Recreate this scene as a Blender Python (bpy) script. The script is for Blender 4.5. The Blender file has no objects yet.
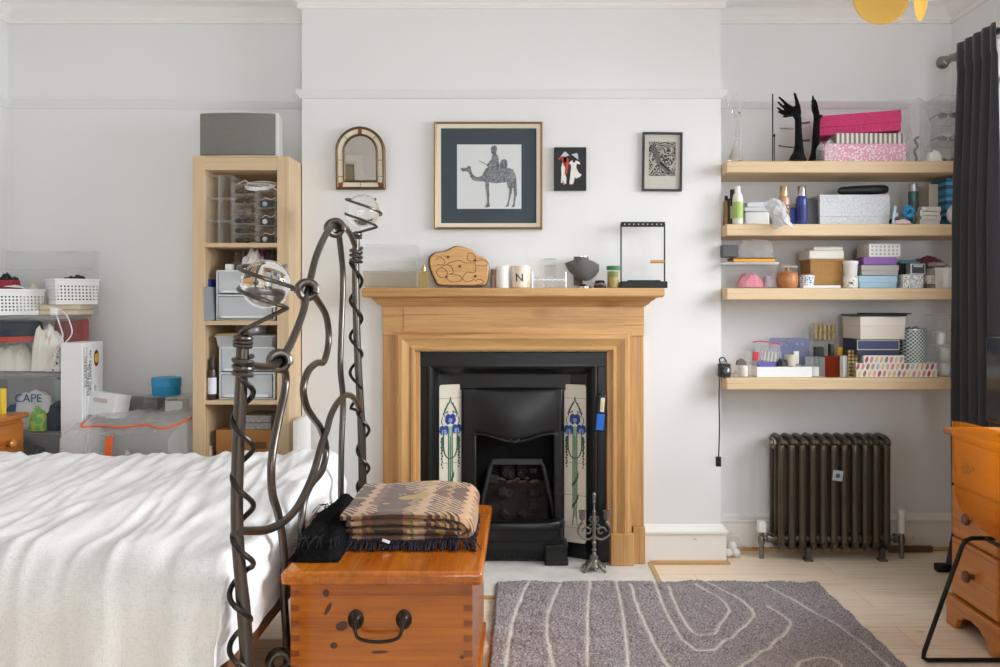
import bpy, math, random
from mathutils import Vector, Matrix, noise as mnoise
PI = math.pi
random.seed(7)
SC = bpy.context.scene
COL = SC.collection
F, VX, HY, H = 800.0, 521.0, 300.0, 1.22      # focal length in px, vanishing point, eye height

def wx(px, Y): return (px - VX) * Y / F
def wz(py, Y): return H - (py - HY) * Y / F
def at(px, py, Y): return (wx(px, Y), Y, wz(py, Y))

# ------------------------------------------------------------------ colours and materials
def lin(c):
    if isinstance(c, str):
        c = tuple(int(c[i:i+2], 16) for i in (0, 2, 4))
    r = []
    for v in c[:3]:
        v = v / 255.0
        r.append(v / 12.92 if v <= 0.04045 else ((v + 0.055) / 1.055) ** 2.4)
    return (r[0], r[1], r[2], 1.0)

class NT:
    def __init__(s, name):
        s.m = bpy.data.materials.new(name); s.m.use_nodes = True
        s.t = s.m.node_tree; s.t.nodes.clear()
        s.out = s.n('ShaderNodeOutputMaterial')
    def n(s, typ, **kw):
        nd = s.t.nodes.new(typ)
        for k, v in kw.items():
            if k in nd.inputs: nd.inputs[k].default_value = v
            else: setattr(nd, k, v)
        return nd
    def l(s, a, b): s.t.links.new(a, b)
    def coord(s, scale=(1, 1, 1), rot=(0, 0, 0), loc=(0, 0, 0), src='Object'):
        tc = s.n('ShaderNodeTexCoord'); mp = s.n('ShaderNodeMapping')
        mp.inputs['Scale'].default_value = scale; mp.inputs['Rotation'].default_value = rot
        mp.inputs['Location'].default_value = loc
        s.l(tc.outputs[src], mp.inputs['Vector']); return mp.outputs['Vector']
    def ramp(s, fac, stops, interp='LINEAR'):
        r = s.n('ShaderNodeValToRGB'); cr = r.color_ramp; cr.interpolation = interp
        while len(cr.elements) > 1: cr.elements.remove(cr.elements[-1])
        cr.elements[0].position = stops[0][0]; cr.elements[0].color = lin(stops[0][1])
        for p, c in stops[1:]:
            e = cr.elements.new(p); e.color = lin(c)
        s.l(fac, r.inputs['Fac']); return r.outputs['Color']
    def mix(s, fac, a, b, mode='MIX'):
        m = s.n('ShaderNodeMix', data_type='RGBA', blend_type=mode)
        for i, v in ((0, fac), (6, a), (7, b)):
            if hasattr(v, 'is_linked') or hasattr(v, 'links'): s.l(v, m.inputs[i])
            else: m.inputs[i].default_value = v
        return m.outputs[2]
    def noise(s, vec, scale, detail=3, rough=0.55, dist=0.0):
        nd = s.n('ShaderNodeTexNoise'); nd.inputs['Scale'].default_value = scale
        nd.inputs['Detail'].default_value = detail; nd.inputs['Roughness'].default_value = rough
        nd.inputs['Distortion'].default_value = dist
        s.l(vec, nd.inputs['Vector']); return nd.outputs['Fac']
    def math(s, op, a, b=0.0):
        m = s.n('ShaderNodeMath', operation=op)
        for i, v in ((0, a), (1, b)):
            if hasattr(v, 'links'): s.l(v, m.inputs[i])
            else: m.inputs[i].default_value = v
        return m.outputs[0]
    def bump(s, h, strength=0.2, dist=0.01):
        b = s.n('ShaderNodeBump'); b.inputs['Strength'].default_value = strength
        b.inputs['Distance'].default_value = dist; s.l(h, b.inputs['Height']); return b.outputs['Normal']
    def bsdf(s, color, rough=0.5, metal=0.0, normal=None, coat=0.0, sheen=0.0, spec=0.5, rough_in=None):
        b = s.n('ShaderNodeBsdfPrincipled')
        if hasattr(color, 'links'): s.l(color, b.inputs['Base Color'])
        else: b.inputs['Base Color'].default_value = color
        b.inputs['Roughness'].default_value = rough; b.inputs['Metallic'].default_value = metal
        b.inputs['Coat Weight'].default_value = coat; b.inputs['Coat Roughness'].default_value = 0.12
        b.inputs['Sheen Weight'].default_value = sheen
        b.inputs['Specular IOR Level'].default_value = spec
        if normal is not None: s.l(normal, b.inputs['Normal'])
        s.l(b.outputs[0], s.out.inputs['Surface']); return b

_mc = {}
def plain(c, rough=0.5, metal=0.0, coat=0.0, spec=0.5, var=0.0, bump=0.0, bscale=200, sheen=0.0):
    key = (str(c), rough, metal, coat, spec, var, bump, bscale, sheen)
    if key in _mc: return _mc[key]
    t = NT('plain_%d' % len(_mc)); col = lin(c); nrm = None
    v = t.coord()
    if var:
        f = t.noise(v, 9, 4)
        a = tuple(x * (1 - var) for x in col[:3]) + (1,); b = tuple(min(1, x * (1 + var)) for x in col[:3]) + (1,)
        col = t.mix(f, a, b)
    if bump: nrm = t.bump(t.noise(v, bscale, 2), bump, 0.004)
    t.bsdf(col, rough, metal, nrm, coat, sheen, spec)
    _mc[key] = t.m; return t.m

def wood(name, dark, light, axis='x', scale=1.0, rough=0.45, coat=0.0, knots=None, contrast=1.0, planks=None):
    """grain runs along the given local axis"""
    t = NT(name)
    st = {'x': (0.6, 9, 9), 'y': (9, 0.6, 9), 'z': (9, 9, 0.6)}[axis]
    v = t.coord(scale=tuple(a * scale for a in st))
    n1 = t.noise(v, 2.2, 5, 0.6, 0.6)
    v2 = t.coord(scale=tuple(a * scale * 4 for a in st))
    n2 = t.noise(v2, 3.0, 3, 0.6, 0.2)
    f = t.math('ADD', t.math('MULTIPLY', n1, 0.7), t.math('MULTIPLY', n2, 0.3))
    lo, hi = 0.5 - 0.22 / contrast, 0.5 + 0.22 / contrast
    col = t.ramp(f, [(lo, dark), (hi, light)])
    if knots:
        kv = t.coord(scale=tuple((2.2 if a < 1 else 5.0) * scale for a in st), loc=(3.1, 1.7, 4.2))
        vo = t.n('ShaderNodeTexVoronoi'); vo.inputs['Scale'].default_value = 1.0; t.l(kv, vo.inputs['Vector'])
        k = t.ramp(vo.outputs['Distance'], [(0.05, 'ffffff'), (0.16, '000000')])
        col = t.mix(k, col, lin(knots))
    st3 = t.coord(scale=tuple(a * scale * (0.5 if a < 1 else 7) for a in st), loc=(1.3, 4.1, 2.2))
    n3 = t.ramp(t.noise(st3, 2.0, 2, .5, .3), [(.30, 'bd8a5a'), (.40, 'ffffff')])
    col = t.mix(.5, col, n3, 'MULTIPLY')
    if planks:
        sx = t.n('ShaderNodeSeparateXYZ'); t.l(t.coord(loc=(9, 9, 9)), sx.inputs[0])
        q = t.math('DIVIDE', sx.outputs['xyz'.index(planks[0])], planks[1])
        wn = t.n('ShaderNodeTexWhiteNoise', noise_dimensions='1D'); t.l(t.math('FLOOR', q), wn.inputs['W'])
        col = t.mix(0.55, col, t.ramp(wn.outputs['Value'], [(0, 'd09a5c'), (1, 'ffffff')]), 'MULTIPLY')
        seam = t.math('LESS_THAN', t.math('FRACT', q), .012)
        col = t.mix(t.math('MULTIPLY', seam, .5), col, lin('5a2a0a'))
    nrm = t.bump(f, 0.06, 0.003)
    t.bsdf(col, rough, 0, nrm, coat)
    return t.m

def clear(name, tint='f4f6f6', alpha=0.10, rough=0.08, milk='f2f4f4'):
    """clear thin plastic or glass: mostly see-through, glossy at grazing angles, with a little body colour"""
    if ('c', name) in _mc: return _mc[('c', name)]
    t = NT(name)
    tr = t.n('ShaderNodeBsdfTransparent'); tr.inputs['Color'].default_value = lin(tint)
    b = t.n('ShaderNodeBsdfPrincipled'); b.inputs['Base Color'].default_value = lin(milk)
    b.inputs['Roughness'].default_value = rough
    lw = t.n('ShaderNodeLayerWeight'); lw.inputs['Blend'].default_value = 0.5
    fac = t.math('ADD', t.math('MULTIPLY', t.math('POWER', lw.outputs['Facing'], 4.0), 0.5), alpha)
    fac = t.math('MINIMUM', fac, 0.95)
    mx = t.n('ShaderNodeMixShader'); t.l(fac, mx.inputs[0]); t.l(tr.outputs[0], mx.inputs[1]); t.l(b.outputs[0], mx.inputs[2])
    t.l(mx.outputs[0], t.out.inputs['Surface'])
    tl = t.n('ShaderNodeBsdfTranslucent'); tl.inputs['Color'].default_value = lin(milk)
    m2 = t.n('ShaderNodeMixShader'); m2.inputs[0].default_value = .4; t.l(b.outputs[0], m2.inputs[1]); t.l(tl.outputs[0], m2.inputs[2]); t.l(m2.outputs[0], mx.inputs[2])
    _mc[('c', name)] = t.m; return t.m

# ------------------------------------------------------------------ mesh builder
def catmull(pts, n=8, closed=False):
    P = [Vector(p) for p in pts]; out = []; N = len(P)
    for i in range(N if closed else N - 1):
        if closed: a, b, c, d = P[(i-1) % N], P[i], P[(i+1) % N], P[(i+2) % N]
        else: a, b, c, d = P[max(i-1, 0)], P[i], P[i+1], P[min(i+2, N-1)]
        for k in range(n):
            t = k / n
            out.append(0.5 * ((2*b) + (c-a)*t + (2*a-5*b+4*c-d)*t*t + (3*b-a-3*c+d)*t**3))
    if not closed: out.append(P[-1])
    return out

class MB:
    def __init__(s): s.v = []; s.f = []; s.mi = []; s.cur = 0; s.attr = None
    def add(s, vs, fs, M=None):
        o = len(s.v)
        s.v += [tuple(M @ Vector(p)) if M else tuple(p) for p in vs]
        s.f += [tuple(i + o for i in f) for f in fs]; s.mi += [s.cur] * len(fs); return s
    def use(s, i): s.cur = i; return s
    def bx(s, x0, x1, y0, y1, z0, z1, M=None):
        vs = [(x, y, z) for x in (x0, x1) for y in (y0, y1) for z in (z0, z1)]
        fs = [(0, 1, 3, 2), (4, 6, 7, 5), (0, 4, 5, 1), (2, 3, 7, 6), (0, 2, 6, 4), (1, 5, 7, 3)]
        return s.add(vs, fs, M)
    def box(s, c, d, M=None):
        return s.bx(c[0]-d[0]/2, c[0]+d[0]/2, c[1]-d[1]/2, c[1]+d[1]/2, c[2]-d[2]/2, c[2]+d[2]/2, M)
    def lathe(s, prof, n=24, c=(0, 0, 0), M=None, a0=0.0, a1=2*PI):
        full = abs(a1 - a0 - 2*PI) < 1e-6; k = n if full else n + 1
        vs = []; fs = []
        for r, z in prof:
            for j in range(k):
                a = a0 + (a1 - a0) * j / n
                vs.append((c[0] + r*math.cos(a), c[1] + r*math.sin(a), c[2] + z))
        for i in range(len(prof) - 1):
            for j in range(n):
                j2 = (j + 1) % k
                fs.append((i*k+j, i*k+j2, (i+1)*k+j2, (i+1)*k+j))
        if full:
            if prof[0][0] > 1e-6: fs.append(tuple(range(k-1, -1, -1)))
            if prof[-1][0] > 1e-6: fs.append(tuple((len(prof)-1)*k + j for j in range(k)))
        return s.add(vs, fs, M)
    def cyl(s, c, r, z0, z1, n=20, r2=None, M=None):
        return s.lathe([(r, z0), (r2 if r2 is not None else r, z1)], n, c, M)
    def rod(s, a, b, r, n=10, r2=None): return s.tube([a, b], [r, r if r2 is None else r2], n)
    def tube(s, pts, r, n=10, closed=False, flat=None):
        P = [Vector(p) for p in pts]; N = len(P); vs = []; fs = []; up = None
        R = r if isinstance(r, (list, tuple)) else [r] * N
        for i in range(N):
            if closed: t = P[(i+1) % N] - P[(i-1) % N]
            else: t = P[min(i+1, N-1)] - P[max(i-1, 0)]
            if t.length < 1e-9: t = Vector((0, 0, 1))
            t.normalize()
            if up is None:
                up = Vector((0, 0, 1)) if abs(t.z) < 0.9 else Vector((0, 1, 0))
            e1 = up - t * up.dot(t)
            if e1.length < 1e-6: e1 = t.orthogonal()
            e1.normalize(); e2 = t.cross(e1); up = e1
            for j in range(n):
                a = 2*PI*j/n
                k1, k2 = (1, 1) if flat is None else flat
                vs.append(P[i] + (e1*math.cos(a)*k1 + e2*math.sin(a)*k2) * R[i])
        for i in range(N if closed else N - 1):
            i2 = (i + 1) % N
            for j in range(n):
                j2 = (j + 1) % n
                fs.append((i*n+j, i*n+j2, i2*n+j2, i2*n+j))
        if not closed:
            fs.append(tuple(range(n-1, -1, -1))); fs.append(tuple((N-1)*n + j for j in range(n)))
        return s.add(vs, fs)
    def prism(s, poly, d0, d1, plane='xz', M=None):
        def mp(a, b, d): return {'xz': (a, d, b), 'xy': (a, b, d), 'yz': (d, a, b)}[plane]
        n = len(poly); vs = [mp(a, b, d0) for a, b in poly] + [mp(a, b, d1) for a, b in poly]
        fs = [tuple(range(n)), tuple(range(2*n-1, n-1, -1))]
        fs += [(i, i+n, (i+1) % n + n, (i+1) % n) for i in range(n)]
        return s.add(vs, fs, M)
    def ball(s, c, r, n=16, m=10, sc=(1, 1, 1), M=None):
        vs = [(c[0], c[1], c[2] - r*sc[2])]; fs = []
        for i in range(1, m):
            p = -PI/2 + PI*i/m
            for j in range(n):
                a = 2*PI*j/n
                vs.append((c[0]+r*sc[0]*math.cos(p)*math.cos(a), c[1]+r*sc[1]*math.cos(p)*math.sin(a), c[2]+r*sc[2]*math.sin(p)))
        vs.append((c[0], c[1], c[2] + r*sc[2]))
        for j in range(n): fs.append((0, 1+(j+1) % n, 1+j))
        for i in range(m-2):
            for j in range(n):
                a = 1+i*n; j2 = (j+1) % n
                fs.append((a+j, a+j2, a+n+j2, a+n+j))
        t = len(vs)-1; a = 1+(m-2)*n
        for j in range(n): fs.append((a+j, a+(j+1) % n, t))
        return s.add(vs, fs, M)
    def sweep(s, path, prof, closed, mp, cap=True):
        """profile of (offset to the side of the path, height out of its plane) along a flat path with mitred corners"""
        n = len(path); k = len(prof); vs = []; fs = []
        def nrm(a, b):
            d = Vector((b[0]-a[0], b[1]-a[1])); d.normalize(); return Vector((-d.y, d.x))
        for i in range(n):
            p = Vector(path[i][:2])
            if closed: n1, n2 = nrm(path[i-1], path[i]), nrm(path[i], path[(i+1) % n])
            else:
                n1 = nrm(path[max(i-1, 0)], path[max(i-1, 0)+1]); n2 = nrm(path[min(i, n-2)], path[min(i, n-2)+1])
            m = (n1 + n2); m = m / max(0.2, (1 + n1.dot(n2)))
            for u, w in prof:
                q = p + m * u; vs.append(mp(q.x, q.y, w))
        for i in range(n if closed else n-1):
            i2 = (i+1) % n
            for j in range(k):
                j2 = (j+1) % k
                fs.append((i*k+j, i*k+j2, i2*k+j2, i2*k+j))
        if not closed and cap:
            fs.append(tuple(range(k))); fs.append(tuple((n-1)*k+j for j in range(k-1, -1, -1)))
        return s.add(vs, fs)
    def grid(s, fn, nu, nv):
        vs = [fn(i/nu, j/nv) for i in range(nu+1) for j in range(nv+1)]
        fs = [(i*(nv+1)+j, (i+1)*(nv+1)+j, (i+1)*(nv+1)+j+1, i*(nv+1)+j+1) for i in range(nu) for j in range(nv)]
        return s.add(vs, fs)
    def mesh(s, name, mats, smooth=True, angle=35):
        me = bpy.data.meshes.new(name); me.from_pydata(s.v, [], s.f); me.update()
        ms = mats if isinstance(mats, (list, tuple)) else [mats]
        for m in ms: me.materials.append(m)
        if len(ms) > 1: me.polygons.foreach_set('material_index', [min(i, len(ms)-1) for i in s.mi])
        import bmesh
        b = bmesh.new(); b.from_mesh(me); bmesh.ops.recalc_face_normals(b, faces=b.faces); b.to_mesh(me); b.free()
        if smooth:
            me.shade_smooth(); me.set_sharp_from_angle(angle=math.radians(angle))
        return me

def obj(name, mb, mats, parent=None, loc=(0, 0, 0), rot=(0, 0, 0), bevel=0.0, seg=2, smooth=True, label=None, kind=None, angle=35, solid=0, sub=0):
    o = bpy.data.objects.new(name, mb.mesh(name, mats, smooth, angle)); COL.objects.link(o)
    o.location = loc; o.rotation_euler = rot
    if parent: o.parent = parent
    if solid:
        m = o.modifiers.new('solid', 'SOLIDIFY'); m.thickness = solid; m.offset = 0
    if bevel:
        m = o.modifiers.new('bevel', 'BEVEL'); m.width = bevel; m.segments = seg; m.limit_method = 'ANGLE'; m.angle_limit = math.radians(40)
    if sub:
        m = o.modifiers.new('sub', 'SUBSURF'); m.levels = sub; m.render_levels = sub
    if label: o['label'] = label
    if kind: o['kind'] = kind
    return o

def thing(name, label, cat, loc=(0, 0, 0), rz=0.0, group=None, rot=None):
    o = bpy.data.objects.new(name, None); COL.objects.link(o); o.empty_display_size = 0.05
    o.location = loc; o.rotation_euler = rot if rot else (0, 0, rz)
    o['label'] = label; o['category'] = cat
    if group: o['group'] = group
    return o

def solo(name, mb, mats, label, cat, loc=(0, 0, 0), rot=(0, 0, 0), group=None, **kw):
    o = obj(name, mb, mats, None, loc, rot, **kw); o['label'] = label; o['category'] = cat
    if group: o['group'] = group
    return o

def copy_tree(o, loc=None, rz=None, label=None, parent=None):
    c = o.copy(); COL.objects.link(c)
    if parent: c.parent = parent
    if loc is not None: c.location = loc
    if rz is not None: c.rotation_euler = (0, 0, rz)
    if label: c['label'] = label
    for ch in list(o.children): copy_tree(ch, parent=c)
    return c

def struct(name, mb, mats, **kw):
    o = obj(name, mb, mats, **kw); o['kind'] = 'structure'; return o

def lettering(name, body, size, mat, parent, loc, rot, depth=0.0006, align='CENTER', sx=1.0):
    cu = bpy.data.curves.new(name, 'FONT'); cu.body = body; cu.size = size; cu.extrude = depth
    cu.align_x = align; cu.align_y = 'CENTER'
    tmp = bpy.data.objects.new('tmp_text', cu); COL.objects.link(tmp)
    bpy.context.view_layer.update()
    me = bpy.data.meshes.new_from_object(tmp.evaluated_get(bpy.context.evaluated_depsgraph_get()))
    bpy.data.objects.remove(tmp); bpy.data.curves.remove(cu)
    me.materials.clear(); me.materials.append(mat)
    o = bpy.data.objects.new(name, me); COL.objects.link(o); o.parent = parent
    o.location = loc; o.rotation_euler = rot; o.scale = (sx, 1, 1)
    return o

# ------------------------------------------------------------------ shared materials
def wall_paint(name, c, bump=0.05):
    t = NT(name); v = t.coord()
    f = t.noise(v, 1.3, 5, 0.6)
    base = lin(c); col = t.mix(f, tuple(x*0.965 for x in base[:3])+(1,), tuple(min(1, x*1.02) for x in base[:3])+(1,))
    t.bsdf(col, 0.75, 0, t.bump(t.noise(v, 90, 3), bump, 0.004), spec=0.25); return t.m
WALL = wall_paint('wall_paint', 'ecedee')
CEIL = wall_paint('ceiling_paint', 'f5f5f3')
GLOSSW = plain('f3f3f1', 0.35, var=0.03)
def skirting_mat():
    t = NT('skirting_paint'); v = t.coord()
    f = t.noise(v, 14, 6, 0.7)
    col = t.ramp(f, [(0.28, 'b9ad9c'), (0.36, 'efeeeb'), (1.0, 'f3f2f0')])
    t.bsdf(col, 0.4, 0, t.bump(f, 0.15, 0.004)); return t.m
SKIRT = skirting_mat()
OAK = wood('shelf_oak', 'd0b48c', 'dfc8a4', 'x', 1.0, 0.5)
UNIT = wood('unit_veneer', 'cbb08d', 'd9c19f', 'z', 1.0, 0.5)
UNITX = wood('unit_veneer_across', 'cbb08d', 'd9c19f', 'x', 1.0, 0.5)
PINE_X = wood('stripped_pine_across', 'a5743e', 'e2b67c', 'x', 0.8, 0.42, knots='8a5226')
PINE_Z = wood('stripped_pine_upright', 'a5743e', 'e2b67c', 'z', 0.8, 0.42)
IRON = plain('0d0e11', 0.36, 0.0, spec=0.5, bump=0.10, bscale=160)
BLACK = plain('0c0c0d', 0.5)
BLACKMETAL = plain('141414', 0.4, 0.3)
WHITEP = plain('eceef0', 0.4)
CLEAR = clear('clear_plastic', 'fefefe', 0.05)
CLEARM = clear('clear_plastic_hazy', 'fdfdfd', 0.09, 0.2, 'f6f7f7')
FROST = clear('frosted_plastic', 'fafbfc', 0.70, 0.4, 'eef2f5')
BAG = clear('bag_film', 'fdfdfd', 0.26, 0.22, 'f4f5f6')
GLASS = clear('thin_glass', 'fefefe', 0.03, 0.03)
SILVER = plain('c9c9c9', 0.22, 1.0)
STEEL = plain('8a8781', 0.3, 1.0)
GOLD = plain('dcc497', 0.28, 0.9)
LIGHT1, LIGHT2, EXPO, SPREAD = 100, 80, -0.16, 100
# ================================================================== room shell
XL, XR, YW, YB, YF, ZC = -2.515, 2.11, 3.92, 3.72, -2.2, 2.78
BX0, BX1 = -1.0186, 0.930                       # chimney breast
def floor_mat():
    t = NT('pale_oak_boards'); v = t.coord(loc=(0.3, 0.05, 0))
    b = t.n('ShaderNodeTexBrick'); b.inputs['Scale'].default_value = 1.0
    b.inputs['Brick Width'].default_value = 1.7; b.inputs['Row Height'].default_value = 0.19
    b.inputs['Mortar Size'].default_value = 0.0012; b.inputs['Mortar Smooth'].default_value = 0.3
    b.inputs['Color1'].default_value = lin('f0dfc8'); b.inputs['Color2'].default_value = lin('f4e7d4')
    b.inputs['Mortar'].default_value = lin('c9b190'); b.offset = 0.37
    t.l(v, b.inputs['Vector'])
    g = t.noise(t.coord(scale=(0.9, 14, 1)), 3, 6, 0.65, 0.5)
    gr = t.ramp(g, [(0.3, 'd9c5a6'), (0.5, 'ffffff'), (1, 'ffffff')])
    col = t.mix(0.55, b.outputs['Color'], gr, 'MULTIPLY')
    k = t.noise(t.coord(scale=(1.2, 4, 1), loc=(5, 2, 0)), 2.6, 3, 0.7)
    kr = t.ramp(k, [(0.27, 'a98e68'), (0.34, 'ffffff')])
    col = t.mix(0.6, col, kr, 'MULTIPLY')
    t.bsdf(col, 0.38, 0, t.bump(g, 0.05, 0.002)); return t.m
struct('floor', MB().bx(XL-.1, XR+.3, YF-.1, YW+.1, -0.06, 0), floor_mat(), smooth=False)
struct('ceiling', MB().bx(XL-.1, XR+.3, YF-.1, YW+.1, ZC, ZC+.08), CEIL, smooth=False)
struct('wall_back', MB().bx(XL-.1, XR+.3, YW, YW+.1, 0, ZC), WALL, smooth=False)
struct('wall_left', MB().bx(XL-.1, XL, YF, YW, 0, ZC), WALL, smooth=False)
struct('wall_front', MB().bx(XL-.1, XR+.3, YF-.1, YF, 0, .8).bx(XL-.1, XR+.3, YF-.1, YF, 2.4, ZC).bx(XL-.1, .05, YF-.1, YF, .8, 2.4).bx(1.95, XR+.3, YF-.1, YF, .8, 2.4), WALL, smooth=False)
wr = MB()
wr.bx(XR, XR+.25, YF, YW, 0, .86).bx(XR, XR+.25, YF, YW, 2.36, ZC)
wr.bx(XR, XR+.25, YF, 1.45, .86, 2.36).bx(XR, XR+.25, 3.5, YW, .86, 2.36)
struct('wall_right', wr, WALL, smooth=False)
OX0, OX1, OZ = -0.465, 0.387, 0.93              # opening for the fire
br = MB().bx(BX0, OX0, YB, YW, 0, ZC).bx(OX1, BX1, YB, YW, 0, ZC).bx(OX0, OX1, YB, YW, OZ, ZC)
struct('wall_chimney_breast', br, WALL, smooth=False)
# windows
def window(n, y0, y1, z0, z1, bars, mp):
    """sash window; mp turns (along the wall, depth into it, height) into a point"""
    fr = MB(); t = .06
    def bx(a0, a1, d0, d1, c0, c1):
        p, q = mp(a0, d0, c0), mp(a1, d1, c1)
        fr.bx(min(p[0], q[0]), max(p[0], q[0]), min(p[1], q[1]), max(p[1], q[1]), c0, c1)
    bx(y0, y0+t, .03, .10, z0, z1); bx(y1-t, y1, .03, .10, z0, z1); bx(y0, y1, .03, .10, z0, z0+t); bx(y0, y1, .03, .10, z1-t, z1)
    for b in bars: bx(b-.025, b+.025, .035, .095, z0, z1)
    bx(y0, y1, .04, .09, (z0+z1)/2-.02, (z0+z1)/2+.02)
    bx(y0-.05, y1+.05, -.05, .03, z0-.035, z0)
    a = MB(); pr = [(0, 0), (.08, 0), (.08, .018), (0, .026)]
    a.sweep([(y0, z0-.03), (y0, z1), (y1, z1), (y1, z0-.03)], pr, False, lambda p, q, w: mp(p, -w, q))
    w = struct('window_%d' % n, fr, GLOSSW, bevel=.004)
    p, q = mp(y0+t, .06, 0), mp(y1-t, .064, 0)
    obj('glazing', MB().bx(min(p[0], q[0]), max(p[0], q[0]), min(p[1], q[1]), max(p[1], q[1]), z0+t, z1-t), GLASS, w, smooth=False)
    obj('architrave', a, GLOSSW, w)
window(1, 1.45, 3.50, .86, 2.36, [2.13, 2.82], lambda a, d, z: (XR+d, a, z))
window(2, .05, 1.95, .80, 2.40, [.68, 1.32], lambda a, d, z: (a, YF-d, z))  # made-up window behind the camera, there to let frontal fill light in
# door behind the camera, seen in the arched mirror
d = struct('door_1', MB().bx(-2.50, -1.99, YF, YF+.03, .01, 2.05), plain('a39a78', .5), bevel=.003)
pn = MB()
for x0, x1 in ((-2.44, -2.28), (-2.21, -2.05)):
    for z0, z1 in ((.2, .85), (1.0, 1.9)):
        pn.sweep([(x0, z0), (x1, z0), (x1, z1), (x0, z1)], [(0, .03), (.03, .03), (.015, .045)], True, lambda a, b, w: (a, YF+w, b))
obj('panel_moulding', pn, plain('a39a78', .5), d)
obj('door_handle', MB().lathe([(.01, 0), (.012, .03), (.028, .04), (.026, .06), (0, .065)], 16, M=Matrix.Translation((-2.03, YF+.03, 1.0)) @ Matrix.Rotation(-PI/2, 4, 'X')), GOLD, d)
struct('trim_1', MB().sweep([(-1.98, 0), (-1.98, 2.06), (-2.51, 2.06)][::-1], [(0, 0), (0, .03), (.05, .045), (.11, .03), (.11, 0)], False, lambda a, b, w: (a, YF+w, b)), GLOSSW)
# mouldings follow the walls round the chimney breast
plan = [(XR, YF), (XR, YW), (BX1, YW), (BX1, YB), (BX0, YB), (BX0, YW), (XL, YW), (XL, YF)]
mp = lambda a, b, w: (a, b, w)
def molding(path, prof): return MB().sweep(path, prof, False, mp, cap=True)
struct('trim_2', molding(plan, [(0, 2.156), (.008, 2.156), (.011, 2.163), (.022, 2.178), (.026, 2.188), (.022, 2.194), (0, 2.194)]), WALL, angle=50)
struct('trim_3', molding(plan, [(0, 2.572), (.014, 2.572), (.022, 2.584), (.014, 2.594), (.022, 2.60), (.055, 2.625), (.062, 2.640), (.078, 2.645), (.09, 2.67), (.10, 2.72), (.15, 2.76), (.17, ZC), (0, ZC)]), CEIL, angle=50)
base = [(0, 0), (.020, 0), (.020, .135), (.028, .140), (.028, .150), (.018, .156), (.010, .172), (.004, .178), (0, .178)]
bead = [(.020, 0), (.034, 0), (.034, .010), (.030, .014), (.020, .016)]
struct('baseboard_right', molding([(XR, YF), (XR, YW), (BX1, YW), (BX1, YB), (.568, YB)], base), SKIRT, angle=50)
struct('baseboard_left', molding([(-.636, YB), (BX0, YB), (BX0, YW), (XL, YW), (XL, YF)], base), SKIRT, angle=50)
BEADW = plain('c19a68', .5, var=.1)
struct('trim_4', molding([(XR, YF), (XR, YW), (BX1, YW), (BX1, YB), (.60, YB)], bead), BEADW)
struct('trim_5', molding([(-.65, YB), (BX0, YB), (BX0, YW), (XL, YW), (XL, YF)], bead), BEADW)
# hearth slab, flush with the boards, with a strip of wood round it
def hearth_mat():
    t = NT('hearth_cement'); v = t.coord(); f = t.noise(v, 7, 6, 0.65)
    t.bsdf(t.ramp(f, [(0.3, 'd0cfcb'), (0.6, 'e6e5e2')]), .6, 0, t.bump(f, .1, .004)); return t.m
struct('trim_6', MB().bx(-.66, .585, 3.28, 3.72, -.02, .006).bx(-.465, .387, 3.72, 3.90, -.02, .006), hearth_mat(), smooth=False)
struct('trim_7', MB().bx(.585, .606, 3.24, 3.72, -.02, .009).bx(-.68, -.66, 3.24, 3.72, -.02, .009).bx(-.66, .585, 3.26, 3.28, -.02, .009), BEADW, smooth=False)

# ================================================================== light
w = bpy.data.worlds.new('world'); SC.world = w; w.use_nodes = True
bgn = w.node_tree.nodes['Background']; bgn.inputs[0].default_value = (0.80, 0.90, 1.0, 1); bgn.inputs[1].default_value = 1.6
def area(name, loc, sy, sz, e, col, rot, spread=180):
    l = bpy.data.lights.new(name, 'AREA'); l.shape = 'RECTANGLE'; l.size = sy; l.size_y = sz; l.energy = e; l.color = col
    o = bpy.data.objects.new(name, l); COL.objects.link(o); o.location = loc
    o.rotation_euler = rot; l.spread = math.radians(spread)
    return o
# daylight outside the right window, then fill light outside the added rear window
area('daylight_one', (XR+.75, 2.35, 2.05), 1.5, 2.3, LIGHT1, (.955, .982, 1), (0, math.radians(68), math.radians(-6)), SPREAD)
area('fill_behind_camera', (1.0, YF-.45, 1.35), 2.1, 1.8, LIGHT2, (.955, .982, 1), (PI/2, 0, 0))
cam = bpy.data.cameras.new('camera'); co = bpy.data.objects.new('camera', cam); COL.objects.link(co)
co.location = (0, 0, H); co.rotation_euler = (PI/2, 0, 0)
cam.sensor_width = 36; cam.lens = 36*F/1000; cam.shift_x = -(VX-500)/1000; cam.shift_y = -(333.5-HY)/1000
cam.clip_start = .05; SC.camera = co
vs = SC.view_settings; vs.view_transform = 'Standard'; vs.look = 'None'; vs.gamma = 1; vs.use_curve_mapping = False
vs.exposure = EXPO
SC.cycles.max_bounces = 14; SC.cycles.transparent_max_bounces = 24; SC.cycles.diffuse_bounces = 8
SC.cycles.transmission_bounces = 10; SC.cycles.caustics_reflective = False; SC.cycles.caustics_refractive = False
SC.cycles.use_denoising = True; SC.cycles.sample_clamp_indirect = 6
try: SC.cycles.denoiser = 'OPENIMAGEDENOISE'
except Exception: pass

# ================================================================== fireplace surround
fs = thing('fireplace_surround', 'stripped pine fireplace surround with mantelshelf on the chimney breast', 'fireplace surround', (-.035, YB, 0))
ox = -.035
xz = lambda a, b, w: (a, -w, b)
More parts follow.
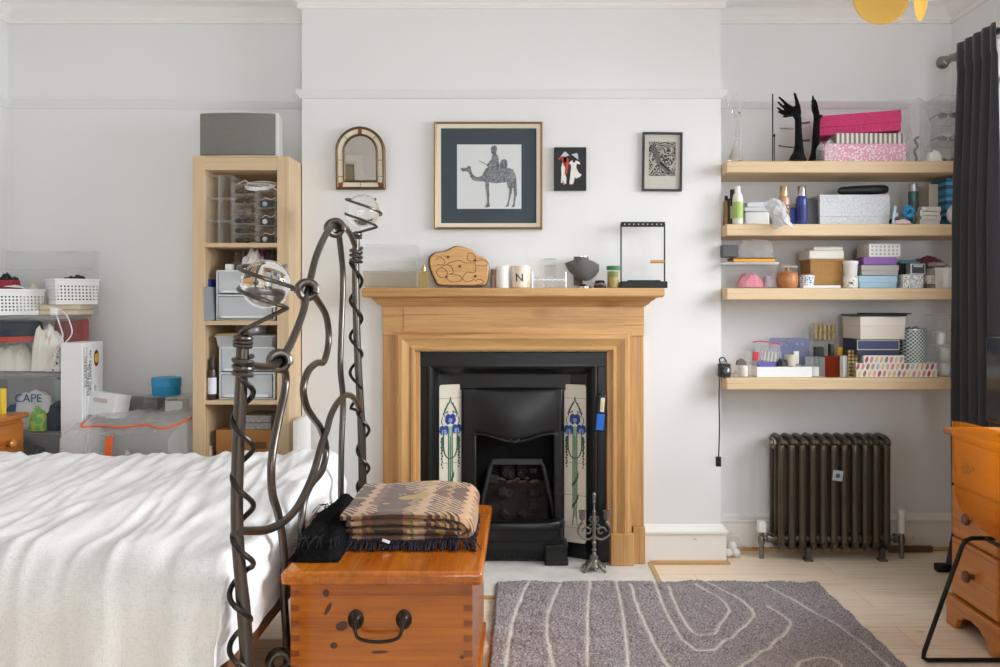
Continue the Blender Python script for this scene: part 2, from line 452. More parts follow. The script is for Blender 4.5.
# outer pilasters and frieze board
obj('pilaster', MB().bx(-.600, -.43, -.040, 0, .178, 1.145), PINE_Z, fs, bevel=.003)
obj('pilaster', MB().bx(.43, .600, -.040, 0, .178, 1.145), PINE_Z, fs, bevel=.003)
obj('frieze_board', MB().bx(-.505, .505, -.050, -.0, 1.055, 1.19), PINE_X, fs, bevel=.002)
obj('frieze_block', MB().bx(-.600, -.505, -.047, 0, 1.055, 1.19), PINE_X, fs, bevel=.002)
obj('frieze_block', MB().bx(.505, .600, -.047, 0, 1.055, 1.19), PINE_X, fs, bevel=.002)
iw, it = .450, .985                              # inner opening half width and height
prof = [(0, 0), (0, .050), (.008, .058), (.018, .058), (.024, .052), (.040, .056), (.060, .066), (.076, .064), (.082, .054), (.092, .054), (.096, .0)]
for nm, path, m in (('leg_moulding', [(-iw, .135), (-iw, it)], PINE_Z), ('header_moulding', [(-iw, it), (iw, it)], PINE_X), ('leg_moulding', [(iw, it), (iw, .135)], PINE_Z)):
    b = MB(); full = [(-iw, .14), (-iw, it), (iw, it), (iw, .14)]
    i0 = full.index(path[0]) if path[0] in full else {(-iw, .135): 0, (iw, it): 2}[path[0]]
    t = MB().sweep(full, prof, False, xz, cap=True)
    k = len(prof); vs_ = t.v[i0*k:(i0+2)*k]
    fs_ = [(j, (j+1) % k, k+(j+1) % k, k+j) for j in range(k)] + [tuple(range(k)), tuple(range(2*k-1, k-1, -1))]
    obj(nm, b.add(vs_, fs_), m, fs, angle=28)
for sx in (-1, 1):
    a, b_ = sorted((sx*.445, sx*.550)); obj('plinth_block', MB().bx(a, b_, -.072, 0, .006, .152), PINE_Z, fs, bevel=.004)
    a, b_ = sorted((sx*.550, sx*.606)); obj('plinth_block', MB().bx(a, b_, -.046, 0, .006, .178), PINE_Z, fs, bevel=.004)
sh = MB()
pr = [(0, 1.190), (.052, 1.190), (.056, 1.196), (.064, 1.200), (.072, 1.212), (.088, 1.222), (.092, 1.229), (.118, 1.232), (.126, 1.240), (.126, 1.268), (.122, 1.274), (0, 1.274)]
hw = .600
def mantel():
    # the moulded edge returns down both ends of the shelf
    v = []; f = []; k = len(pr)
    for i, (ex, ey) in enumerate(((-1, 0), (-1, 1), (1, 1), (1, 0))):
        for o_, z in pr:
            e = max(0, o_-.046)
            v.append((ex*(hw + e), -ey*max(o_, .05) if o_ else (-ey*.0), z))
    for i in range(3):
        for j in range(k-1): f.append((i*k+j, i*k+j+1, (i+1)*k+j+1, (i+1)*k+j))
    f += [tuple(i*k + k-1 for i in range(4)), tuple(range(k)), tuple(range(3*k, 4*k))]
    return MB().add(v, f)
obj('mantelshelf', mantel(), PINE_X, fs, angle=30)
MZ = 1.274                                        # top of the mantelshelf

# ================================================================== cast iron insert
fi = thing('fireplace_insert', 'black cast-iron fireplace insert with flower-tile side panels inside the pine surround', 'fireplace', (-.039, YB, .006))
# local x from -.454 to .454
outer = [(-.445, 0), (-.445, .972), (.445, .972), (.445, 0)]
cove = [(0, -.002), (0, .020), (.055, .022), (.062, .030), (.072, .031), (.080, .026), (.095, .006), (.108, -.014), (.118, -.020), (.120, -.022), (.120, -.04), (.0, -.04)]
cove = [(-u*.88, w) for u, w in cove]
obj('cast_frame', MB().sweep(outer, cove, False, xz), IRON, fi, angle=32)
obj('back_plate', MB().bx(-.42, .42, .055, .065, .79, .925).bx(-.42, -.24, .066, .07, 0, .8).bx(.24, .42, .066, .07, 0, .8), IRON, fi)
obj('top_plate', MB().bx(-.45, .45, -.030, -.0205, .905, .972), IRON, fi, bevel=.003)
# splayed side panels with tiles
TILE = None
def tile_mat():
    t = NT('ivory_tile'); v = t.coord()
    b = t.n('ShaderNodeTexBrick'); b.inputs['Scale'].default_value = 1; b.offset = 0
    b.inputs['Brick Width'].default_value = 2.0; b.inputs['Row Height'].default_value = .152
    b.inputs['Mortar Size'].default_value = .0012
    b.inputs['Color1'].default_value = lin('dfdace'); b.inputs['Color2'].default_value = lin('dcd6c8'); b.inputs['Mortar'].default_value = lin('8d897f')
    mpn = t.n('ShaderNodeMapping'); tc = t.n('ShaderNodeTexCoord'); t.l(tc.outputs['Object'], mpn.inputs['Vector'])
    mpn.inputs['Rotation'].default_value = (PI/2, 0, 0); mpn.inputs['Location'].default_value = (1.0, .07, 0)
    t.l(mpn.outputs['Vector'], b.inputs['Vector'])
    t.bsdf(b.outputs['Color'], .22, 0, coat=.3); return t.m
TILE = tile_mat(); TGREEN = plain('2f5a3a', .3); TBLUE = plain('27408c', .3); TLBLUE = plain('7f9cc4', .3); TPALE = plain('8fb29a', .3)
def tile_design(b):
    """stems, leaves and three blue flowers, thin raised glaze; x across +-.05, z up from 0 to .72"""
    y = -.0006
    def ln(pts, r=.0019): b.tube([(x, y, z) for x, z in catmull2(pts)], r, 6)
    b.use(0)
    for sx in (-1, 1):
        ln([(sx*.003, .668), (sx*.010, .650), (sx*.024, .632), (sx*.034, .605), (sx*.028, .590)])
        ln([(sx*.0, .684), (sx*.005, .655)])
        ln([(sx*.026, .608), (sx*.012, .618), (sx*.016, .606)])
        ln([(sx*.038, .590), (sx*.044, .570), (sx*.036, .555)])
        ln([(sx*.034, .53), (sx*.034, .47), (sx*.032, .435), (sx*.022, .408), (sx*.010, .398), (0, .396)], .003)
        ln([(sx*.010, .54), (sx*.010, .20), (sx*.006, .16), (sx*.012, .08)])
        for k in range(11): b.ball((sx*(.040+.003*(k % 2)), y, .490-k*.0135), .0068-.0003*k, 8, 6, (1, .25, 1.3))
        for k in range(6): b.ball((sx*(.012+.0042*k), y, .652-.0095*k), .0045, 8, 6, (1, .25, 1.2))
    ln([(0, .50), (0, .12)])
    for zz, sg in ((.275, 1), (.175, 1)):
        b.prism([(-.016, zz), (.002, zz+.020), (.018, zz+.062), (.018, zz+.034), (.002, zz+.004), (-.012, zz-.016)], -.0012, 0)
    b.use(1)
    for cx, cz, r in ((0, .578, 1.15), (-.031, .528, 1.0), (.031, .532, 1.0)):
        b.prism([(cx-.020*r, cz+.018*r), (cx-.008*r, cz+.024*r), (cx, cz+.018*r), (cx+.008*r, cz+.024*r), (cx+.020*r, cz+.018*r), (cx+.024*r, cz-.006*r), (cx+.012*r, cz-.022*r), (cx, cz-.014*r), (cx-.012*r, cz-.022*r), (cx-.024*r, cz-.006*r)], -.0012, 0)
    b.use(2)
    for cx, cz, r in ((0, .574, .6), (-.031, .520, .75), (.031, .524, .75)):
        b.prism([(cx-.012*r, cz+.016*r), (cx+.012*r, cz+.016*r), (cx+.018*r, cz-.008*r), (cx, cz-.020*r), (cx-.018*r, cz-.008*r)], -.0022, 0)
    b.use(3)
    b.prism([(-.015, .545), (.015, .545), (.010, .47), (0, .43), (-.010, .47)], -.0009, 0)
    for sx in (-1, 1): b.prism([(sx*.003, .46), (sx*.0075, .46), (sx*.0075, .20), (sx*.003, .20)], -.0009, 0)
    return b
def catmull2(p): return [(q.x, q.y) for q in catmull([(a, b, 0) for a, b in p], 6)]
for sx in (-1, 1):
    x_out, x_in = sx*.342, sx*.243
    y_out, y_in = .018, .062
    ang = math.atan2(y_in-y_out, x_in-x_out)
    # local frame: x runs left to right along the panel
    cx, cy = (x_out+x_in)/2, (y_out+y_in)/2
    rz = math.atan2(-(y_in-y_out)*sx, abs(x_in-x_out))
    z0 = .075
    wv = math.hypot(x_out-x_in, y_out-y_in)/2
    pts = []
    for (px, pz) in ((-wv, 0), (wv, 0), (wv, .742), (-wv, .742)):
        pts.append((px, pz))
    rr = .012; poly = []
    for (px, pz), a0 in zip(((-wv+rr, rr), (wv-rr, rr), (wv-rr, .742-rr), (-wv+rr, .742-rr)), (PI, 1.5*PI, 0, .5*PI)):
        for k in range(5): poly.append((px+rr*math.cos(a0+k*PI/8), pz+rr*math.sin(a0+k*PI/8)))
    tp = obj('tile_panel', MB().prism(poly, 0, .006), TILE, fi, loc=(cx, cy-.004, z0), rot=(0, 0, rz), label='ivory tile panel with blue flowers on green stems')
    obj('flower_glaze', tile_design(MB()), [TGREEN, TBLUE, TLBLUE, TPALE], tp)
    M = Matrix.Translation((cx, cy+.006, z0)) @ Matrix.Rotation(rz, 4, 'Z')
    obj('side_plate', MB().bx(-wv-.03, wv+.045, 0, .01, -.075, .80, M), IRON, fi)
# hood plate with wavy lip
hood = [(-.205, .80), (.225, .80)]
lip = [(.225, .580), (.19, .588), (.15, .583), (.10, .568), (.04, .556), (0.01, .553), (-.02, .556), (-.08, .568), (-.13, .583), (-.17, .588), (-.205, .580)]
def hood_mesh():
    b = MB(); n = 28; m = 10
    lz = lambda x: .553 + .033*(math.sin(min(1, abs(x-.01)/.17)*PI/2)**2) - (.008 if abs(x-.01) > .19 else 0)
    def fn(u, v):
        x = -.205+.43*u; z = lz(x) + (.80-lz(x))*v
        bul = .030*math.sin(PI*u)*(1-v)**.8 + .012*math.sin(PI*v)*math.sin(PI*u)
        return (x, .048-bul, z)
    b.grid(fn, n, m); return b
obj('hood', hood_mesh(), IRON, fi, solid=.012, angle=60)
pts = [( -.205+.43*u, .048-.030*math.sin(PI*u)-.006, .553+.033*(math.sin(min(1, abs(-.205+.43*u-.01)/.17)*PI/2)**2)-(.008 if abs(-.205+.43*u-.01)>.19 else 0)) for u in [k/28 for k in range(29)]]
obj('hood_lip', MB().tube(pts, .006, 8).tube([(x*.3+.007, y-.006, z-.001) for x, y, z in pts[9:20]], .006, 8), IRON, fi)
# jambs either side of the fire opening
for sx, a, b_ in ((-1, -.235, -.170), (1, .192, .236)):
    obj('jamb', MB().bx(a, b_, .035, .06, .07, .60).bx(a, b_, .04, .06, .55, .80), IRON, fi, bevel=.008)
# firebox: back, sides, grate
SOOT = plain('0a0a0a', .9, var=.5, bump=.6, bscale=30); BRICK = plain('2a2320', .95, var=.5, bump=.8, bscale=25)
obj('firebox_lining', MB().bx(-.28, .28, .188, .193, 0, .80).bx(-.285, -.25, .06, .19, 0, .80).bx(.25, .285, .06, .19, 0, .80).bx(-.28, .28, .06, .19, .78, .80), SOOT, fi)
ft = MB()
tr = [(-.165, .16), (-.135, .30), (-.105, .425), (-.095, .445), (.135, .445), (.145, .425), (.175, .30), (.205, .16)]
ft.tube([(x, .075, z) for x, z in tr], .011, 8)
ft.prism([(-.10, .435), (.14, .435), (.14, .462), (-.10, .462)], .062, .085)
obj('grate_frame', ft, plain('2b2c30', .45), fi, bevel=.002)
cb = MB()
random.seed(3)
for k in range(34):
    x = random.uniform(-.10, .13); z = random.choice([.36, .38, .40, .23, .29, .19]) ; y = .14+random.uniform(-.04, .03)
    r = random.uniform(.016, .03); M = Matrix.Translation((x, y, z)) @ Matrix.Rotation(random.random()*3, 4, (random.random(), 1, random.random()))
    cb.box((0, 0, 0), (r*1.8, r*1.5, r*1.2), M)
cb.bx(-.14, .17, .13, .17, .12, .34)
obj('fire_brick', cb, BRICK, fi, bevel=.004)
rb = MB()
for k in range(14):
    x = -.09 + .016*k + random.uniform(-.004, .004); rb.ball((x, .098, .352+random.uniform(-.008, .012)), .010, 8, 6, (1.2, .8, .7))
obj('coal', rb, plain('4a3426', .9, var=.5, bump=.5, bscale=40), fi, kind='stuff')
# rounded front bar and its feet
def bow(prof, a0, a1, n=28):
    b = MB(); k = len(prof); v = []; f = []
    for i in range(n+1):
        a = PI*(a0+(a1-a0)*i/n); 
        for o_, z in prof:
            ex, ey = .225+o_, .095+o_
            c_, s_ = math.cos(a), math.sin(a)
            p = lambda q: math.copysign(abs(q)**.62, q)
            v.append((.010 - ex*p(c_), .040 - ey*p(s_), z))
    for i in range(n):
        for j in range(k):
            j2 = (j+1) % k; f.append((i*k+j, i*k+j2, (i+1)*k+j2, (i+1)*k+j))
    f += [tuple(range(k)), tuple(range((n)*k, (n+1)*k))]
    return b.add(v, f)
obj('front_bar', bow([(-.045, .128), (-.045, .185), (-.030, .196), (-.012, .198), (.004, .190), (.010, .176), (.008, .160), (.000, .154), (-.002, .110), (.006, .104), (.006, .094), (-.02, .090), (-.045, .096)], 0, 1), IRON, fi, angle=40)
for x0, x1 in ((-.235, -.165), (.150, .252)):
    obj('foot', MB().bx(x0, x1, -.065, .04, 0, .095).bx(x0-.004, x1+.004, -.070, .04, 0, .022).bx(x0-.003, x1+.003, -.067, .04, .082, .096), IRON, fi, bevel=.006)
gv = MB().bx(-.17, .18, .0, .004, .0, .09)
for k in range(24):
    x = -.165+.0145*k; gv.ball((x, -.004, .035), .008, 8, 6, (.8, .5, 2.2)).ball((x+.007, -.004, .012), .006, 8, 6, (1, .5, 1))
obj('ash_grille', gv, IRON, fi)
for z_ in (.30, .367): obj('shaft_band', MB().bx(.190, .240, .030, .036, z_, z_+.010), IRON, fi, bevel=.002)

# ================================================================== floating shelves in the alcove
SHZ = [1.852, 1.5655, 1.2740, .8650]; SY = 3.632
names = ['topmost pale oak floating shelf carrying the black hands and pink boxes', 'second pale oak floating shelf down, carrying a marbled box and bottles',
         'third pale oak floating shelf down, carrying a wicker basket', 'lowest pale oak floating shelf, just above the radiator']
for z, l in zip(SHZ, names):
    o = solo('floating_shelf', MB().bx(.932, 2.108, SY, YW, -.054, 0), OAK, l, 'shelf', (0, 0, z), bevel=.006, seg=3, group='floating shelves in the alcove')

# ================================================================== open shelving unit
UY = 3.53; US = F/UY
ux0, ux1 = wx(192.5, UY), wx(289, UY); uzt = wz(156, UY)
un = thing('shelving_unit', 'tall narrow oak-effect open cube shelving unit in the recess behind the bed', 'shelving unit', ((ux0+ux1)/2, UY, 0))
hw_ = (ux1-ux0)/2; tk = .053
obj('side_panel', MB().bx(-hw_, -hw_+tk, 0, .39, 0, uzt), UNIT, un, bevel=.002)
obj('side_panel', MB().bx(hw_-tk, hw_, 0, .39, 0, uzt), UNIT, un, bevel=.002)
obj('top_panel', MB().bx(-hw_+tk, hw_-tk, 0, .39, wz(170, UY), uzt), UNITX, un)
obj('bottom_panel', MB().bx(-hw_+tk, hw_-tk, 0, .39, 0, .055), UNITX, un)
obj('back_panel', MB().bx(-hw_+tk, hw_-tk, .38, .39, .055, uzt-.06), UNITX, un)
UZ = [wz(y, UY) for y in (243, 321, 400.5, 478)]
for z in UZ: obj('shelf', MB().bx(-hw_+tk, hw_-tk, .003, .38, z-.018, z), UNITX, un)

# ================================================================== radiator
RADM = plain('585146', .30, .5, var=.25, bump=.15, bscale=60)
rx0, ryf, pitch, NS = 1.219, 3.735, .0496, 11
rad = thing('radiator', 'old dark cast-iron column radiator under the lowest floating shelf', 'radiator', (rx0+pitch*(NS-1)/2, 3.81, 0))
RFLAT = (.66, 1.0)
def section():
    b = MB(); zt, zb = .554, .07
    for y in (-.062, 0, .062):
        b.tube(catmull([(0, y*.8, zb-.02), (0, y, zb+.02), (0, y, .2), (0, y, .45), (0, y, zt-.03), (0, y*.8, zt+.005)], 4), [.0155]*21, 12, flat=RFLAT)
    b.tube(catmull([(0, -.074, zt-.01), (0, -.05, zt+.014), (0, 0, zt+.018), (0, .05, zt+.014), (0, .074, zt-.01)], 5), .0125, 12)
    b.tube(catmull([(0, -.074, zb+.012), (0, -.05, zb-.016), (0, 0, zb-.018), (0, .05, zb-.016), (0, .074, zb+.012)], 5), .0125, 12)
    M = Matrix.Rotation(PI/2, 4, 'Y')
    for z in (.095, .545):
        b.lathe([(.016, -.0245), (.020, -.0245), (.022, -.012), (.022, .012), (.020, .0245), (.016, .0245)], 18, M=Matrix.Translation((0, -.03, z)) @ M)
        b.lathe([(.022, -.0245), (.024, 0), (.022, .0245)], 14, M=Matrix.Translation((0, .03, z)) @ M)
    return b.mesh('section', RADM)
sm = section()
for i in range(NS):
    o = bpy.data.objects.new('section', sm); COL.objects.link(o); o.parent = rad; o.location = ((i-(NS-1)/2)*pitch, 0, 0)
for i in (2, 9):
    obj('foot', MB().bx(-.012, .012, -.08, -.05, 0, .06).bx(-.02, .02, -.085, -.045, 0, .01), RADM, rad, loc=((i-(NS-1)/2+.5)*pitch, 0, 0), bevel=.003)
M = Matrix.Rotation(PI/2, 4, 'Y')
e = pitch*NS/2
obj('end_plug', MB().lathe([(.030, 0), (.030, .006), (.020, .008), (.018, .022), (.010, .024), (0, .024)], 8, M=Matrix.Translation((-e, -.03, .545)) @ Matrix.Rotation(-PI/2, 4, 'Y')), STEEL, rad)
for sx in (-1, 1):
    v = obj('valve', MB().lathe([(.014, 0), (.014, .02), (.022, .022), (.022, .034), (.012, .036), (.012, .058)], 12, M=Matrix.Translation((sx*e, -.03, .095)) @ Matrix.Rotation(sx*PI/2, 4, 'Y')).tube([(sx*(e+.058), -.03, 0), (sx*(e+.058), -.03, .13)], .011, 12).lathe([(.015, .05), (.017, .06), (.017, .075), (.013, .085)], 12, c=(sx*(e+.058), -.03, .02)), STEEL, rad)
    if sx < 0: obj('valve_cap', MB().bx(-.018, .018, -.018, .018, .125, .175), WHITEP, v, loc=(-(e+.058), -.03, 0), bevel=.005)
    else: obj('valve_cap', MB().lathe([(.016, .12), (.019, .13), (.019, .18), (.017, .20), (.019, .205), (.019, .225), (.012, .232), (0, .232)], 20), WHITEP, v, loc=(e+.058, -.03, 0))
obj('sticker', MB().bx(-.024, .024, -.001, .001, -.024, .024), plain('a9adb2', .5), rad, loc=(.012, -.0755, .40), rot=(0, .12, 0), label='small grey square sticker')
obj('sticker_dot', MB().lathe([(.011, 0), (.008, .004), (0, .005)], 16, M=Matrix.Rotation(PI/2, 4, 'X')), plain('55585c', .4), rad, loc=(.012, -.077, .40))

# ================================================================== bits on the floor by the wall
solo('wooden_batten', MB().bx(1.78, 1.99, 3.862, 3.884, 0, .03), plain('6b4a30', .6, var=.15), 'dark wooden batten lying on the floor beside the radiator', 'batten', bevel=.003)
# ================================================================== rug
import numpy as np
RX0, RX1, RY0, RY1 = -.108, 1.270, 1.05, 3.425
def rug():
    nu, nv = 300, 460
    gx = np.linspace(RX0, RX1, nu+1); gy = np.linspace(RY0, RY1, nv+1)
    X, Y = np.meshgrid(gx, gy, indexing='ij')
    rs = np.random.RandomState(5)
    curves = [[(110, 47), (90, 85), (75, 130), (65, 180), (58, 238)], [(180, 47), (155, 110), (150, 160), (165, 238)], [(245, 45), (240, 110), (240, 238)],
        [(303, 45), (315, 100), (325, 170), (330, 238)], [(335, 50), (350, 100), (372, 150), (395, 195), (420, 238)],
        [(388, 45), (405, 90), (435, 150), (465, 190), (490, 203), (530, 188), (575, 155), (605, 128), (605, 108), (570, 78), (520, 55), (500, 46)],
        [(420, 58), (440, 105), (465, 148), (490, 168), (520, 158), (548, 122), (553, 106), (530, 80), (480, 52)],
        [(560, 250), (600, 222), (640, 192), (675, 162), (690, 142), (684, 128), (640, 100)],
        [(615, 48), (665, 72), (720, 100), (770, 128), (820, 160), (870, 200), (920, 245)], [(690, 250), (715, 225), (745, 214), (775, 214), (800, 226), (812, 250)]]
    D = np.full(X.shape, 9.0)
    for c in curves:
        P = catmull([(480+a/2.222, 560+b/2.222, 0) for a, b in c], 5)
        W = []
        for p in P:
            Yp = F*(H-.024)/(p.y-HY); W.append((wx(p.x, Yp), Yp))
        for (x0, y0), (x1, y1) in zip(W[:-1], W[1:]):
            dx, dy = x1-x0, y1-y0; L = dx*dx+dy*dy+1e-12
            t = np.clip(((X-x0)*dx+(Y-y0)*dy)/L, 0, 1)
            D = np.minimum(D, np.hypot(X-(x0+t*dx), Y-(y0+t*dy)))
    tuft = rs.rand(*X.shape)
    big = np.zeros(X.shape)
    for k in range(14):
        kx, ky = rs.uniform(-45, 45, 2); big += np.sin(X*kx+Y*ky+rs.uniform(0, 6.28))
    Z = .022 + .008*(tuft-.5)*(1-.8*np.exp(-(D/.008)**2)) + .0012*big - .004*np.exp(-(D/.010)**2)
    edge = np.minimum(np.minimum(X-RX0, RX1-X), np.minimum(Y-RY0, RY1-Y))
    Z = np.where(edge < .012, Z*np.clip(edge/.012, .12, 1)**.5, Z)
    X = X + rs.uniform(-.0025, .0025, X.shape); Y = Y + rs.uniform(-.0025, .0025, X.shape)
    b = MB(); b.v = list(map(tuple, np.stack([X, Y, Z], -1).reshape(-1, 3).tolist()))
    n1 = nv+1
    b.f = [(i*n1+j, (i+1)*n1+j, (i+1)*n1+j+1, i*n1+j+1) for i in range(nu) for j in range(nv)]; b.mi = [0]*len(b.f)
    t = NT('grey_pile')
    at_ = t.n('ShaderNodeAttribute', attribute_name='carve'); at_.attribute_type = 'GEOMETRY'
    v = t.coord(); f = t.noise(v, 150, 3, .8); g = t.noise(v, 26, 4, .75)
    col = t.ramp(f, [(.34, '574f54'), (.48, '968e91'), (.66, 'c3bbbc')])
    col = t.mix(t.math('MULTIPLY', t.math('GREATER_THAN', g, .66), .55), col, lin('5b5357'))
    col = t.mix(at_.outputs['Fac'], col, lin('e2dcd6'))
    t.bsdf(col, .95, 0, t.bump(f, .9, .006), sheen=.15, spec=.1)
    o = solo('rug', b, t.m, 'grey shaggy rug with carved pale contour lines on the boards', 'rug', angle=180)
    a = o.data.attributes.new('carve', 'FLOAT', 'POINT')
    a.data.foreach_set('value', (np.exp(-(D/.0058)**2)*(rs.rand(*D.shape)*.3+.7)).ravel().astype('f'))
    o.visible_shadow = True
    return o
rug()

# ================================================================== bed
BPX = -.685                                      # plane of the foot end
METAL = plain('625c57', .30, .9, bump=.12, bscale=70, var=.12)
METALD = plain('3d3936', .33, .85, bump=.12, bscale=70)
def bp(px, py, dx=0.0):
    """point of the foot end seen at a pixel"""
    Y = F*(-BPX)/(VX-px); return (BPX+dx, Y, wz(py, Y))
YP0, YP1 = 1.965, 3.42
bed = thing('bed', 'double bed with wrought iron foot end of twisted posts and looping rails', 'bed', (-1.6, 2.6, 0))
B0 = Vector((-1.6, 2.6, 0))
def L(p): return tuple(Vector(p) - B0)
obj('mattress', MB().bx(-2.47, -.745, 1.99, 3.24, .40, .525), plain('e8e6e1', .9), bed, loc=tuple(-B0), bevel=.05, seg=4)
obj('base_frame', MB().bx(-2.47, -.735, 2.01, 2.05, .27, .37).bx(-2.47, -.735, 3.18, 3.22, .27, .37).bx(-.765, -.735, 2.05, 3.18, .27, .37).bx(-2.47, -2.44, 2.05, 3.18, .27, .37)
    .bx(-2.44, -2.40, 2.01, 2.06, 0, .27).bx(-2.44, -2.40, 3.17, 3.22, 0, .27), plain('6e4528', .6, var=.15), bed, loc=tuple(-B0), bevel=.004)
sl = MB().bx(-2.46, -.74, 2.01, 3.21, .372, .398)
obj('slat_board', sl, plain('a8764a', .6, var=.15), bed, loc=tuple(-B0))
rails = {
 'upper': [(244, 364), (254, 366), (266, 367), (277, 363), (286, 352), (294, 336), (300, 321), (304, 309), (307, 294), (310, 281), (316, 257), (325, 236), (333, 226), (343, 226), (350, 234), (355, 246)],
 'far': [(338, 228), (341, 252), (343, 281), (341, 340), (340.5, 370), (343, 400), (341.5, 445), (341, 478), (341, 500)],
 'mid': [(309, 289), (314, 297), (325, 316), (327.5, 340), (323, 361), (315.5, 363), (307, 371), (302, 388), (305, 406), (312, 418), (319, 428), (325, 448), (321, 470), (309, 486), (302, 505), (300, 535), (301, 560)],
 'arc': [(361, 412), (353, 399), (344, 395), (334, 401), (325, 415), (320, 430), (314, 445), (305, 476), (291, 506), (277, 522), (263, 529.5), (250, 531), (240, 531)],
 'near': [(281, 362), (285, 376), (284, 392), (278, 419), (272, 452), (270.5, 475), (272, 495), (277, 512), (281, 532), (283.5, 560), (283, 592), (285, 624), (286.5, 655), (285, 690)]}
off = {'upper': 0, 'far': .0, 'mid': .004, 'arc': 0, 'near': .002}
for k, pts in rails.items():
    obj('rail', MB().tube(catmull([L(bp(x, y, off[k]+(.024*math.sin(PI*i/(len(pts)-1)) if k == 'arc' else 0))) for i, (x, y) in enumerate(pts)], 6), .0115, 12), METAL, bed)
def knot(px, py, r, tr, turns=1.6, tilt=(.5, .35)):
    c = Vector(bp(px, py)); M = Matrix.Translation(c - B0) @ Matrix.Rotation(tilt[0], 4, 'Z') @ Matrix.Rotation(tilt[1], 4, 'Y')
    n = int(26*turns)
    return MB().tube([M @ Vector((r*math.cos(2*PI*turns*i/n), (i/n-.5)*tr*2.6, r*math.sin(2*PI*turns*i/n))) for i in range(n+1)], tr, 10)
for a in ((279.5, 361, .024, .011), (307, 290, .026, .012), (335, 228, .026, .012), (279, 661, .026, .010)):
    obj('knot', knot(*a), METAL, bed)
def helix(fn, turns, n=22, ph=0.0):
    N = int(turns*n)
    return [fn(i/N, 2*PI*turns*i/N + ph) for i in range(N+1)]
def post(path, coil0, coil1, pitch, r, collars, ballc, br, sgn, coil_r):
    P = catmull([Vector(p)-B0 for p in path], 6)
    o = obj('bedpost', MB().tube(P, [r*(1.05 if i < len(P)*.4 else .95) for i in range(len(P))], 14), METAL, bed)
    def axis(z):
        for a, b in zip(P[:-1], P[1:]):
            lo, hi = (a, b) if a.z < b.z else (b, a)
            if lo.z <= z <= hi: return lo.lerp(hi, (z-lo.z)/max(1e-6, hi.z-lo.z))
        return P[-1] if abs(z-P[-1].z) < abs(z-P[0].z) else P[0]
    R = r + coil_r*.95
    turns = (coil1-coil0)/pitch
    def fn(t, a):
        z = coil0+(coil1-coil0)*t; c = axis(z); w = .006*math.sin(z*9)
        return (c.x+(R+.002)*math.cos(a), c.y-(R+.002)*math.sin(a), z+w)
    obj('twisted_rod', MB().tube(helix(fn, turns), coil_r, 8), METALD, o)
    for z0, z1, cr, n in collars:
        pt = (z1-z0)/n
        obj('collar', MB().tube(helix(lambda t, a: (axis(z0).x+(r+cr*.8)*math.cos(a), axis(z0).y-(r+cr*.8)*math.sin(a), z0+(z1-z0)*t), n, 20), cr, 8), METAL, o)
    c = Vector(ballc)-B0
    G = NT('ball_glass'); g = G.n('ShaderNodeBsdfPrincipled'); g.inputs['Base Color'].default_value = (.97, .98, .98, 1)
    g.inputs['Transmission Weight'].default_value = 1; g.inputs['Roughness'].default_value = .02; g.inputs['IOR'].default_value = 1.45
    G.l(g.outputs[0], G.out.inputs['Surface'])
    obj('glass_ball', MB().ball(tuple(c), br, 40, 24), G.m, o, label='clear glass ball held in the wire spiral')
    top = P[-1] if P[-1].z > P[0].z else P[0]
    def sp(t, a):
        z = -.82*br + 1.72*br*t; rr = math.sqrt(max(0, br*br-(z*.85)**2))+.008
        return Vector((c.x+rr*math.cos(a), c.y-rr*math.sin(a), c.z+z-.20*rr*math.cos(a)))
    S = helix(sp, 1.95, 24, ph=-.1)
    lead = catmull([tuple(top-Vector((0, 0, .02))), tuple(top+Vector((-.006, 0, .012))), tuple(top.lerp(S[0], .45)+Vector((-.022, -.006, 0))), tuple(S[0])], 8)
    obj('wire_spiral', MB().tube(lead[:-1]+S, .0055, 8), METAL, o)
    return o
fp = [(BPX-.005+.0, YP0, 0), (BPX+.012, YP0, .20), (BPX+.008, YP0, .40), (BPX-.012, YP0, .65), (BPX-.010, YP0, .85), (BPX-.002, YP0, 1.02), (BPX+.002, YP0, 1.125)]
post(fp, .03, 1.03, .138, .0160, [(1.035, 1.082, .0065, 3), (1.105, 1.135, .005, 3)], (wx(266, YP0), YP0+.0, wz(284, YP0)), .060, 1, .0068)
bpth = [(BPX+.01, YP1, 0), (BPX+.008, YP1, .4), (BPX+.002, YP1, .7), (BPX-.014, YP1, 1.0), (BPX-.022, YP1, 1.3), (BPX-.020, YP1, wz(236, YP1))]
post(bpth, .03, wz(262, YP1), .160, .0165, [(wz(262, YP1), wz(248, YP1), .0075, 3), (wz(238, YP1), wz(232, YP1), .006, 2)], (wx(363, YP1), YP1, wz(211, YP1)), .070, 1, .0068)

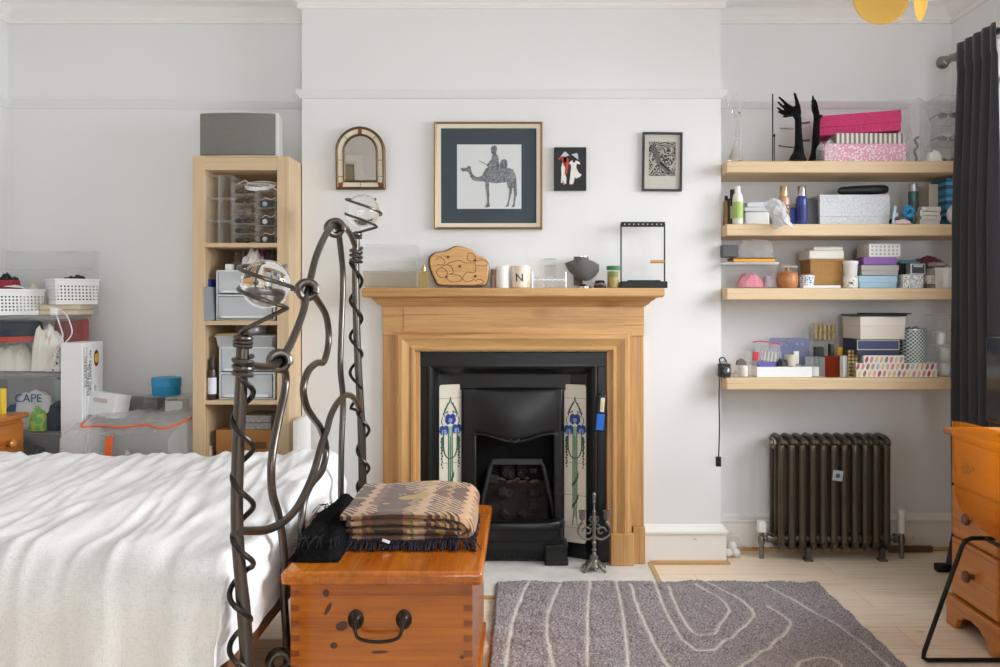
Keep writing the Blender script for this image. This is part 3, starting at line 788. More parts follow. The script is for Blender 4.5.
# bedspread: gauze cover over the mattress, hanging down the near side
def cover():
    Lx, Ly = 1.765, 1.30            # flat length and width of the top
    x_end, y_far, y_near, zt = -.728, 3.262, 1.955, .578
    xs, ys = 230, 250
    drop_end, drop_near, drop_far = .225, .56, .20
    def fold(a, L, r):              # arc a beyond L folds over an edge of radius r -> (along, drop)
        s = a-(L-r)
        if s <= 0: return a, 0.0
        q = PI/2*r
        if s < q: t = s/r; return L-r+r*math.sin(t), r-r*math.cos(t)
        return L, r+(s-q)
    N = mnoise.noise
    def wr(x, y):
        h = 0.0
        a = x*1.0+.18*y
        m = .5+.5*N(Vector((x*1.6, y*1.2, 3.3)))
        wv = N(Vector((x*.9+5, y*.7, 1.1)))*.9
        h += .016*N(Vector(((a+.12*wv)*8, y*.8, .3)))
        h += .022*m*(1-abs(N(Vector(((a+.16*wv)*11+2, y*1.0, 7.7))))*2.2)
        h += .010*(1-abs(N(Vector(((x*.95-y*.16+.05*wv)*17, y*1.7, 2.2))))*2)
        h += .003*N(Vector((x*38, y*7, 5.5)))
        h += .012*N(Vector((x*2.3, y*2.0, 9.1)))
        return h
    vs = []
    fl = lambda t, lo, hi: lo+(hi-lo)*t
    for i in range(xs+1):
        a = fl(i/xs, 0, Lx+drop_end)
        X, dx = fold(a, Lx, .06)
        for j in range(ys+1):
            b = fl(j/ys, -drop_far, Ly+drop_near)
            if b < 0:
                bb, db = fold(-b+.05, .05, .045); Yv = y_far-.0 + (bb-.05)*0; y_t = -b
                s = -b; db = max(0, s-.02); Yv = y_far+min(s, .02)
            else:
                bb, db = fold(b, Ly, .13); Yv = y_far-bb
            dd = (dx**3+db**3)**(1/3) if (dx > 0 and db > 0) else dx+db
            x = x_end-Lx+X; z = zt-dd
            ex, ey = min(1, dx/.06), min(1, db/.08)
            h = wr(a-1.8, b)
            flat = (1-ex)*(1-ey)
            z += h*flat
            if db > 0 and b > 0:
                f = (db/.5)
                k = .016*math.sin(a*31+2*N(Vector((a*3, 0, 1))))*min(1, f*2.2) + .012*N(Vector((a*6, b*1.5, 4)))*min(1, f*3)
                Yv -= k*1.0+.03*f + h*.5; x += .012*N(Vector((b*7, a*2, 2)))*ey
                if dx > 0: x += -.05*f*ex
            if dx > 0:
                x += h*.6*ex + .014*N(Vector((b*7, dx*9, 6)))*ex
                x = min(x, -.702)
            z = max(z, .03)
            # the far corner of the cover is bunched up near the tall post
            z += .020*math.exp(-((b-.05)/.16)**2-((a-Lx+.05)/.10)**2)
            vs.append((x, Yv, z))
    n1 = ys+1
    fsx = [(i*n1+j, (i+1)*n1+j, (i+1)*n1+j+1, i*n1+j+1) for i in range(xs) for j in range(ys)]
    b = MB().add(vs, fsx)
    t = NT('white_gauze'); v = t.coord()
    w1 = t.noise(t.coord(scale=(30, 260, 260)), 1.5, 3, .6); w2 = t.noise(t.coord(scale=(260, 30, 60)), 1.5, 3, .6)
    f = t.math('ADD', w1, w2)
    col = t.ramp(f, [(.7, 'dcdcdc'), (1.1, 'f0f0f1')])
    t.bsdf(col, .9, 0, t.bump(f, .3, .004), sheen=.1, spec=.15)
    return solo('bedspread', b, t.m, 'crumpled white gauze bedspread covering the bed', 'bedspread', angle=180)
cover()

# ================================================================== blanket chest at the foot of the bed
CH_X = wood('honey_pine_across', '8f4408', 'd27c16', 'x', 0.9, .22, coat=.6, planks=('z', .098))
CH_Y = wood('honey_pine_deep', '9c4e0a', 'de8a22', 'y', 0.9, .2, coat=.6, planks=('x', .092))
CH_D = plain('6b3410', .35)
bc = thing('blanket_chest', 'honey-coloured pine blanket chest at the foot of the bed', 'chest', (-.385, 2.57, 0))
bx0, bx1, by0, by1 = -.640, -.135, 2.222, 2.905
l = lambda x: x+.385
obj('plinth', MB().bx(l(bx0)-.008, l(bx1)+.008, by0-2.58, by1-2.56, 0, .05), CH_X, bc, bevel=.006)
obj('lid', MB().bx(l(-.662), l(-.106), 2.195-2.57, 2.93-2.57, .434, .472), CH_Y, bc, bevel=.012, seg=4)
dv = MB().bx(l(bx0), l(bx1), by0-2.57, by1-2.57, .03, .432).use(1)
for k in range(9):
    z = .06+k*.042
    for x0, x1 in ((l(bx0), l(bx0)+.024), (l(bx1)-.024, l(bx1))):
        dv.add([(x0, by0-2.57-.0008, z), (x1, by0-2.57-.0008, z+.003), (x1, by0-2.57-.0008, z+.017), (x0, by0-2.57-.0008, z+.020), (x0, by0-2.56, z), (x1, by0-2.56, z+.003), (x1, by0-2.56, z+.017), (x0, by0-2.56, z+.020)],
               [(0, 1, 2, 3), (4, 7, 6, 5), (0, 4, 5, 1), (3, 2, 6, 7), (0, 3, 7, 4), (1, 5, 6, 2)])
dv.use(2)
for kx, kz, ra, rb_, tl in ((326, 593, .009, .011, .2), (328, 609, .006, .020, -.5), (342, 626, .018, .013, .3), (334, 645.5, .010, .009, 0), (462, 657, .006, .006, 0), (380, 652, .024, .004, .05)):
    cx_, cz_ = l(wx(kx, 2.222)), wz(kz, 2.222)
    dv.prism([(cx_+ra*math.cos(a)*math.cos(tl)-rb_*math.sin(a)*math.sin(tl), cz_+ra*math.cos(a)*math.sin(tl)+rb_*math.sin(a)*math.cos(tl)) for a in [2*PI*k/16 for k in range(16)]], by0-2.57-.0006, by0-2.57+.001)
obj('body', dv, [CH_X, plain('8a4513', .3, coat=.5), plain('4d1f08', .3, coat=.5, var=.3)], bc)
hz = wz(622, 2.222); hx0, hx1 = l(wx(356, 2.222)), l(wx(404, 2.222)); hy = by0-2.57
hd = obj('handle', MB().tube(catmull([(hx0, hy-.014, hz+.008), (hx0+.002, hy-.024, hz-.012), (hx0+.016, hy-.030, hz-.034), ((hx0+hx1)/2, hy-.032, hz-.042), (hx1-.016, hy-.030, hz-.034), (hx1-.002, hy-.024, hz-.012), (hx1, hy-.014, hz+.008)], 6), .0048, 10), plain('3a332c', .35, .8), bc, label='dark iron drop handle')
for hx in (hx0, hx1):
    obj('handle_rose', MB().lathe([(.022, 0), (.022, .004), (.014, .010), (.010, .016), (0, .018)], 20, M=Matrix.Translation((hx, hy, hz+.008)) @ Matrix.Rotation(PI/2, 4, 'X') @ Matrix.Scale(1.25, 4, (0, 1, 0))), plain('3a332c', .35, .8), hd)

# ---- folded blanket with fringe, and a black shawl beside it
def blanket_mat():
    t = NT('woven_blanket'); v = t.coord(); sx = t.n('ShaderNodeSeparateXYZ'); t.l(v, sx.inputs[0])
    X, Y, Z = sx.outputs
    zig = t.math('PINGPONG', Y, .030)
    f = t.math('FRACT', t.math('MULTIPLY', t.math('ADD', t.math('ADD', X, 2.0), t.math('MULTIPLY', zig, .55)), 3.1))
    col = t.ramp(f, [(0, '4a2b29'), (.22, '4a2b29'), (.23, '8e6c50'), (.30, '6b6238'), (.33, 'b48f70'), (.42, 'b48f70'), (.43, '55332f'), (.58, '97774f'), (.62, '3f2523'), (.76, 'b48f70'), (.84, '6a463c'), (.93, '3f2523')], 'CONSTANT')
    d = t.math('PINGPONG', t.math('ADD', X, Y), .012); st = t.math('GREATER_THAN', d, .0075)
    m1 = t.math('GREATER_THAN', t.noise(v, 7, 1, .3), .54)
    col = t.mix(t.math('MULTIPLY', st, m1), col, lin('b79a7a'))
    m2 = t.math('GREATER_THAN', t.noise(t.coord(loc=(3, 7, 1), scale=(1, 1, 3)), 14, 1, .3), .66)
    col = t.mix(m2, col, lin('a3873f'))
    top = t.noise(v, 300, 2, .6)
    col = t.mix(t.math('MULTIPLY', top, .22), col, lin('c9a988'))
    t.bsdf(col, .95, 0, t.bump(top, .6, .003), sheen=.2, spec=.1); return t.m
BLK = blanket_mat()
tx0, tx1, ty0, ty1, tz = wx(338, 2.43), wx(470, 2.45), 2.43, 2.86, .472
tc_ = ((tx0+tx1)/2, (ty0+ty1)/2, tz)
th = thing('folded_blanket', 'folded brown and tan patterned wool blanket on the pine chest', 'blanket', tc_)
hx = (tx1-tx0)/2; hy_ = (ty1-ty0)/2
def cfold(xl0, xl1, xr, zb, zt_, th_, seed):
    """one thick fold open to one side: along the bottom, round the bend, back along the top"""
    N = mnoise.noise; rr = (zt_-zb)/2; zc = (zt_+zb)/2; P = []
    for i in range(25): P.append((xl0+(xr-rr-xl0)*i/24, zb))
    for i in range(1, 12): a = -PI/2+PI*i/12; P.append((xr-rr+rr*1.1*math.cos(a), zc+rr*math.sin(a)))
    for i in range(25): P.append((xr-rr+(xl1-xr+rr)*i/24, zt_))
    n = len(P); m = 26; b = MB(); vs = []; fs_ = []
    def pt(i, off, v):
        p0, p1 = Vector(P[max(i-1, 0)]), Vector(P[min(i+1, n-1)]); d = (p1-p0).normalized(); nn = Vector((-d.y, d.x))
        x, z = P[i][0]+nn.x*off, P[i][1]+nn.y*off
        y = -hy_+2*hy_*v
        y += (.016*N(Vector((x*6, seed, z*30)))+.006*N(Vector((x*19, seed, z*60))))*(1-v)
        w = .010*N(Vector((x*5, y*4, seed)))+.004*N(Vector((x*17, y*13, seed)))
        sag = -.014*max(0, (x-.02)/hx)**2*(z > .05) - .010*max(0, (-x-.03)/hx)**2*(z > .05)
        e = max(0, 1-v/.06); 
        z2 = z+w*min(1, z/.05)+sag
        return (x+.01*N(Vector((y*6, seed, 2))), y, max(.004, z2))
    ring = []
    for v_ in range(m+1):
        v = v_/m; k = 1 if 0 < v_ < m else .55
        for i in range(n): vs.append(pt(i, th_/2*k, v))
        for i in range(n-1, -1, -1): vs.append(pt(i, -th_/2*k, v))
    R = 2*n
    for v_ in range(m):
        for i in range(R): fs_.append((v_*R+i, v_*R+(i+1) % R, (v_+1)*R+(i+1) % R, (v_+1)*R+i))
    for base in (0, m*R):
        for i in range(n-1): fs_.append((base+i, base+i+1, base+R-2-i, base+R-1-i))
    return b.add(vs, fs_)
obj('fold', cfold(-hx, -hx+.005, hx, .022, .092, .022, 3.3), BLK, th, angle=75)
obj('fold', cfold(-hx+.012, -hx+.02, hx-.022, .044, .069, .020, 8.1), BLK, th, angle=75)
fr = MB(); random.seed(11)
NAVY = plain('1a1826', .9, var=.3)
for k in range(150):
    x = -hx-.02+(2*hx+.03)*k/149+random.uniform(-.003, .003)
    y = -hy_-.002+random.uniform(-.004, .004); ln = random.uniform(.035, .06)
    dx = random.uniform(-.012, .012) + (.02 if k > 135 else 0)
    pts = [(x, y+.012, .022), (x+dx*.3, y-.012, .017), (x+dx*.7, y-ln*.6, .008+random.uniform(0, .006)), (x+dx, y-ln, .003+random.uniform(0, .004))]
    fr.tube(catmull(pts, 2), random.uniform(.0016, .0028), 5)
for k in range(26):
    y = -hy_+.02+k*.012; 
    fr.tube(catmull([(hx-.01, y, .02), (hx+.012, y-.004, .014), (hx+random.uniform(.012, .02), y-random.uniform(.0, .02), .006)], 2), .0022, 5)
for k in range(5):      # a few strands trail over the edge of the lid
    q = random.uniform(0, .02)
    fr.tube(catmull([(hx-.01, -hy_+.01+q, .02), (hx+.010, -hy_-.02+q, .012), (hx+.014+.002*k, -hy_-.045+q, .006), (hx+.018, -hy_-.065+q*.5, .004)], 3), .002, 5)
obj('fringe', fr, NAVY, th, label='dark navy fringe', kind='stuff')
obj('care_label', MB().bx(-.012, .012, -.0006, .0006, -.005, .005), plain('cfcfcf', .7), th, loc=(-.05, -hy_-.022, .022), rot=(-.9, .35, 0))
# shawl
def shawl():
    b = MB(); N = mnoise.noise; n, m = 60, 40
    cx, cy = wx(318, 2.45), 2.50
    def fn(u, v):
        x = -.048+.15*u; y = -.225+.46*v
        r = min(1, ((2*u-1)**4+(2*v-1)**4))
        hgt = max(0, 1-r)**.6
        z = hgt*(.058+.030*v+.03*math.exp(-((u-.75)/.25)**2)*(v > .4))+.010*hgt*N(Vector((x*22, y*16, 1)))+.022*hgt*N(Vector((x*14, y*10, 4)))+.004*hgt*N(Vector((x*70, y*50, 2)))
        return (x+.012*N(Vector((y*13, 1, 2))), y+.012*N(Vector((x*15, 4, 2))), max(.001, z))
    b.grid(fn, n, m)
    lo = len(b.v)
    t = NT('black_fur'); v = t.coord(); f = t.noise(v, 130, 3, .7); 
    t.bsdf(t.ramp(f, [(.3, '060607'), (.7, '17171a')]), .9, 0, t.bump(f, .8, .006), spec=.1)
    o = thing('black_shawl', 'black fluffy shawl bundled on the pine chest against the bed', 'shawl', (cx, cy, .4725))
    obj('knitted_body', b, t.m, o, angle=180)
    fr = MB(); random.seed(4)
    for k in range(120):
        u = random.random(); x = -.03+.11*u; y = random.uniform(-.20, .17); z0 = .045+.02*(y > 0)
        d = random.uniform(-.03, .03)
        fr.tube(catmull([(x, y+.03, z0), (x+d*.5, y, z0+.006), (x+d, y-.035, z0-.010)], 2), .0016, 4)
    obj('tassel', fr, plain('101014', .9), o, kind='stuff')
shawl()

# ================================================================== pine desk by the window
DK_X = wood('desk_pine_y', 'a85f1e', 'd68d3e', 'y', .8, .35, coat=.25, knots='7d441a')
DK_Z = wood('desk_pine_z', 'a85f1e', 'd68d3e', 'z', .8, .35, coat=.25)
KNOB = plain('5a3018', .3, coat=.4)
dk = thing('pine_desk', 'pine pedestal desk with wooden knobs under the window, behind the orange chair', 'desk', (1.62, 3.02, 0))
def pedestal(y0, y1):
    pd = obj('pedestal', MB().bx(.014, .46, y0, y1, .10, .715), DK_Z, dk, bevel=.004)
    zs = [(.125, .335), (.345, .525), (.535, .70)]
    for a, b_ in zs:
        dr = obj('drawer', MB().bx(-.004, .014, y0+.018, y1-.018, a, b_), DK_X, pd, bevel=.004)
        obj('knob', MB().lathe([(.010, 0), (.009, .010), (.012, .014), (.021, .022), (.022, .030), (.015, .036), (0, .037)], 18, M=Matrix.Translation((-.004, (y0+y1)/2, (a+b_)/2)) @ Matrix.Rotation(-PI/2, 4, 'Y')), KNOB, dr)
    w = y1-y0
    pl = [(y0-.006, 0), (y0+.05, 0), (y0+.058, .022), (y0+.075, .045), (y0+.095, .050), (y0+.105, .062), (y0+w/2, .070), (y1-.105, .062), (y1-.095, .050), (y1-.075, .045), (y1-.058, .022), (y1-.05, 0), (y1+.006, 0), (y1+.006, .115), (y0-.006, .115)]
    obj('scalloped_plinth', MB().prism(pl, -.012, .012, 'yz').bx(.012, .46, y1-.012, y1+.006, 0, .115).bx(.012, .46, y0-.006, y0+.012, 0, .115), DK_X, pd, bevel=.003)
pedestal(-.320, 0)
pedestal(-1.72, -1.40)
obj('desktop', MB().bx(-.018, .482, -1.75, .022, .715, .738), DK_X, dk, bevel=.008, seg=3)
obj('back_board', MB().bx(.44, .46, -1.40, -.32, .40, .715), DK_X, dk)

# television on the desk
tv = thing('television', 'small black flat television standing on the pine desk', 'television', (1.745, 2.70, .738))
obj('casing', MB().bx(-.012, .03, -.285, .285, .030, .345), plain('101012', .4), tv, bevel=.006)
obj('screen', MB().bx(-.0145, -.011, -.272, .272, .048, .334), plain('08090b', .12, spec=.6), tv)
obj('stand', MB().bx(-.07, .09, -.12, .12, 0, .010).bx(.0, .02, -.03, .03, .01, .05), plain('101012', .3), tv, bevel=.004)

# ================================================================== orange chair
ac = clear('amber_acrylic', 'fcdf98', .22, .05, 'eba02a')
chair = thing('acrylic_chair', 'transparent amber shell chair on black wire sled legs', 'chair', (1.60, 2.43, 0))
prof = [(.27, .445), (.22, .455), (.12, .445), (.02, .437), (-.06, .445), (-.118, .475), (-.148, .52), (-.166, .58), (-.176, .66), (-.182, .74), (-.184, .83)]
PP = catmull([(a, 0, b) for a, b in prof], 5)
def shell(u, v):
    q = v*(len(PP)-1); i = min(int(q), len(PP)-2); p = PP[i].lerp(PP[i+1], q-i)
    s = 2*u-1; back = min(1, max(0, (p.z-.45)/.2)); k = abs(s)**2.4
    hwid = .232-.012*back
    top = max(0, v-.9)/.1
    return (p.x+.014*k*back, s*hwid, p.z+.030*k*(1-back)-.012*top*abs(s)**3)
obj('shell', MB().grid(shell, 30, 50), ac, chair, solid=.006, angle=80, label='see-through amber seat and back')
Y0 = .262
def side(s):
    y = s*Y0
    pts = [(.10, y, .418), (-.085, y, .418), (-.104, y, .410), (-.116, y, .392), (-.185, y, .20), (-.243, y, .036), (-.246, y, .016), (-.232, y, .008), (-.20, y, .0085), (.20, y, .0085), (.23, y, .0085), (.243, y, .018), (.24, y, .036), (.20, y, .25), (.175, y, .392), (.163, y, .412), (.145, y, .418)]
    return MB().tube(pts, .0075, 10, closed=True)
for s in (-1, 1): obj('sled_leg', side(s), BLACKMETAL, chair)
obj('cross_bar', MB().rod((-.04, -Y0, .418), (-.04, Y0, .418), .007), BLACKMETAL, chair)
obj('cross_bar', MB().rod((.10, -Y0, .418), (.10, Y0, .418), .007), BLACKMETAL, chair)

# ================================================================== curtain and its pole
pole_x, pole_z = 2.0, wz(61, 3.77)
cp = thing('curtain_pole', 'brushed steel curtain pole along the window wall with a ball finial', 'curtain pole', (pole_x, 2.5, pole_z))
obj('pole', MB().rod((0, -1.4, 0), (0, 1.25, 0), .013, 14), STEEL, cp)
obj('finial', MB().lathe([(.013, 0), (.020, .004), (.020, .012), (.014, .016), (.026, .028), (.031, .042), (.026, .058), (.012, .068), (0, .07)], 20, M=Matrix.Translation((0, 1.25, 0)) @ Matrix.Rotation(-PI/2, 4, 'X')), STEEL, cp)
for y in (1.22, -1.3):
    obj('bracket', MB().bx(-.008, .106, y-.009, y+.009, -.016, .016).lathe([(.03, 0), (.03, .01)], 16, M=Matrix.Translation((.11, y, 0)) @ Matrix.Rotation(-PI/2, 4, 'Y')), STEEL, cp, bevel=.003)
def curtain():
    N = mnoise.noise; n, m = 170, 70
    y_a, y_b, zt = 3.625, 3.33, pole_z+.032
    def fn(u, v):
        z = zt*(1-v)
        pleat = math.sin(u*PI*2*4.5+.6*math.sin(v*3))
        amp = .020+.026*min(1, v*3)
        spread = 1+.10*v
        y = y_a+(y_b-y_a)*(u*spread-.03*v)+.012*math.sin(u*PI*2*4.5+1.2)*min(1, v*4)+.006*N(Vector((u*5, v*4, 1)))
        x = pole_x-.010-amp*(.3+.45*pleat)-.02*N(Vector((u*4, v*2.0, 5)))*v
        if v < .05: x = pole_x-.018-.012*(.5+.5*pleat)
        if v > .93: x -= .5*(v-.93)*(1-u)
        return (x, y, max(.004, z))
    t = NT('charcoal_cloth'); v = t.coord(); f = t.noise(v, 350, 2)
    t.bsdf(t.ramp(f, [(.3, '2b2b30'), (.7, '3c3c43')]), .75, 0, t.bump(f, .2, .002), sheen=.25, spec=.3)
    c = thing('curtain', 'dark charcoal curtain gathered at the far end of the window', 'curtain', (0, 0, 0))
    obj('cloth', MB().grid(fn, n, m), t.m, c, solid=.003, angle=80)
    for k in range(5):
        y = 3.58-.055*k; hk = MB().tube([(pole_x+.018*math.cos(a), y, pole_z+.018*math.sin(a)) for a in [2*PI*i/16 for i in range(16)]], .003, 6, closed=True)
        obj('hook_ring', hk, STEEL, c)
curtain()

# ================================================================== amber disc pendant lamp
AMB = clear('amber_glass', 'fcebb8', .5, .12, 'f0d27a')
pdl = thing('pendant_lamp', 'ceiling pendant of hanging amber glass discs', 'lamp', (1.0, 2.0, ZC))
obj('ceiling_rose', MB().lathe([(.06, 0), (.06, -.012), (.045, -.03), (.01, -.04)], 24), GOLD, pdl)
obj('stem', MB().rod((0, 0, -.03), (0, 0, -.52), .007), GOLD, pdl)
obj('frame', MB().tube([(.12*math.cos(a), .12*math.sin(a), -.50) for a in [2*PI*i/24 for i in range(24)]], .006, 8, closed=True).rod((-.12, 0, -.50), (.12, 0, -.50), .005).rod((0, -.12, -.50), (0, .12, -.50), .005), GOLD, pdl)
discs = []
Yd = 1.98
discs.append((wx(880, Yd)-1.0, -.02, wz(-3, Yd)-ZC, 0.0)); discs.append((wx(925, Yd)-1.0, .0, wz(-11, Yd)-ZC, 1.3))
discs += [(-.03, .13, -.62, 2.9), (.10, .16, -.62, 2.3), (-.12, .10, -.60, .8), (.02, -.14, -.52, .3)]
for x, y, z, a in discs:
    M = Matrix.Translation((x, y, z)) @ Matrix.Rotation(a, 4, 'Z') @ Matrix.Rotation(PI/2, 4, 'X')
    dd = obj('glass_disc', MB().lathe([(0, -.012), (.03, -.011), (.055, -.006), (.068, -.001), (.070, .003), (.066, .005), (.053, .000), (.03, -.005), (0, -.006)], 40, M=M), AMB, pdl)
    obj('hook', MB().rod((x, y, z+.066), (x*.9, y*.9, -.50), .0025, 8), GOLD, dd)
# ================================================================== generic household pieces
def blob(w, d, h, seed=1.0, rough=1.0, n=36, m=26, sharp=.5):
    """crumpled soft heap, base on z = 0"""
    b = MB(); N = mnoise.noise
    def fn(u, v):
        x, y = 2*u-1, 2*v-1
        r = min(1, max(abs(x)**3+abs(y)**3, 0)); k = (1-r)**sharp if r < 1 else 0
        e = N(Vector((x*2.1+seed, y*2.3, seed)))*.35+(1-abs(N(Vector((x*3.7, y*3.1+seed, seed*2)))))*.28+N(Vector((x*7, y*7, seed)))*.12
        z = h*k*max(.12, .72+rough*(e-.1))
        return (w/2*x*(1+.08*N(Vector((y*3, seed, 1)))), d/2*y*(1+.08*N(Vector((x*3, seed, 2)))), max(.0005, z))
    b.grid(fn, n, m); return b
def drape(pts_top, w, fn):  # not used for solids
    return None
def perf(name, pitch=.012, hole=.55, c='eef0f0'):
    t = NT(name); v = t.coord(); sx = t.n('ShaderNodeSeparateXYZ'); t.l(v, sx.inputs[0])
    u = t.math('ADD', sx.outputs[0], sx.outputs[1])
    def m_(s):
        f = t.math('FRACT', t.math('MULTIPLY', s, 1/pitch)); return t.math('LESS_THAN', f, hole)
    k = t.math('MULTIPLY', m_(t.math('ADD', u, 10.0)), m_(t.math('ADD', sx.outputs[2], 10.0)))
    edge = t.math('MULTIPLY', t.math('GREATER_THAN', sx.outputs[2], .014), t.math('LESS_THAN', sx.outputs[2], .094))
    k = t.math('MULTIPLY', k, edge)
    b = t.n('ShaderNodeBsdfPrincipled'); b.inputs['Base Color'].default_value = lin(c); b.inputs['Roughness'].default_value = .4
    tr = t.n('ShaderNodeBsdfTransparent'); mx = t.n('ShaderNodeMixShader')
    t.l(k, mx.inputs[0]); t.l(b.outputs[0], mx.inputs[1]); t.l(tr.outputs[0], mx.inputs[2]); t.l(mx.outputs[0], t.out.inputs['Surface'])
    return t.m
def open_box(w, d, h, t=.002, flare=0.0):
    """walls and floor of an open container, centred, base at z = 0"""
    b = MB(); f = flare
    o = [(-w/2+f, -d/2+f), (w/2-f, -d/2+f), (w/2-f, d/2-f), (-w/2+f, d/2-f)]; O = [(-w/2, -d/2), (w/2, -d/2), (w/2, d/2), (-w/2, d/2)]
    i_ = lambda q, s: (q[0]-math.copysign(s, q[0]), q[1]-math.copysign(s, q[1]))
    vs = [(x, y, 0) for x, y in o]+[(x, y, h) for x, y in O]+[(*i_(q, t), h) for q in O]
    fs = [(0, 3, 2, 1)]
    for k in range(4):
        j = (k+1) % 4
        fs += [(k, j, 4+j, 4+k), (4+k, 4+j, 8+j, 8+k)]
    return b.add(vs, fs)
def rim(w, d, z, t=.008, h=.012):
    return MB().sweep([(-w/2, -d/2), (w/2, -d/2), (w/2, d/2), (-w/2, d/2)], [(-t/2, z-h), (t/2, z-h), (t/2, z), (-t/2, z)], True, lambda a, b, c: (a, b, c))
def pane(w, d, h): return MB().box((0, 0, h/2), (w, d, h))
def spec(px0, px1, pyt, Y, zb):
    """centre x, width and height of a thing seen between two columns and up to a row"""
    return (wx(px0, Y)+wx(px1, Y))/2, abs(wx(px1, Y)-wx(px0, Y)), wz(pyt, Y)-zb
def bottle(name, label, cat, px0, px1, pyt, Y, zb, body, cap, capfrac=.25, neck=.45, shoulder=.12, group=None, lab=None, square=False, capw=.6, tilt=0):
    cx, w, h = spec(px0, px1, pyt, Y, zb); r = w/2; hb = h*(1-capfrac)
    t = thing(name, label, cat, (cx, Y, zb), group=group)
    if square: obj('body', MB().box((0, 0, hb*.48), (w, w*.8, hb*.96)).cyl((0, 0, 0), r*neck, hb*.9, hb, 14), body, t, bevel=.003)
    else: obj('body', MB().lathe([(r*.92, 0), (r, h*.02), (r, hb*(1-shoulder)), (r*.85, hb*(1-shoulder*.35)), (r*neck, hb*.985), (r*neck, hb)], 24), body, t)
    obj('cap', MB().lathe([(r*capw, hb), (r*capw, h*.985), (r*capw*.9, h), (0, h)], 20), cap, t)
    if lab is not None:
        if square: obj('paper_label', MB().box((0, -w*.4-.0006, hb*.45), (w*.7, .001, hb*.45)), lab, t)
        else: obj('paper_label', MB().lathe([(r+.0007, hb*.18), (r+.0007, hb*.70)], 24, a0=-PI, a1=0), lab, t)
    return t
def carton(name, label, cat, px0, px1, pyt, Y, zb, d, m, rz=0, lid=None, group=None, lidm=None, bev=.0015):
    cx, w, h = spec(px0, px1, pyt, Y, zb)
    if lid is None:
        return solo(name, MB().box((0, d/2, h/2), (w, d, h)), m, label, cat, (cx, Y, zb), (0, 0, rz), group, bevel=bev)
    t = thing(name, label, cat, (cx, Y, zb), rz, group)
    obj('base', MB().box((0, d/2, h*(1-lid)/2), (w-.004, d-.004, h*(1-lid))), m, t, bevel=bev)
    obj('lid', MB().box((0, d/2, h*(1-lid/2)), (w, d, h*lid)), lidm or m, t, bevel=bev)
    return t
def dots(name, base, spot, scale, thr=.3, rand=1.0):
    t = NT(name); v = t.coord(); vo = t.n('ShaderNodeTexVoronoi'); vo.inputs['Scale'].default_value = scale; vo.inputs['Randomness'].default_value = rand
    t.l(v, vo.inputs['Vector']); f = t.math('LESS_THAN', vo.outputs['Distance'], thr)
    t.bsdf(t.mix(f, lin(base), lin(spot)), .5); return t.m

# ================================================================== things on the chimney breast wall
# arched mirror
mir = thing('arched_mirror', 'small arched mirror in a brass and cream tile frame', 'mirror', ((wx(337, YB)+wx(386, YB))/2, YB-.012, wz(190, YB)), rot=(math.radians(3.8), 0, 0))
mw = (wx(386, YB)-wx(337, YB))/2; mh = wz(128, YB)-wz(190, YB)
arch = [(-mw, 0), (mw, 0)] + [(mw*math.cos(a), mh-mw+mw*math.sin(a)) for a in [PI*k/28 for k in range(29)]]
BRASS = plain('6a5638', .5, .6); CREAM = plain('e2d9c4', .35); REDT = plain('8c3a22', .4)
fx = lambda a, b, w: (a, -w, b)
obj('outer_bead', MB().sweep(arch, [(0, -.01), (0, .010), (.006, .015), (.012, .010), (.012, -.01)], True, fx), BRASS, mir)
obj('tile_band', MB().sweep(arch, [(.011, -.01), (.011, .008), (.034, .004), (.034, -.01)], True, fx), CREAM, mir)
obj('inner_bead', MB().sweep(arch, [(.033, -.01), (.033, .007), (.038, .012), (.043, .007), (.043, -.01)], True, fx), BRASS, mir)
ins = MB().prism([(x*.80, (z-mh/2)*.80+mh/2) for x, z in arch], -.002, .002)
MIRR = plain('e8e8e8', .02, 1.0)
obj('mirror_glass', ins, MIRR, mir, smooth=False)
def seg(a, b): return MB().rod((a[0], -.0075, a[1]), (b[0], -.006, b[1]), .0012, 6)
for a, b in (((-mw+.011, .06), (-mw+.034, .06)), ((mw-.011, .06), (mw-.034, .06)), ((-mw+.011, .135), (-mw+.034, .135)), ((mw-.011, .135), (mw-.034, .135)), ((0, .011), (0, .034)), ((-.075, mh-.040), (-.060, mh-.056)), ((.075, mh-.040), (.060, mh-.056))):
    obj('tile_joint', seg(a, b), BRASS, mir)
obj('red_inlay', MB().bx(-.008, .008, -.0095, 0, mh-.034, mh-.011), REDT, mir)
for s in (-1, 1): obj('red_inlay', MB().prism([(s*(mw-.011), .011), (s*(mw-.030), .011), (s*(mw-.034), .034), (s*(mw-.011), .030)], -.0095, 0), REDT, mir)
# camel picture
px0, px1, pz0, pz1 = wx(435, YB), wx(542.5, YB), wz(229.5, YB), wz(123, YB)
cpw, cph = (px1-px0)/2, (pz1-pz0)/2
cam_p = thing('camel_picture', 'large square framed picture of a camel and rider on dark mount', 'picture', ((px0+px1)/2, YB-.004, (pz0+pz1)/2), rot=(math.radians(.8), 0, 0))
rect = lambda w, h: [(-w, -h), (w, -h), (w, h), (-w, h)]
GFR = plain('9a7b4f', .4, .5); CFR = plain('e0d6c2', .5)
obj('gilt_frame', MB().sweep(rect(cpw, cph), [(0, 0), (0, .022), (.004, .026), (.010, .022), (.010, 0)], True, fx), GFR, cam_p)
obj('inner_frame', MB().sweep(rect(cpw-.010, cph-.010), [(0, 0), (0, .020), (.018, .014), (.020, 0)], True, fx), CFR, cam_p)
obj('mount', MB().bx(-cpw+.02, cpw-.02, -.006, 0, -cph+.02, cph-.02), plain('414b54', .7), cam_p)
cxm, czm = (px0+px1)/2, (pz0+pz1)/2
pc = lambda x, y: (wx(440+x/6.67, YB)-cxm, wz(130+y/6.67, YB)-czm)
(qx0, qz1), (qx1, qz0) = pc(115, 100), pc(543, 527)
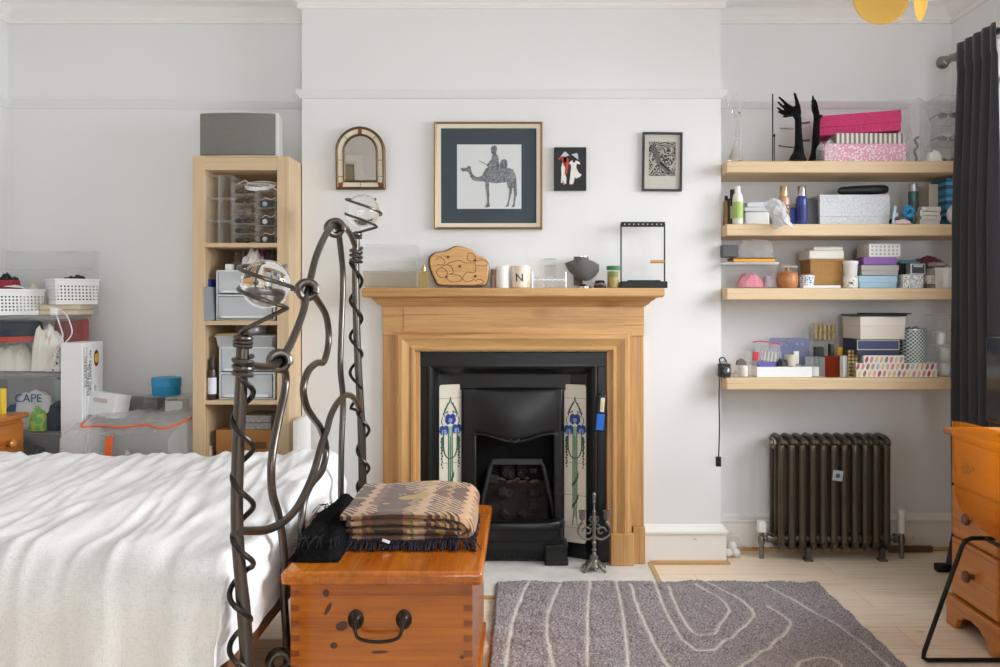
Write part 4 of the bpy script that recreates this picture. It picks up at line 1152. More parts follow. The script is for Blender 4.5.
obj('paper', MB().bx(qx0, qx1, -.0075, -.005, qz0, qz1), plain('f0f0ee', .7), cam_p)
def ink():
    t = NT('stipple_ink'); v = t.coord(); a = t.noise(v, 160, 2, .8); b = t.noise(v, 14, 2)
    f = t.math('ADD', t.math('MULTIPLY', a, .8), t.math('MULTIPLY', b, .2))
    t.bsdf(t.ramp(f, [(.44, '55575a'), (.54, 'a3a4a6')]), .7); return t.m
camel = [[(140, 268), (138, 258), (160, 254), (175, 258), (188, 244), (205, 243), (208, 262), (212, 282), (222, 302), (240, 315), (262, 316), (282, 304), (296, 280), (305, 262), (322, 248), (345, 236), (392, 232), (420, 238), (452, 255), (485, 264), (498, 285), (508, 318), (512, 385), (500, 390), (452, 386), (446, 350), (420, 352), (372, 358), (330, 352), (280, 345), (240, 344), (218, 335), (202, 312), (192, 286), (178, 276), (155, 280)],
    [(302, 345), (326, 345), (328, 400), (330, 440), (328, 480), (334, 505), (330, 516), (294, 518), (310, 500), (316, 470), (312, 430), (304, 390)],
    [(458, 380), (482, 380), (478, 420), (470, 450), (462, 485), (460, 508), (434, 518), (448, 495), (456, 460), (462, 420)],
    [(486, 380), (512, 380), (514, 430), (506, 455), (500, 490), (500, 512), (478, 518), (488, 495), (492, 460), (494, 420)],
    [(345, 160), (340, 145), (342, 120), (352, 108), (372, 106), (382, 118), (381, 138), (374, 152), (378, 165), (390, 180), (394, 215), (392, 240), (345, 245), (340, 232), (320, 250), (310, 238), (330, 212), (344, 200), (348, 175), (358, 165)],
    [(400, 240), (398, 222), (412, 202), (432, 196), (448, 206), (452, 232), (446, 256), (415, 256)]]
for i, c in enumerate(camel): obj('camel_figure' if i < 4 else 'rider_figure', MB().prism([pc(x, y) for x, y in c], -.0088, -.0072), ink() if i == 0 else bpy.data.materials['stipple_ink'], cam_p, smooth=False)
obj('rider_figure', MB().rod((pc(262, 208)[0], -.0085, pc(262, 208)[1]), (pc(312, 232)[0], -.0085, pc(312, 232)[1]), .0016, 6), bpy.data.materials['stipple_ink'], cam_p)
obj('glass', MB().bx(-cpw+.022, cpw-.022, -.0122, -.0115, -cph+.022, cph-.022), clear('picture_glass', 'fbfcfd', .02, .02, 'b9c2cc'), cam_p, smooth=False)
# small black canvas with two figures
qx0, qx1, qz0, qz1 = wx(554, YB), wx(586, YB), wz(191, YB), wz(148, YB)
cv = thing('canvas_picture', 'small black canvas with two figures in white dresses and conical hats', 'picture', ((qx0+qx1)/2, YB, (qz0+qz1)/2))
obj('canvas', MB().bx(-(qx1-qx0)/2, (qx1-qx0)/2, -.020, 0, -(qz1-qz0)/2, (qz1-qz0)/2), plain('17181b', .5, var=.2), cv, bevel=.002)
pv = lambda x, y: (wx(545+x/6.9, YB)-(qx0+qx1)/2, wz(125+y/6.9, YB)-(qz0+qz1)/2)
WD, RD, HT, SK = plain('e6e4e2', .6), plain('c8402c', .6), plain('b9c8d6', .6), plain('b07a5c', .6)
for nm, m, pts in (('white_dress', WD, [(118, 268), (140, 275), (136, 330), (146, 372), (144, 410), (128, 408), (124, 385), (118, 406), (108, 402), (112, 350), (110, 300)]),
        ('red_tunic', RD, [(112, 235), (90, 248), (92, 232), (115, 222), (150, 228), (162, 245), (160, 285), (150, 345), (132, 348), (138, 300), (122, 270)]),
        ('white_dress', WD, [(172, 258), (188, 246), (212, 250), (238, 262), (240, 278), (216, 272), (214, 300), (228, 330), (250, 348), (240, 362), (212, 375), (204, 362), (196, 400), (190, 415), (166, 412), (172, 360), (178, 300), (176, 275), (162, 275)]),
        ('conical_hat', HT, [(104, 225), (132, 190), (140, 190), (166, 215), (140, 224)]), ('conical_hat', HT, [(180, 208), (216, 200), (224, 204), (228, 245), (205, 228)]),
        ('hair', BLACK, [(124, 228), (146, 226), (150, 262), (128, 266)]), ('hair', BLACK, [(190, 234), (212, 236), (206, 264), (188, 262)]),
        ('feet', SK, [(124, 408), (136, 408), (134, 420), (126, 420)]), ('feet', RD, [(166, 410), (182, 412), (190, 410), (188, 420), (166, 418)])):
    obj(nm, MB().prism([pv(x, y) for x, y in pts], -.0212, -.0195), m, cv, smooth=False)
# framed print
qx0, qx1, qz0, qz1 = wx(642, YB), wx(681.5, YB), wz(191.5, YB), wz(133, YB)
pw_, ph_ = (qx1-qx0)/2, (qz1-qz0)/2
pt = thing('framed_print', 'narrow black framed woodcut print of a seated figure on cream paper', 'picture', ((qx0+qx1)/2, YB-.002, (qz0+qz1)/2), rot=(0, math.radians(.6), 0))
obj('frame', MB().sweep(rect(pw_, ph_), [(0, 0), (0, .018), (.009, .018), (.009, 0)], True, fx), plain('2b2a29', .4), pt)
obj('paper', MB().bx(-pw_+.008, pw_-.008, -.006, 0, -ph_+.008, ph_-.008), plain('d9d3c6', .7), pt)
pr_ = lambda x, y: (wx(545+x/6.9, YB)-(qx0+qx1)/2, wz(125+y/6.9, YB)-(qz0+qz1)/2)
def cut():
    t = NT('woodcut'); v = t.coord(); w1 = t.n('ShaderNodeTexWave'); w1.inputs['Scale'].default_value = 20; w1.inputs['Distortion'].default_value = 30; w1.inputs['Detail'].default_value = 3; w1.inputs['Detail Scale'].default_value = 1.2; w1.wave_type = 'RINGS'
    t.l(v, w1.inputs['Vector']); t.bsdf(t.ramp(w1.outputs['Fac'], [(.5, '3a3835'), (.62, 'bdb6a8')]), .7); return t.m
(ax, az1), (bx_, az0) = pr_(714, 118), pr_(898, 354)
obj('print_block', MB().bx(ax, bx_, -.0066, -.005, az0, az1), cut(), pt)
for nm, m, pts in (('figure', plain('6d6860', .7), [(735, 140), (750, 135), (760, 155), (775, 175), (788, 215), (800, 250), (850, 300), (892, 335), (880, 345), (830, 320), (790, 290), (765, 262), (745, 215), (735, 180)]),
        ('figure_outline', plain('cfc8ba', .7), [(718, 240), (740, 185), (746, 190), (730, 250), (770, 270), (720, 340), (716, 330), (752, 278)]), ('figure_outline', plain('cfc8ba', .7), [(795, 255), (850, 312), (890, 250), (893, 262), (856, 322), (790, 268)])):
    obj(nm, MB().prism([pr_(x, y) for x, y in pts], -.0075, -.006), m, pt, smooth=False)
obj('glass', MB().bx(-pw_+.009, pw_-.009, -.011, -.0105, -ph_+.009, ph_-.009), bpy.data.materials['picture_glass'], pt, smooth=False)

# ================================================================== on the mantelshelf
YM = 3.655; MT = 1.2745
cx, w_, h_ = spec(362, 418, 245, YM-.02, MT)
ab = thing('acrylic_box', 'clear acrylic lidded box at the end of the mantelshelf by the bedpost', 'box', (cx, YM+.005, MT))
obj('body', open_box(w_, .10, h_*.62, .003), CLEARM, ab, bevel=.001); obj('lid', open_box(w_+.004, .104, h_*.37, .003), CLEAR, ab, loc=(0, 0, h_), rot=(PI, 0, 0), bevel=.001)
obj('folded_liner', MB().bx(-w_/2+.006, w_/2-.006, -.03, .04, .004, h_*.40), clear('paper_tissue', 'eeeae2', .3, .6, 'e6e0d6'), ab, bevel=.006)
for sx in (-1, 1): obj('clip', MB().bx(sx*w_*.38-.014, sx*w_*.38+.014, -.055, -.051, h_*.66, h_*.70), CLEARM, ab)
bottle('perfume_bottle', 'small gold perfume bottle on the mantelshelf beside the burl puzzle', 'bottle', 420, 428.5, 265, 3.64, MT, clear('gold_glass', 'fdf7df', .22, .1, 'ecd9a0'), GOLD, .26, .5, .1, square=True, capw=.38)
# burl wood puzzle box
bur = thing('wooden_puzzle', 'rounded burl wood puzzle board standing on the mantelshelf', 'puzzle', (wx(459, 3.65), 3.655, MT))
pz = lambda x, y: (wx(350+x/5.88, 3.65)-wx(459, 3.65), wz(230+y/5.88, 3.65)-MT)
outl = [(520, 326), (490, 285), (468, 235), (460, 190), (468, 155), (500, 132), (545, 125), (580, 112), (610, 97), (640, 94), (680, 105), (720, 120), (752, 148), (790, 165), (815, 195), (818, 240), (812, 290), (800, 320), (770, 330), (640, 330)]
O = [(p.x, p.y) for p in catmull([(*pz(x, y), 0) for x, y in outl], 4, True)]
O = [(x, max(z, 0)) for x, z in O]
BURL = wood('burl_wood', 'bd8547', 'ecc184', 'x', 1.6, .3, coat=.4, contrast=.7)
obj('bark_edge', MB().prism(O, -.018, .03), plain('6e4a2c', .7, var=.3), bur, bevel=.006)
mz = h_c = .09
obj('face', MB().prism([(x*.965+.004, max(.001, (z-.09)*.965+.09)) for x, z in O], -.026, -.012), BURL, bur, bevel=.006, seg=3)
GRV = plain('5b3415', .7)
for loop in ([(505, 180), (530, 160), (560, 185), (550, 205), (515, 205)], [(575, 200), (600, 190), (640, 180), (680, 195), (720, 195), (740, 205), (735, 250), (690, 250), (665, 285), (690, 305), (735, 290)], [(690, 170), (700, 140), (730, 145), (740, 175), (715, 185), (690, 170)],
             [(510, 245), (530, 225), (560, 230), (575, 255), (560, 280), (525, 275), (510, 245)], [(575, 260), (620, 262), (655, 275), (650, 300), (600, 305), (570, 285)], [(745, 185), (780, 175), (810, 195), (800, 212), (750, 210)], [(735, 300), (765, 290), (790, 310), (745, 322)], [(540, 220), (570, 205), (600, 220), (610, 250), (590, 260)]):
    obj('puzzle_joint', MB().tube([(a, -.0262, b) for a, b in [(p.x, p.y) for p in catmull([(*pz(x, y), 0) for x, y in loop], 5)]], .0011, 6), GRV, bur)
for x, y in ((580, 160), (737, 180), (648, 214), (570, 277), (738, 272)):
    obj('peg', MB().lathe([(.006, 0), (.005, .004), (0, .005)], 12, M=Matrix.Translation((pz(x, y)[0], -.026, pz(x, y)[1])) @ Matrix.Rotation(PI/2, 4, 'X')), plain('6b3f12', .4), bur)
bottle('lip_balm_tube', 'slim copper pink tube tucked behind the white jar on the mantelshelf', 'tube', 491, 496.5, 269, 3.69, MT, plain('dcb9a8', .4), plain('c99c88', .35, .4), .3, .9, .02, capw=.95)
cx, w_, h_ = spec(495.5, 509.5, 266, 3.645, MT)
jr = thing('white_jar', 'white lidded ceramic jar on the mantelshelf', 'jar', (cx, 3.645, MT))
obj('body', MB().lathe([(w_*.46, 0), (w_*.48, .004), (w_*.48, h_*.78), (w_*.44, h_*.80)], 28), plain('ecebe9', .25), jr); obj('lid', MB().lathe([(w_*.49, h_*.80), (w_*.5, h_*.82), (w_*.5, h_*.97), (w_*.46, h_), (0, h_)], 28), plain('f1f1f0', .25), jr)
cx, w_, h_ = spec(511, 530.5, 266, 3.655, MT)
cd = thing('scented_candle', 'cream candle glass marked with a black letter N', 'candle', (cx, 3.655, MT))
obj('glass_cup', MB().lathe([(w_*.42, 0), (w_*.46, .003), (w_*.5, h_*.95), (w_*.49, h_), (w_*.45, h_*.98), (w_*.42, h_*.8), (0, h_*.78)], 32), plain('e9ddcb', .3, coat=.3), cd)
lettering('letter', 'N', .05, plain('1c1c1c', .6), cd, (-.006, -w_*.478, h_*.45), (PI/2, 0, -.10))
obj('wick', MB().rod((0, 0, h_*.77), (0, 0, h_*.9), .001, 6), BLACK, cd)
cx, w_, h_ = spec(532, 566, 272, 3.645, MT)
rk = thing('glass_votive_rack', 'clear rack holding three glass votives on the mantelshelf', 'candle holder', (cx, 3.645, MT))
obj('tray', open_box(w_, .055, h_*.42, .002), CLEARM, rk); obj('base', MB().bx(-w_/2, w_/2, -.028, .028, 0, .006), CLEARM, rk)
for k in (-1, 0, 1): obj('votive', MB().lathe([(.012, .008), (.022, .018), (.0245, .036), (.018, .052), (.015, .056), (.013, .052), (.019, .036), (0, .014)], 24, c=(k*w_*.31, 0, 0)), CLEARM, rk)
obj('wire', MB().rod((-w_/2, -.0285, h_*.5), (w_/2, -.0285, h_*.5), .0015, 6).rod((-w_/2+.002, -.0285, 0), (-w_/2+.002, -.0285, h_), .0015, 6).rod((w_/2-.002, -.0285, 0), (w_/2-.002, -.0285, h_), .0015, 6), SILVER, rk)
cx, w_, h_ = spec(544.5, 556, 258.5, 3.695, MT)
st = thing('acrylic_stand', 'clear acrylic display stand behind the glass votives', 'stand', (cx, 3.697, MT))
obj('upright', MB().bx(-w_/2, w_/2, -.001, .001, 0, h_), clear('very_clear', 'fafbfb', .03, .03), st); obj('top_edge', MB().bx(-w_/2, w_/2, -.003, .003, h_-.004, h_).bx(-w_/2, w_/2, -.003, .003, h_*.74, h_*.76), plain('8f969a', .2), st); obj('foot', MB().bx(-w_/2, w_/2, -.018, .018, 0, .003), CLEARM, st)
# jewellery bust
bu = thing('necklace_bust', 'small grey velvet necklace display bust on the mantelshelf', 'bust', (wx(582, 3.655), 3.66, MT))
VEL = plain('5f5d5b', .9, sheen=.3, bump=.2, bscale=300)
pb = lambda x, y: (wx(510+x/5.88, 3.65)-wx(582, 3.65), wz(220+y/5.88, 3.65)-MT)
bo = [(378, 218), (418, 222), (457, 216), (462, 236), (490, 246), (522, 264), (520, 298), (500, 328), (470, 350), (445, 356), (410, 345), (378, 325), (350, 300), (335, 275), (324, 256), (352, 246), (376, 238)]
def bust():
    b = MB(); P = [pb(x, y) for x, y in bo]; c = pb(425, 290)
    n = len(P); rings = 6; vs = []; fs = []
    for r in range(rings+1):
        k = r/rings
        for x, z in P: vs.append((c[0]+(x-c[0])*k, -.030*(1-k*k)-.004, c[1]+(z-c[1])*k))
    for r in range(rings):
        for j in range(n): fs.append((r*n+j, r*n+(j+1) % n, (r+1)*n+(j+1) % n, (r+1)*n+j))
    return b.add(vs, fs)
obj('chest_form', bust(), VEL, bu, solid=.010, angle=60)
nx, nz = pb(418, 228)
obj('neck', MB().lathe([(.034, -.02), (.031, 0), (.033, .012), (.030, .016), (0, .016)], 24, M=Matrix.Translation((nx, .002, nz-.008)) @ Matrix.Scale(.75, 4, (0, 1, 0))), VEL, bu)
obj('neck_plate', MB().lathe([(.033, 0), (.033, .003), (0, .003)], 24, M=Matrix.Translation((nx, .002, nz+.008)) @ Matrix.Scale(.75, 4, (0, 1, 0))), SILVER, bu)
obj('back_strut', MB().prism([(-.035, .012), (.0, .012), (.012, .10), (-.040, .10)], .012, .022), plain('57534e', .8), bu)
obj('base', MB().lathe([(.030, 0), (.030, .008), (.014, .018), (.010, .03)], 20, c=(pb(440, 370)[0], 0, 0)), SILVER, bu)
jb = MB(); random.seed(8)
bt = thing('bead_bracelet', 'small heap of dark beads beside the grey bust', 'bracelet', (wx(600, 3.63), 3.632, MT))
for lv in range(3): obj('strand', MB().tube([((.020-.003*lv)*math.cos(a)*1.2, (.016)*math.sin(a), .006+.011*lv+.003*math.sin(3*a)) for a in [2*PI*i/22 for i in range(22)]], .0055, 8, closed=True), plain(['4a3b38', '8d8686', '3b2f33'][lv], .25, .4), bt)
cx, w_, h_ = spec(606.5, 620, 266, 3.64, MT)
gj = thing('spice_jar', 'small green-lidded glass jar of dried leaves on the mantelshelf', 'jar', (cx, 3.64, MT))
obj('glass', MB().lathe([(w_*.42, 0), (w_*.46, .004), (w_*.46, h_*.80), (w_*.42, h_*.84)], 24), CLEAR, gj); obj('filling', MB().lathe([(w_*.41, .003), (w_*.43, .006), (w_*.43, h_*.76), (0, h_*.77)], 24), dots('dried_leaves', 'b5a15c', '5c5a32', 120, .35), gj)
obj('paper_label', MB().lathe([(w_*.47, h_*.50), (w_*.47, h_*.74)], 24, a0=-2.3, a1=-.8), plain('7d8a55', .6), gj); obj('lid', MB().lathe([(w_*.49, h_*.82), (w_*.5, h_*.84), (w_*.5, h_*.98), (w_*.47, h_), (0, h_)], 28), plain('2f7d4a', .35), gj)
# jewellery stand
cx, w_, h_ = spec(621, 664.5, 222, 3.655, MT)
js = thing('jewellery_stand', 'black metal frame jewellery stand with a wooden peg on the mantelshelf', 'jewellery stand', (cx, 3.655, MT))
obj('tray', MB().bx(-w_/2-.006, w_/2+.006, -.045, .045, 0, .004).sweep([(-w_/2-.006, -.045), (w_/2+.006, -.045), (w_/2+.006, .045), (-w_/2-.006, .045)], [(0, 0), (.004, 0), (.004, .030), (0, .030)], True, lambda a, b, c: (a, b, c)), BLACKMETAL, js, bevel=.002)
obj('padded_insert', MB().bx(-w_*.36, w_*.40, -.03, .03, .004, .036), plain('242425', .8), js, bevel=.006)
for s in (-1, 1): obj('upright', MB().bx(s*w_/2-.003, s*w_/2+.003, -.003, .003, .004, h_-.01), BLACKMETAL, js)
tb = obj('hook_bar', MB().bx(-w_/2-.001, w_/2+.001, -.008, .008, h_-.022, h_), BLACKMETAL, js, bevel=.001)
for k in range(9): obj('hook_hole', MB().lathe([(.0032, 0), (.0032, .001), (0, .001)], 10, M=Matrix.Translation((-w_*.42+w_*.105*k, -.008, h_-.011)) @ Matrix.Rotation(PI/2, 4, 'X')), plain('b9b9b5', .5), tb)
obj('wooden_peg', MB().rod((.035, -.002, h_*.40), (w_/2-.002, -.002, h_*.40), .0075, 14), plain('c79a63', .5, var=.1), js)

# ================================================================== by the hearth
tc = thing('inspection_torch', 'small blue and chrome pocket torch hanging on the iron fireplace', 'torch', (wx(601, 3.66), 3.672, wz(413, 3.66)), rot=(0, math.radians(4), 0))
obj('body', MB().bx(-.021, .021, -.012, .012, -.085, .085), plain('18191c', .4), tc, bevel=.009, seg=3); obj('grip', MB().bx(-.020, .017, -.017, -.010, -.080, -.005), plain('1c66c8', .35), tc, bevel=.006, seg=3)
obj('lens', MB().bx(-.006, .013, -.016, -.011, .005, .070), plain('dfe3e6', .15, .2), tc, bevel=.004); obj('lamp_strip', MB().bx(.0, .010, -.0175, -.015, .018, .055), plain('e3d35a', .3), tc, bevel=.002)
obj('hanging_hook', MB().tube(catmull([(0, 0, .083), (.0, .0, .094), (.006, .006, .098), (0, .012, .09)], 5), .002, 6), STEEL, tc)
# candelabra
YC = 3.60; can = thing('candelabra', 'tarnished ornate two-arm metal candelabra standing on the hearth', 'candelabra', (wx(594, YC), YC, .006))
PEW = plain('77736b', .42, .5, var=.25, bump=.35, bscale=70)
pcn = lambda x, y: ((wx(550+x/6.67, YC)-wx(594, YC)), wz(480+y/6.67, YC)-.006)
ft = MB().lathe([(.030, .014), (.034, .020), (.024, .034), (.016, .048), (.018, .052), (.018, .062), (.012, .066)], 20)
for k in range(4):
    a = PI/4+k*PI/2
    c, s = math.cos(a), math.sin(a)
    ft.tube(catmull([(c*.018, s*.018, .034), (c*.036, s*.036, .026), (c*.052, s*.052, .012), (c*.062, s*.062, .006)], 5), [.010-.0004*i for i in range(16)], 8)
    ft.ball((c*.064, s*.064, .006), .0065, 10, 8)
    a2 = k*PI/2; ft.tube(catmull([(math.cos(a2)*.028, math.sin(a2)*.028, .016), (math.cos(a2)*.046, math.sin(a2)*.046, .020), (math.cos(a2)*.050, math.sin(a2)*.050, .009)], 4), .005, 6)
obj('foot', ft, PEW, can)
zt = pcn(290, 80)[1]
obj('stem', MB().lathe([(.013, .062), (.010, .075), (.007, .082), (.012, .088), (.012, .092), (.006, .098), (.008, .115), (.011, .122), (.006, .130), (.010, .150), (.007, .160), (.009, .20), (.013, .215), (.010, .235), (.006, .255), (.009, .262), (.005, .27), (.004, .30), (.008, .306), (.005, .315), (.008, .325), (.006, .333), (.010, .338), (.005, .348), (0, zt)], 18), PEW, can)
for s, ct in ((-1, pcn(215, 150)), (1, pcn(378, 155))):
    arm = MB(); ex = ct[0]
    sp = [(s*.006, 0, .150), (s*.018, 0, .140), (s*.040, 0, .138), (ex+s*.014, 0, .160), (ex+s*.016, 0, .190), (ex, 0, .212)]
    arm.tube(catmull(sp, 7), .0055, 8)
    q = [(ex*.56+s*.0 + (.024-.0021*i)*math.cos(i*.62)*s, 0, .172+(.024-.0021*i)*math.sin(i*.62)) for i in range(11)]
    arm.tube(catmull(q, 4), .0045, 8)
    q = [(ex*.30 + (.016-.0017*i)*math.cos(PI+i*.7)*s, 0, .198+(.016-.0017*i)*math.sin(PI+i*.7)) for i in range(9)]
    arm.tube(catmull(q, 4), .003, 8)
    arm.tube(catmull([(s*.004, 0, .225), (s*.014, 0, .24), (s*.020, 0, .225), (s*.012, 0, .212), (s*.006, 0, .20)], 5), .003, 8)
    ao = obj('arm', arm, PEW, can)
    obj('candle_socket', MB().lathe([(.005, .206), (.008, .214), (.005, .222), (.012, .228), (.014, .234), (.014, .256), (.018, .262), (.018, .266), (.012, .266), (.011, .24), (0, .24)], 18, c=(ex, 0, 0)), PEW, ao)
# little clear tub on the boards by the breast, and the plug with its hanging cord
cx, w_, h_ = spec(723, 740, 536, 3.80, 0)
tb = thing('plastic_tub', 'small clear plastic tub of white cotton balls on the floor by the chimney breast', 'tub', (cx, 3.80, 0))
obj('tub_wall', open_box(w_, .08, h_*.85, .002, .008), CLEARM, tb); obj('lid', MB().box((0, 0, h_*.93), (w_+.012, .092, .012)), CLEARM, tb, bevel=.003)
for k, (x, y, z) in enumerate(((-.018, -.01, .024), (.018, -.008, .024), (.0, .018, .024), (.004, -.006, .055))): obj('cotton_ball', MB().ball((x, y, z), .020, 12, 8), plain('f2efee', .9), tb)

# ================================================================== in the shelving unit
UB = [z+.0005 for z in UZ]
YU = 3.56
def tower(name, label, px0, px1, h, z, n, cols=1, Y=3.545, d=.16):
    x0, x1 = wx(px0, Y), wx(px1, Y); w = x1-x0
    t = thing(name, label, 'organiser', ((x0+x1)/2, Y+d/2, z))
    obj('case', MB().bx(-w/2, -w/2+.002, -d/2, d/2, 0, h).bx(w/2-.002, w/2, -d/2, d/2, 0, h).bx(-w/2, w/2, d/2-.002, d/2, 0, h), CLEAR, t)
    for k in range(n+1): obj('divider', MB().bx(-w/2, w/2, -d/2, d/2, h*k/n-.001 if k else 0, h*k/n+.001), CLEARM, t)
    if cols > 1: obj('partition', MB().bx(-.001, .001, -d/2, d/2, 0, h), CLEARM, t); obj('front_edge', MB().bx(-.004, .004, -d/2-.002, -d/2, 0, h), CLEARM, t)
    return t, w, d
tower('acrylic_organiser', 'clear acrylic organiser of empty boxes in the top cube of the shelving unit', 206.5, 231, .300, UB[0], 3, 2)
tb_, w_, d_ = tower('acrylic_organiser', 'clear acrylic tower of sunglasses trays in the top cube of the shelving unit', 232.5, 255, .262, UB[0], 6)
xb = tb_.location.x
sung = [('4a3028', 'brown tortoiseshell sunglasses in the topmost tray of the clear tower'), ('3a2a26', 'dark brown sunglasses in the second tray down of the clear tower'), ('7a6a66', 'pale grey framed sunglasses in the third tray down of the clear tower'),
        ('20282a', 'blue-black sunglasses in the fourth tray down of the clear tower'), ('26301f', 'green tinted black sunglasses in the fifth tray down of the clear tower'), ('141416', 'black sunglasses in the bottom tray of the clear tower')]
def sunglasses(col, label, loc, wd, grp, rz=0):
    t = thing('sunglasses', label, 'sunglasses', loc, rz, grp); m = plain(col, .2, coat=.5)
    for s in (-1, 1):
        obj('lens', MB().ball((s*wd*.25, 0, .013), wd*.23, 14, 10, (1, .18, .62)), m, t)
        obj('temple', MB().rod((s*wd*.47, .004, .018), (s*wd*.44, .11, .012), .0024, 6), m, t)
    obj('bridge', MB().tube(catmull([(-wd*.06, 0, .017), (0, -.002, .020), (wd*.06, 0, .017)], 3), .0024, 6), m, t); return t
for k, (c, l_) in enumerate(sung): sunglasses(c, l_, (xb-.012, 3.575, UB[0]+.262*(5-k)/6+.0012), .078, 'sunglasses in the clear tower')
tc_, w_, d_ = tower('acrylic_organiser', 'clear acrylic three-drawer tower of trinkets in the top cube', 257, 275, .235, UB[0], 3)
xc = tc_.location.x
for k, (c1, c2, l_) in enumerate((('2a2a2c', 'c9c9c9', 'dark and silver jewellery box in the bottom drawer of the trinket tower'), ('34373c', 'e5e5e5', 'dark case with a white bead in the middle drawer of the trinket tower'), ('3a3d42', '9fb4c8', 'dark case with a pale clasp in the top drawer of the trinket tower'))):
    z = UB[0]+.235*k/3+.0012; t = thing('trinket_case', l_, 'case', (xc, 3.60, z), group='cases in the trinket tower')
    obj('case_body', MB().bx(-.034, .034, -.03, .03, 0, .034), plain(c1, .4), t, bevel=.004); obj('clasp', MB().ball((-.012, -.032, .018), .012, 12, 8), plain(c2, .3), t); obj('chain', MB().tube(catmull([(-.03, -.02, .036), (-.01, -.024, .046), (.012, -.02, .038), (.03, -.022, .048)], 5), .003, 6), SILVER, t)
cb_ = MB(); zc = UB[0]+.29
loops = []
for k in range(4):
    for i in range(16):
        a = 2*PI*i/16; loops.append((wx(256, 3.56)+(.058+.004*k)*math.cos(a)+.004*k, 3.59+.03*math.sin(a), UB[0]+.240+.004*k+.020*math.sin(a)*(1 if k % 2 else .6)+.012))
cab = catmull([(wx(232, 3.56), 3.62, UB[0]+.270), (wx(242, 3.56), 3.60, UB[0]+.285), (wx(248, 3.56), 3.59, UB[0]+.270)]+loops+[(wx(268, 3.56), 3.58, UB[0]+.262), (wx(277, 3.56), 3.57, UB[0]+.236)], 3)
solo('coiled_cable', MB().tube(cab, .0028, 6), WHITEP, 'coiled white cable lying over the clear towers in the top cube', 'cable')
def drawer_unit(label, px0, px1, pyt, z, inner):
    Y = 3.562; cx, w, h = spec(px0, px1, pyt, Y, z); d = .25
    t = thing('drawer_tower', label, 'drawer unit', (cx, Y+d/2, z))
    obj('carcass', MB().bx(-w/2, -w/2+.008, -d/2, d/2, 0, h).bx(w/2-.008, w/2, -d/2, d/2, 0, h).bx(-w/2, w/2, -d/2, d/2, h-.008, h).bx(-w/2, w/2, -d/2, d/2, 0, .006).bx(-w/2, w/2, -d/2, d/2, h/2-.004, h/2+.004).bx(-w/2, w/2, d/2-.004, d/2, 0, h), plain('dfe4e8', .4), t, bevel=.002)
    for k in range(2):
        z0 = .010+k*h/2
        dr = obj('drawer', MB().bx(-w/2+.012, w/2-.012, -d/2-.004, -d/2, z0, z0+h/2-.016), FROST, t, bevel=.002)
        obj('pull', MB().bx(-w*.40, w*.40, -d/2-.012, -d/2-.003, z0, z0+.014), plain('dfe4e8', .4), dr, bevel=.003)
        obj('bin', MB().bx(-w/2+.02, w/2-.02, -d/2+.01, d/2-.02, z0+.004, z0+h*.26), inner[k], dr)
    return t, h
IN1, IN2 = plain('d8d5d8', .8, var=.1), plain('e9e9ea', .8)
dt, dh = drawer_unit('white two-drawer plastic unit in the second cube beside the grey file', 216, 275, 270, UB[1], [plain('d3c7cf', .8, var=.15), IN2])
z2 = UB[1]+dh
mf = thing('magazine_file', 'slim grey magazine file in the second cube of the shelving unit', 'file', (wx(210.5, 3.56), 3.63, UB[1]), rot=(0, math.radians(-3), 0))
obj('case', open_box(.035, .20, .150, .002), plain('9aa1a6', .45, .3, var=.1), mf); obj('blue_folder', MB().bx(-.004, .008, -.06, .07, .005, .185), plain('1f2f9c', .5), mf)
carton('small_box', 'tiny white box on the white drawer unit of the second cube', 'box', 225, 232, 264, 3.575, z2, .06, WHITEP)
carton('jewellery_box', 'dark ridged jewellery box on the drawer unit of the second cube', 'box', 232.5, 240, 262, 3.60, z2, .08, plain('574f4d', .4, var=.3), lid=.4)
solo('white_pouch', blob(.10, .11, .085, 2.7, 1.2), plain('e8e8e8', .8), 'crumpled white pouch on the drawer unit of the second cube', 'pouch', (wx(252, 3.6), 3.63, z2))
t = thing('clear_tray', 'clear tray of small bottles at the back of the second cube', 'tray', (wx(254, 3.7), 3.76, z2)); obj('tray_wall', open_box(.20, .09, .075, .002), CLEARM, t)
for k in range(4): obj('bottle', MB().cyl((-.07+.045*k, 0, 0), .015, .003, .09).cyl((-.07+.045*k, 0, 0), .009, .09, .105), plain(['6a6a6a', 'b0a89e', '8d2f7a', '4b4b52'][k], .4), t)
solo('purple_purse', blob(.05, .05, .055, 5.1, .8, 20, 14), plain('9c2a8f', .5), 'small purple purse on the clear bottle tray in the second cube', 'purse', (wx(268, 3.6), 3.725, z2+.10))
dt, dh = drawer_unit('white two-drawer plastic unit in the third cube beside the medicine bottle', 219, 275, 347, UB[2], [plain('eaeaea', .8), plain('c9d1d8', .8)])
z3 = UB[2]+dh
lt = thing('lidded_tray', 'translucent white lidded tray on the drawer unit of the third cube', 'tray', (wx(245, 3.57), 3.64, z3)); obj('body', open_box(.25, .16, .045, .002, .006), FROST, lt); obj('lid', MB().box((0, 0, .048), (.262, .17, .008)), FROST, lt, bevel=.003)
carton('wooden_tray', 'flat tan wooden tray lying on the lidded tray in the third cube', 'tray', 216, 242, 333.5, 3.575, z3+.0525, .11, plain('c9a76c', .5, var=.08), bev=.003)
solo('round_tin', MB().lathe([(.050, 0), (.052, .004), (.052, .036), (.050, .040), (.053, .041), (.053, .050), (.048, .053), (0, .053)], 32), plain('b9bac2', .3, .7), 'round silver tin on the lidded tray in the third cube', 'tin', (wx(256, 3.66), 3.665, z3+.0525))
bottle('medicine_bottle', 'dark medicine bottle with white label in the third cube', 'bottle', 208, 216.5, 358, 3.567, UB[2], plain('3b2620', .3, coat=.4), plain('2b2b2d', .5), .24, .55, .15, lab=plain('dfe3ee', .6), capw=.62)
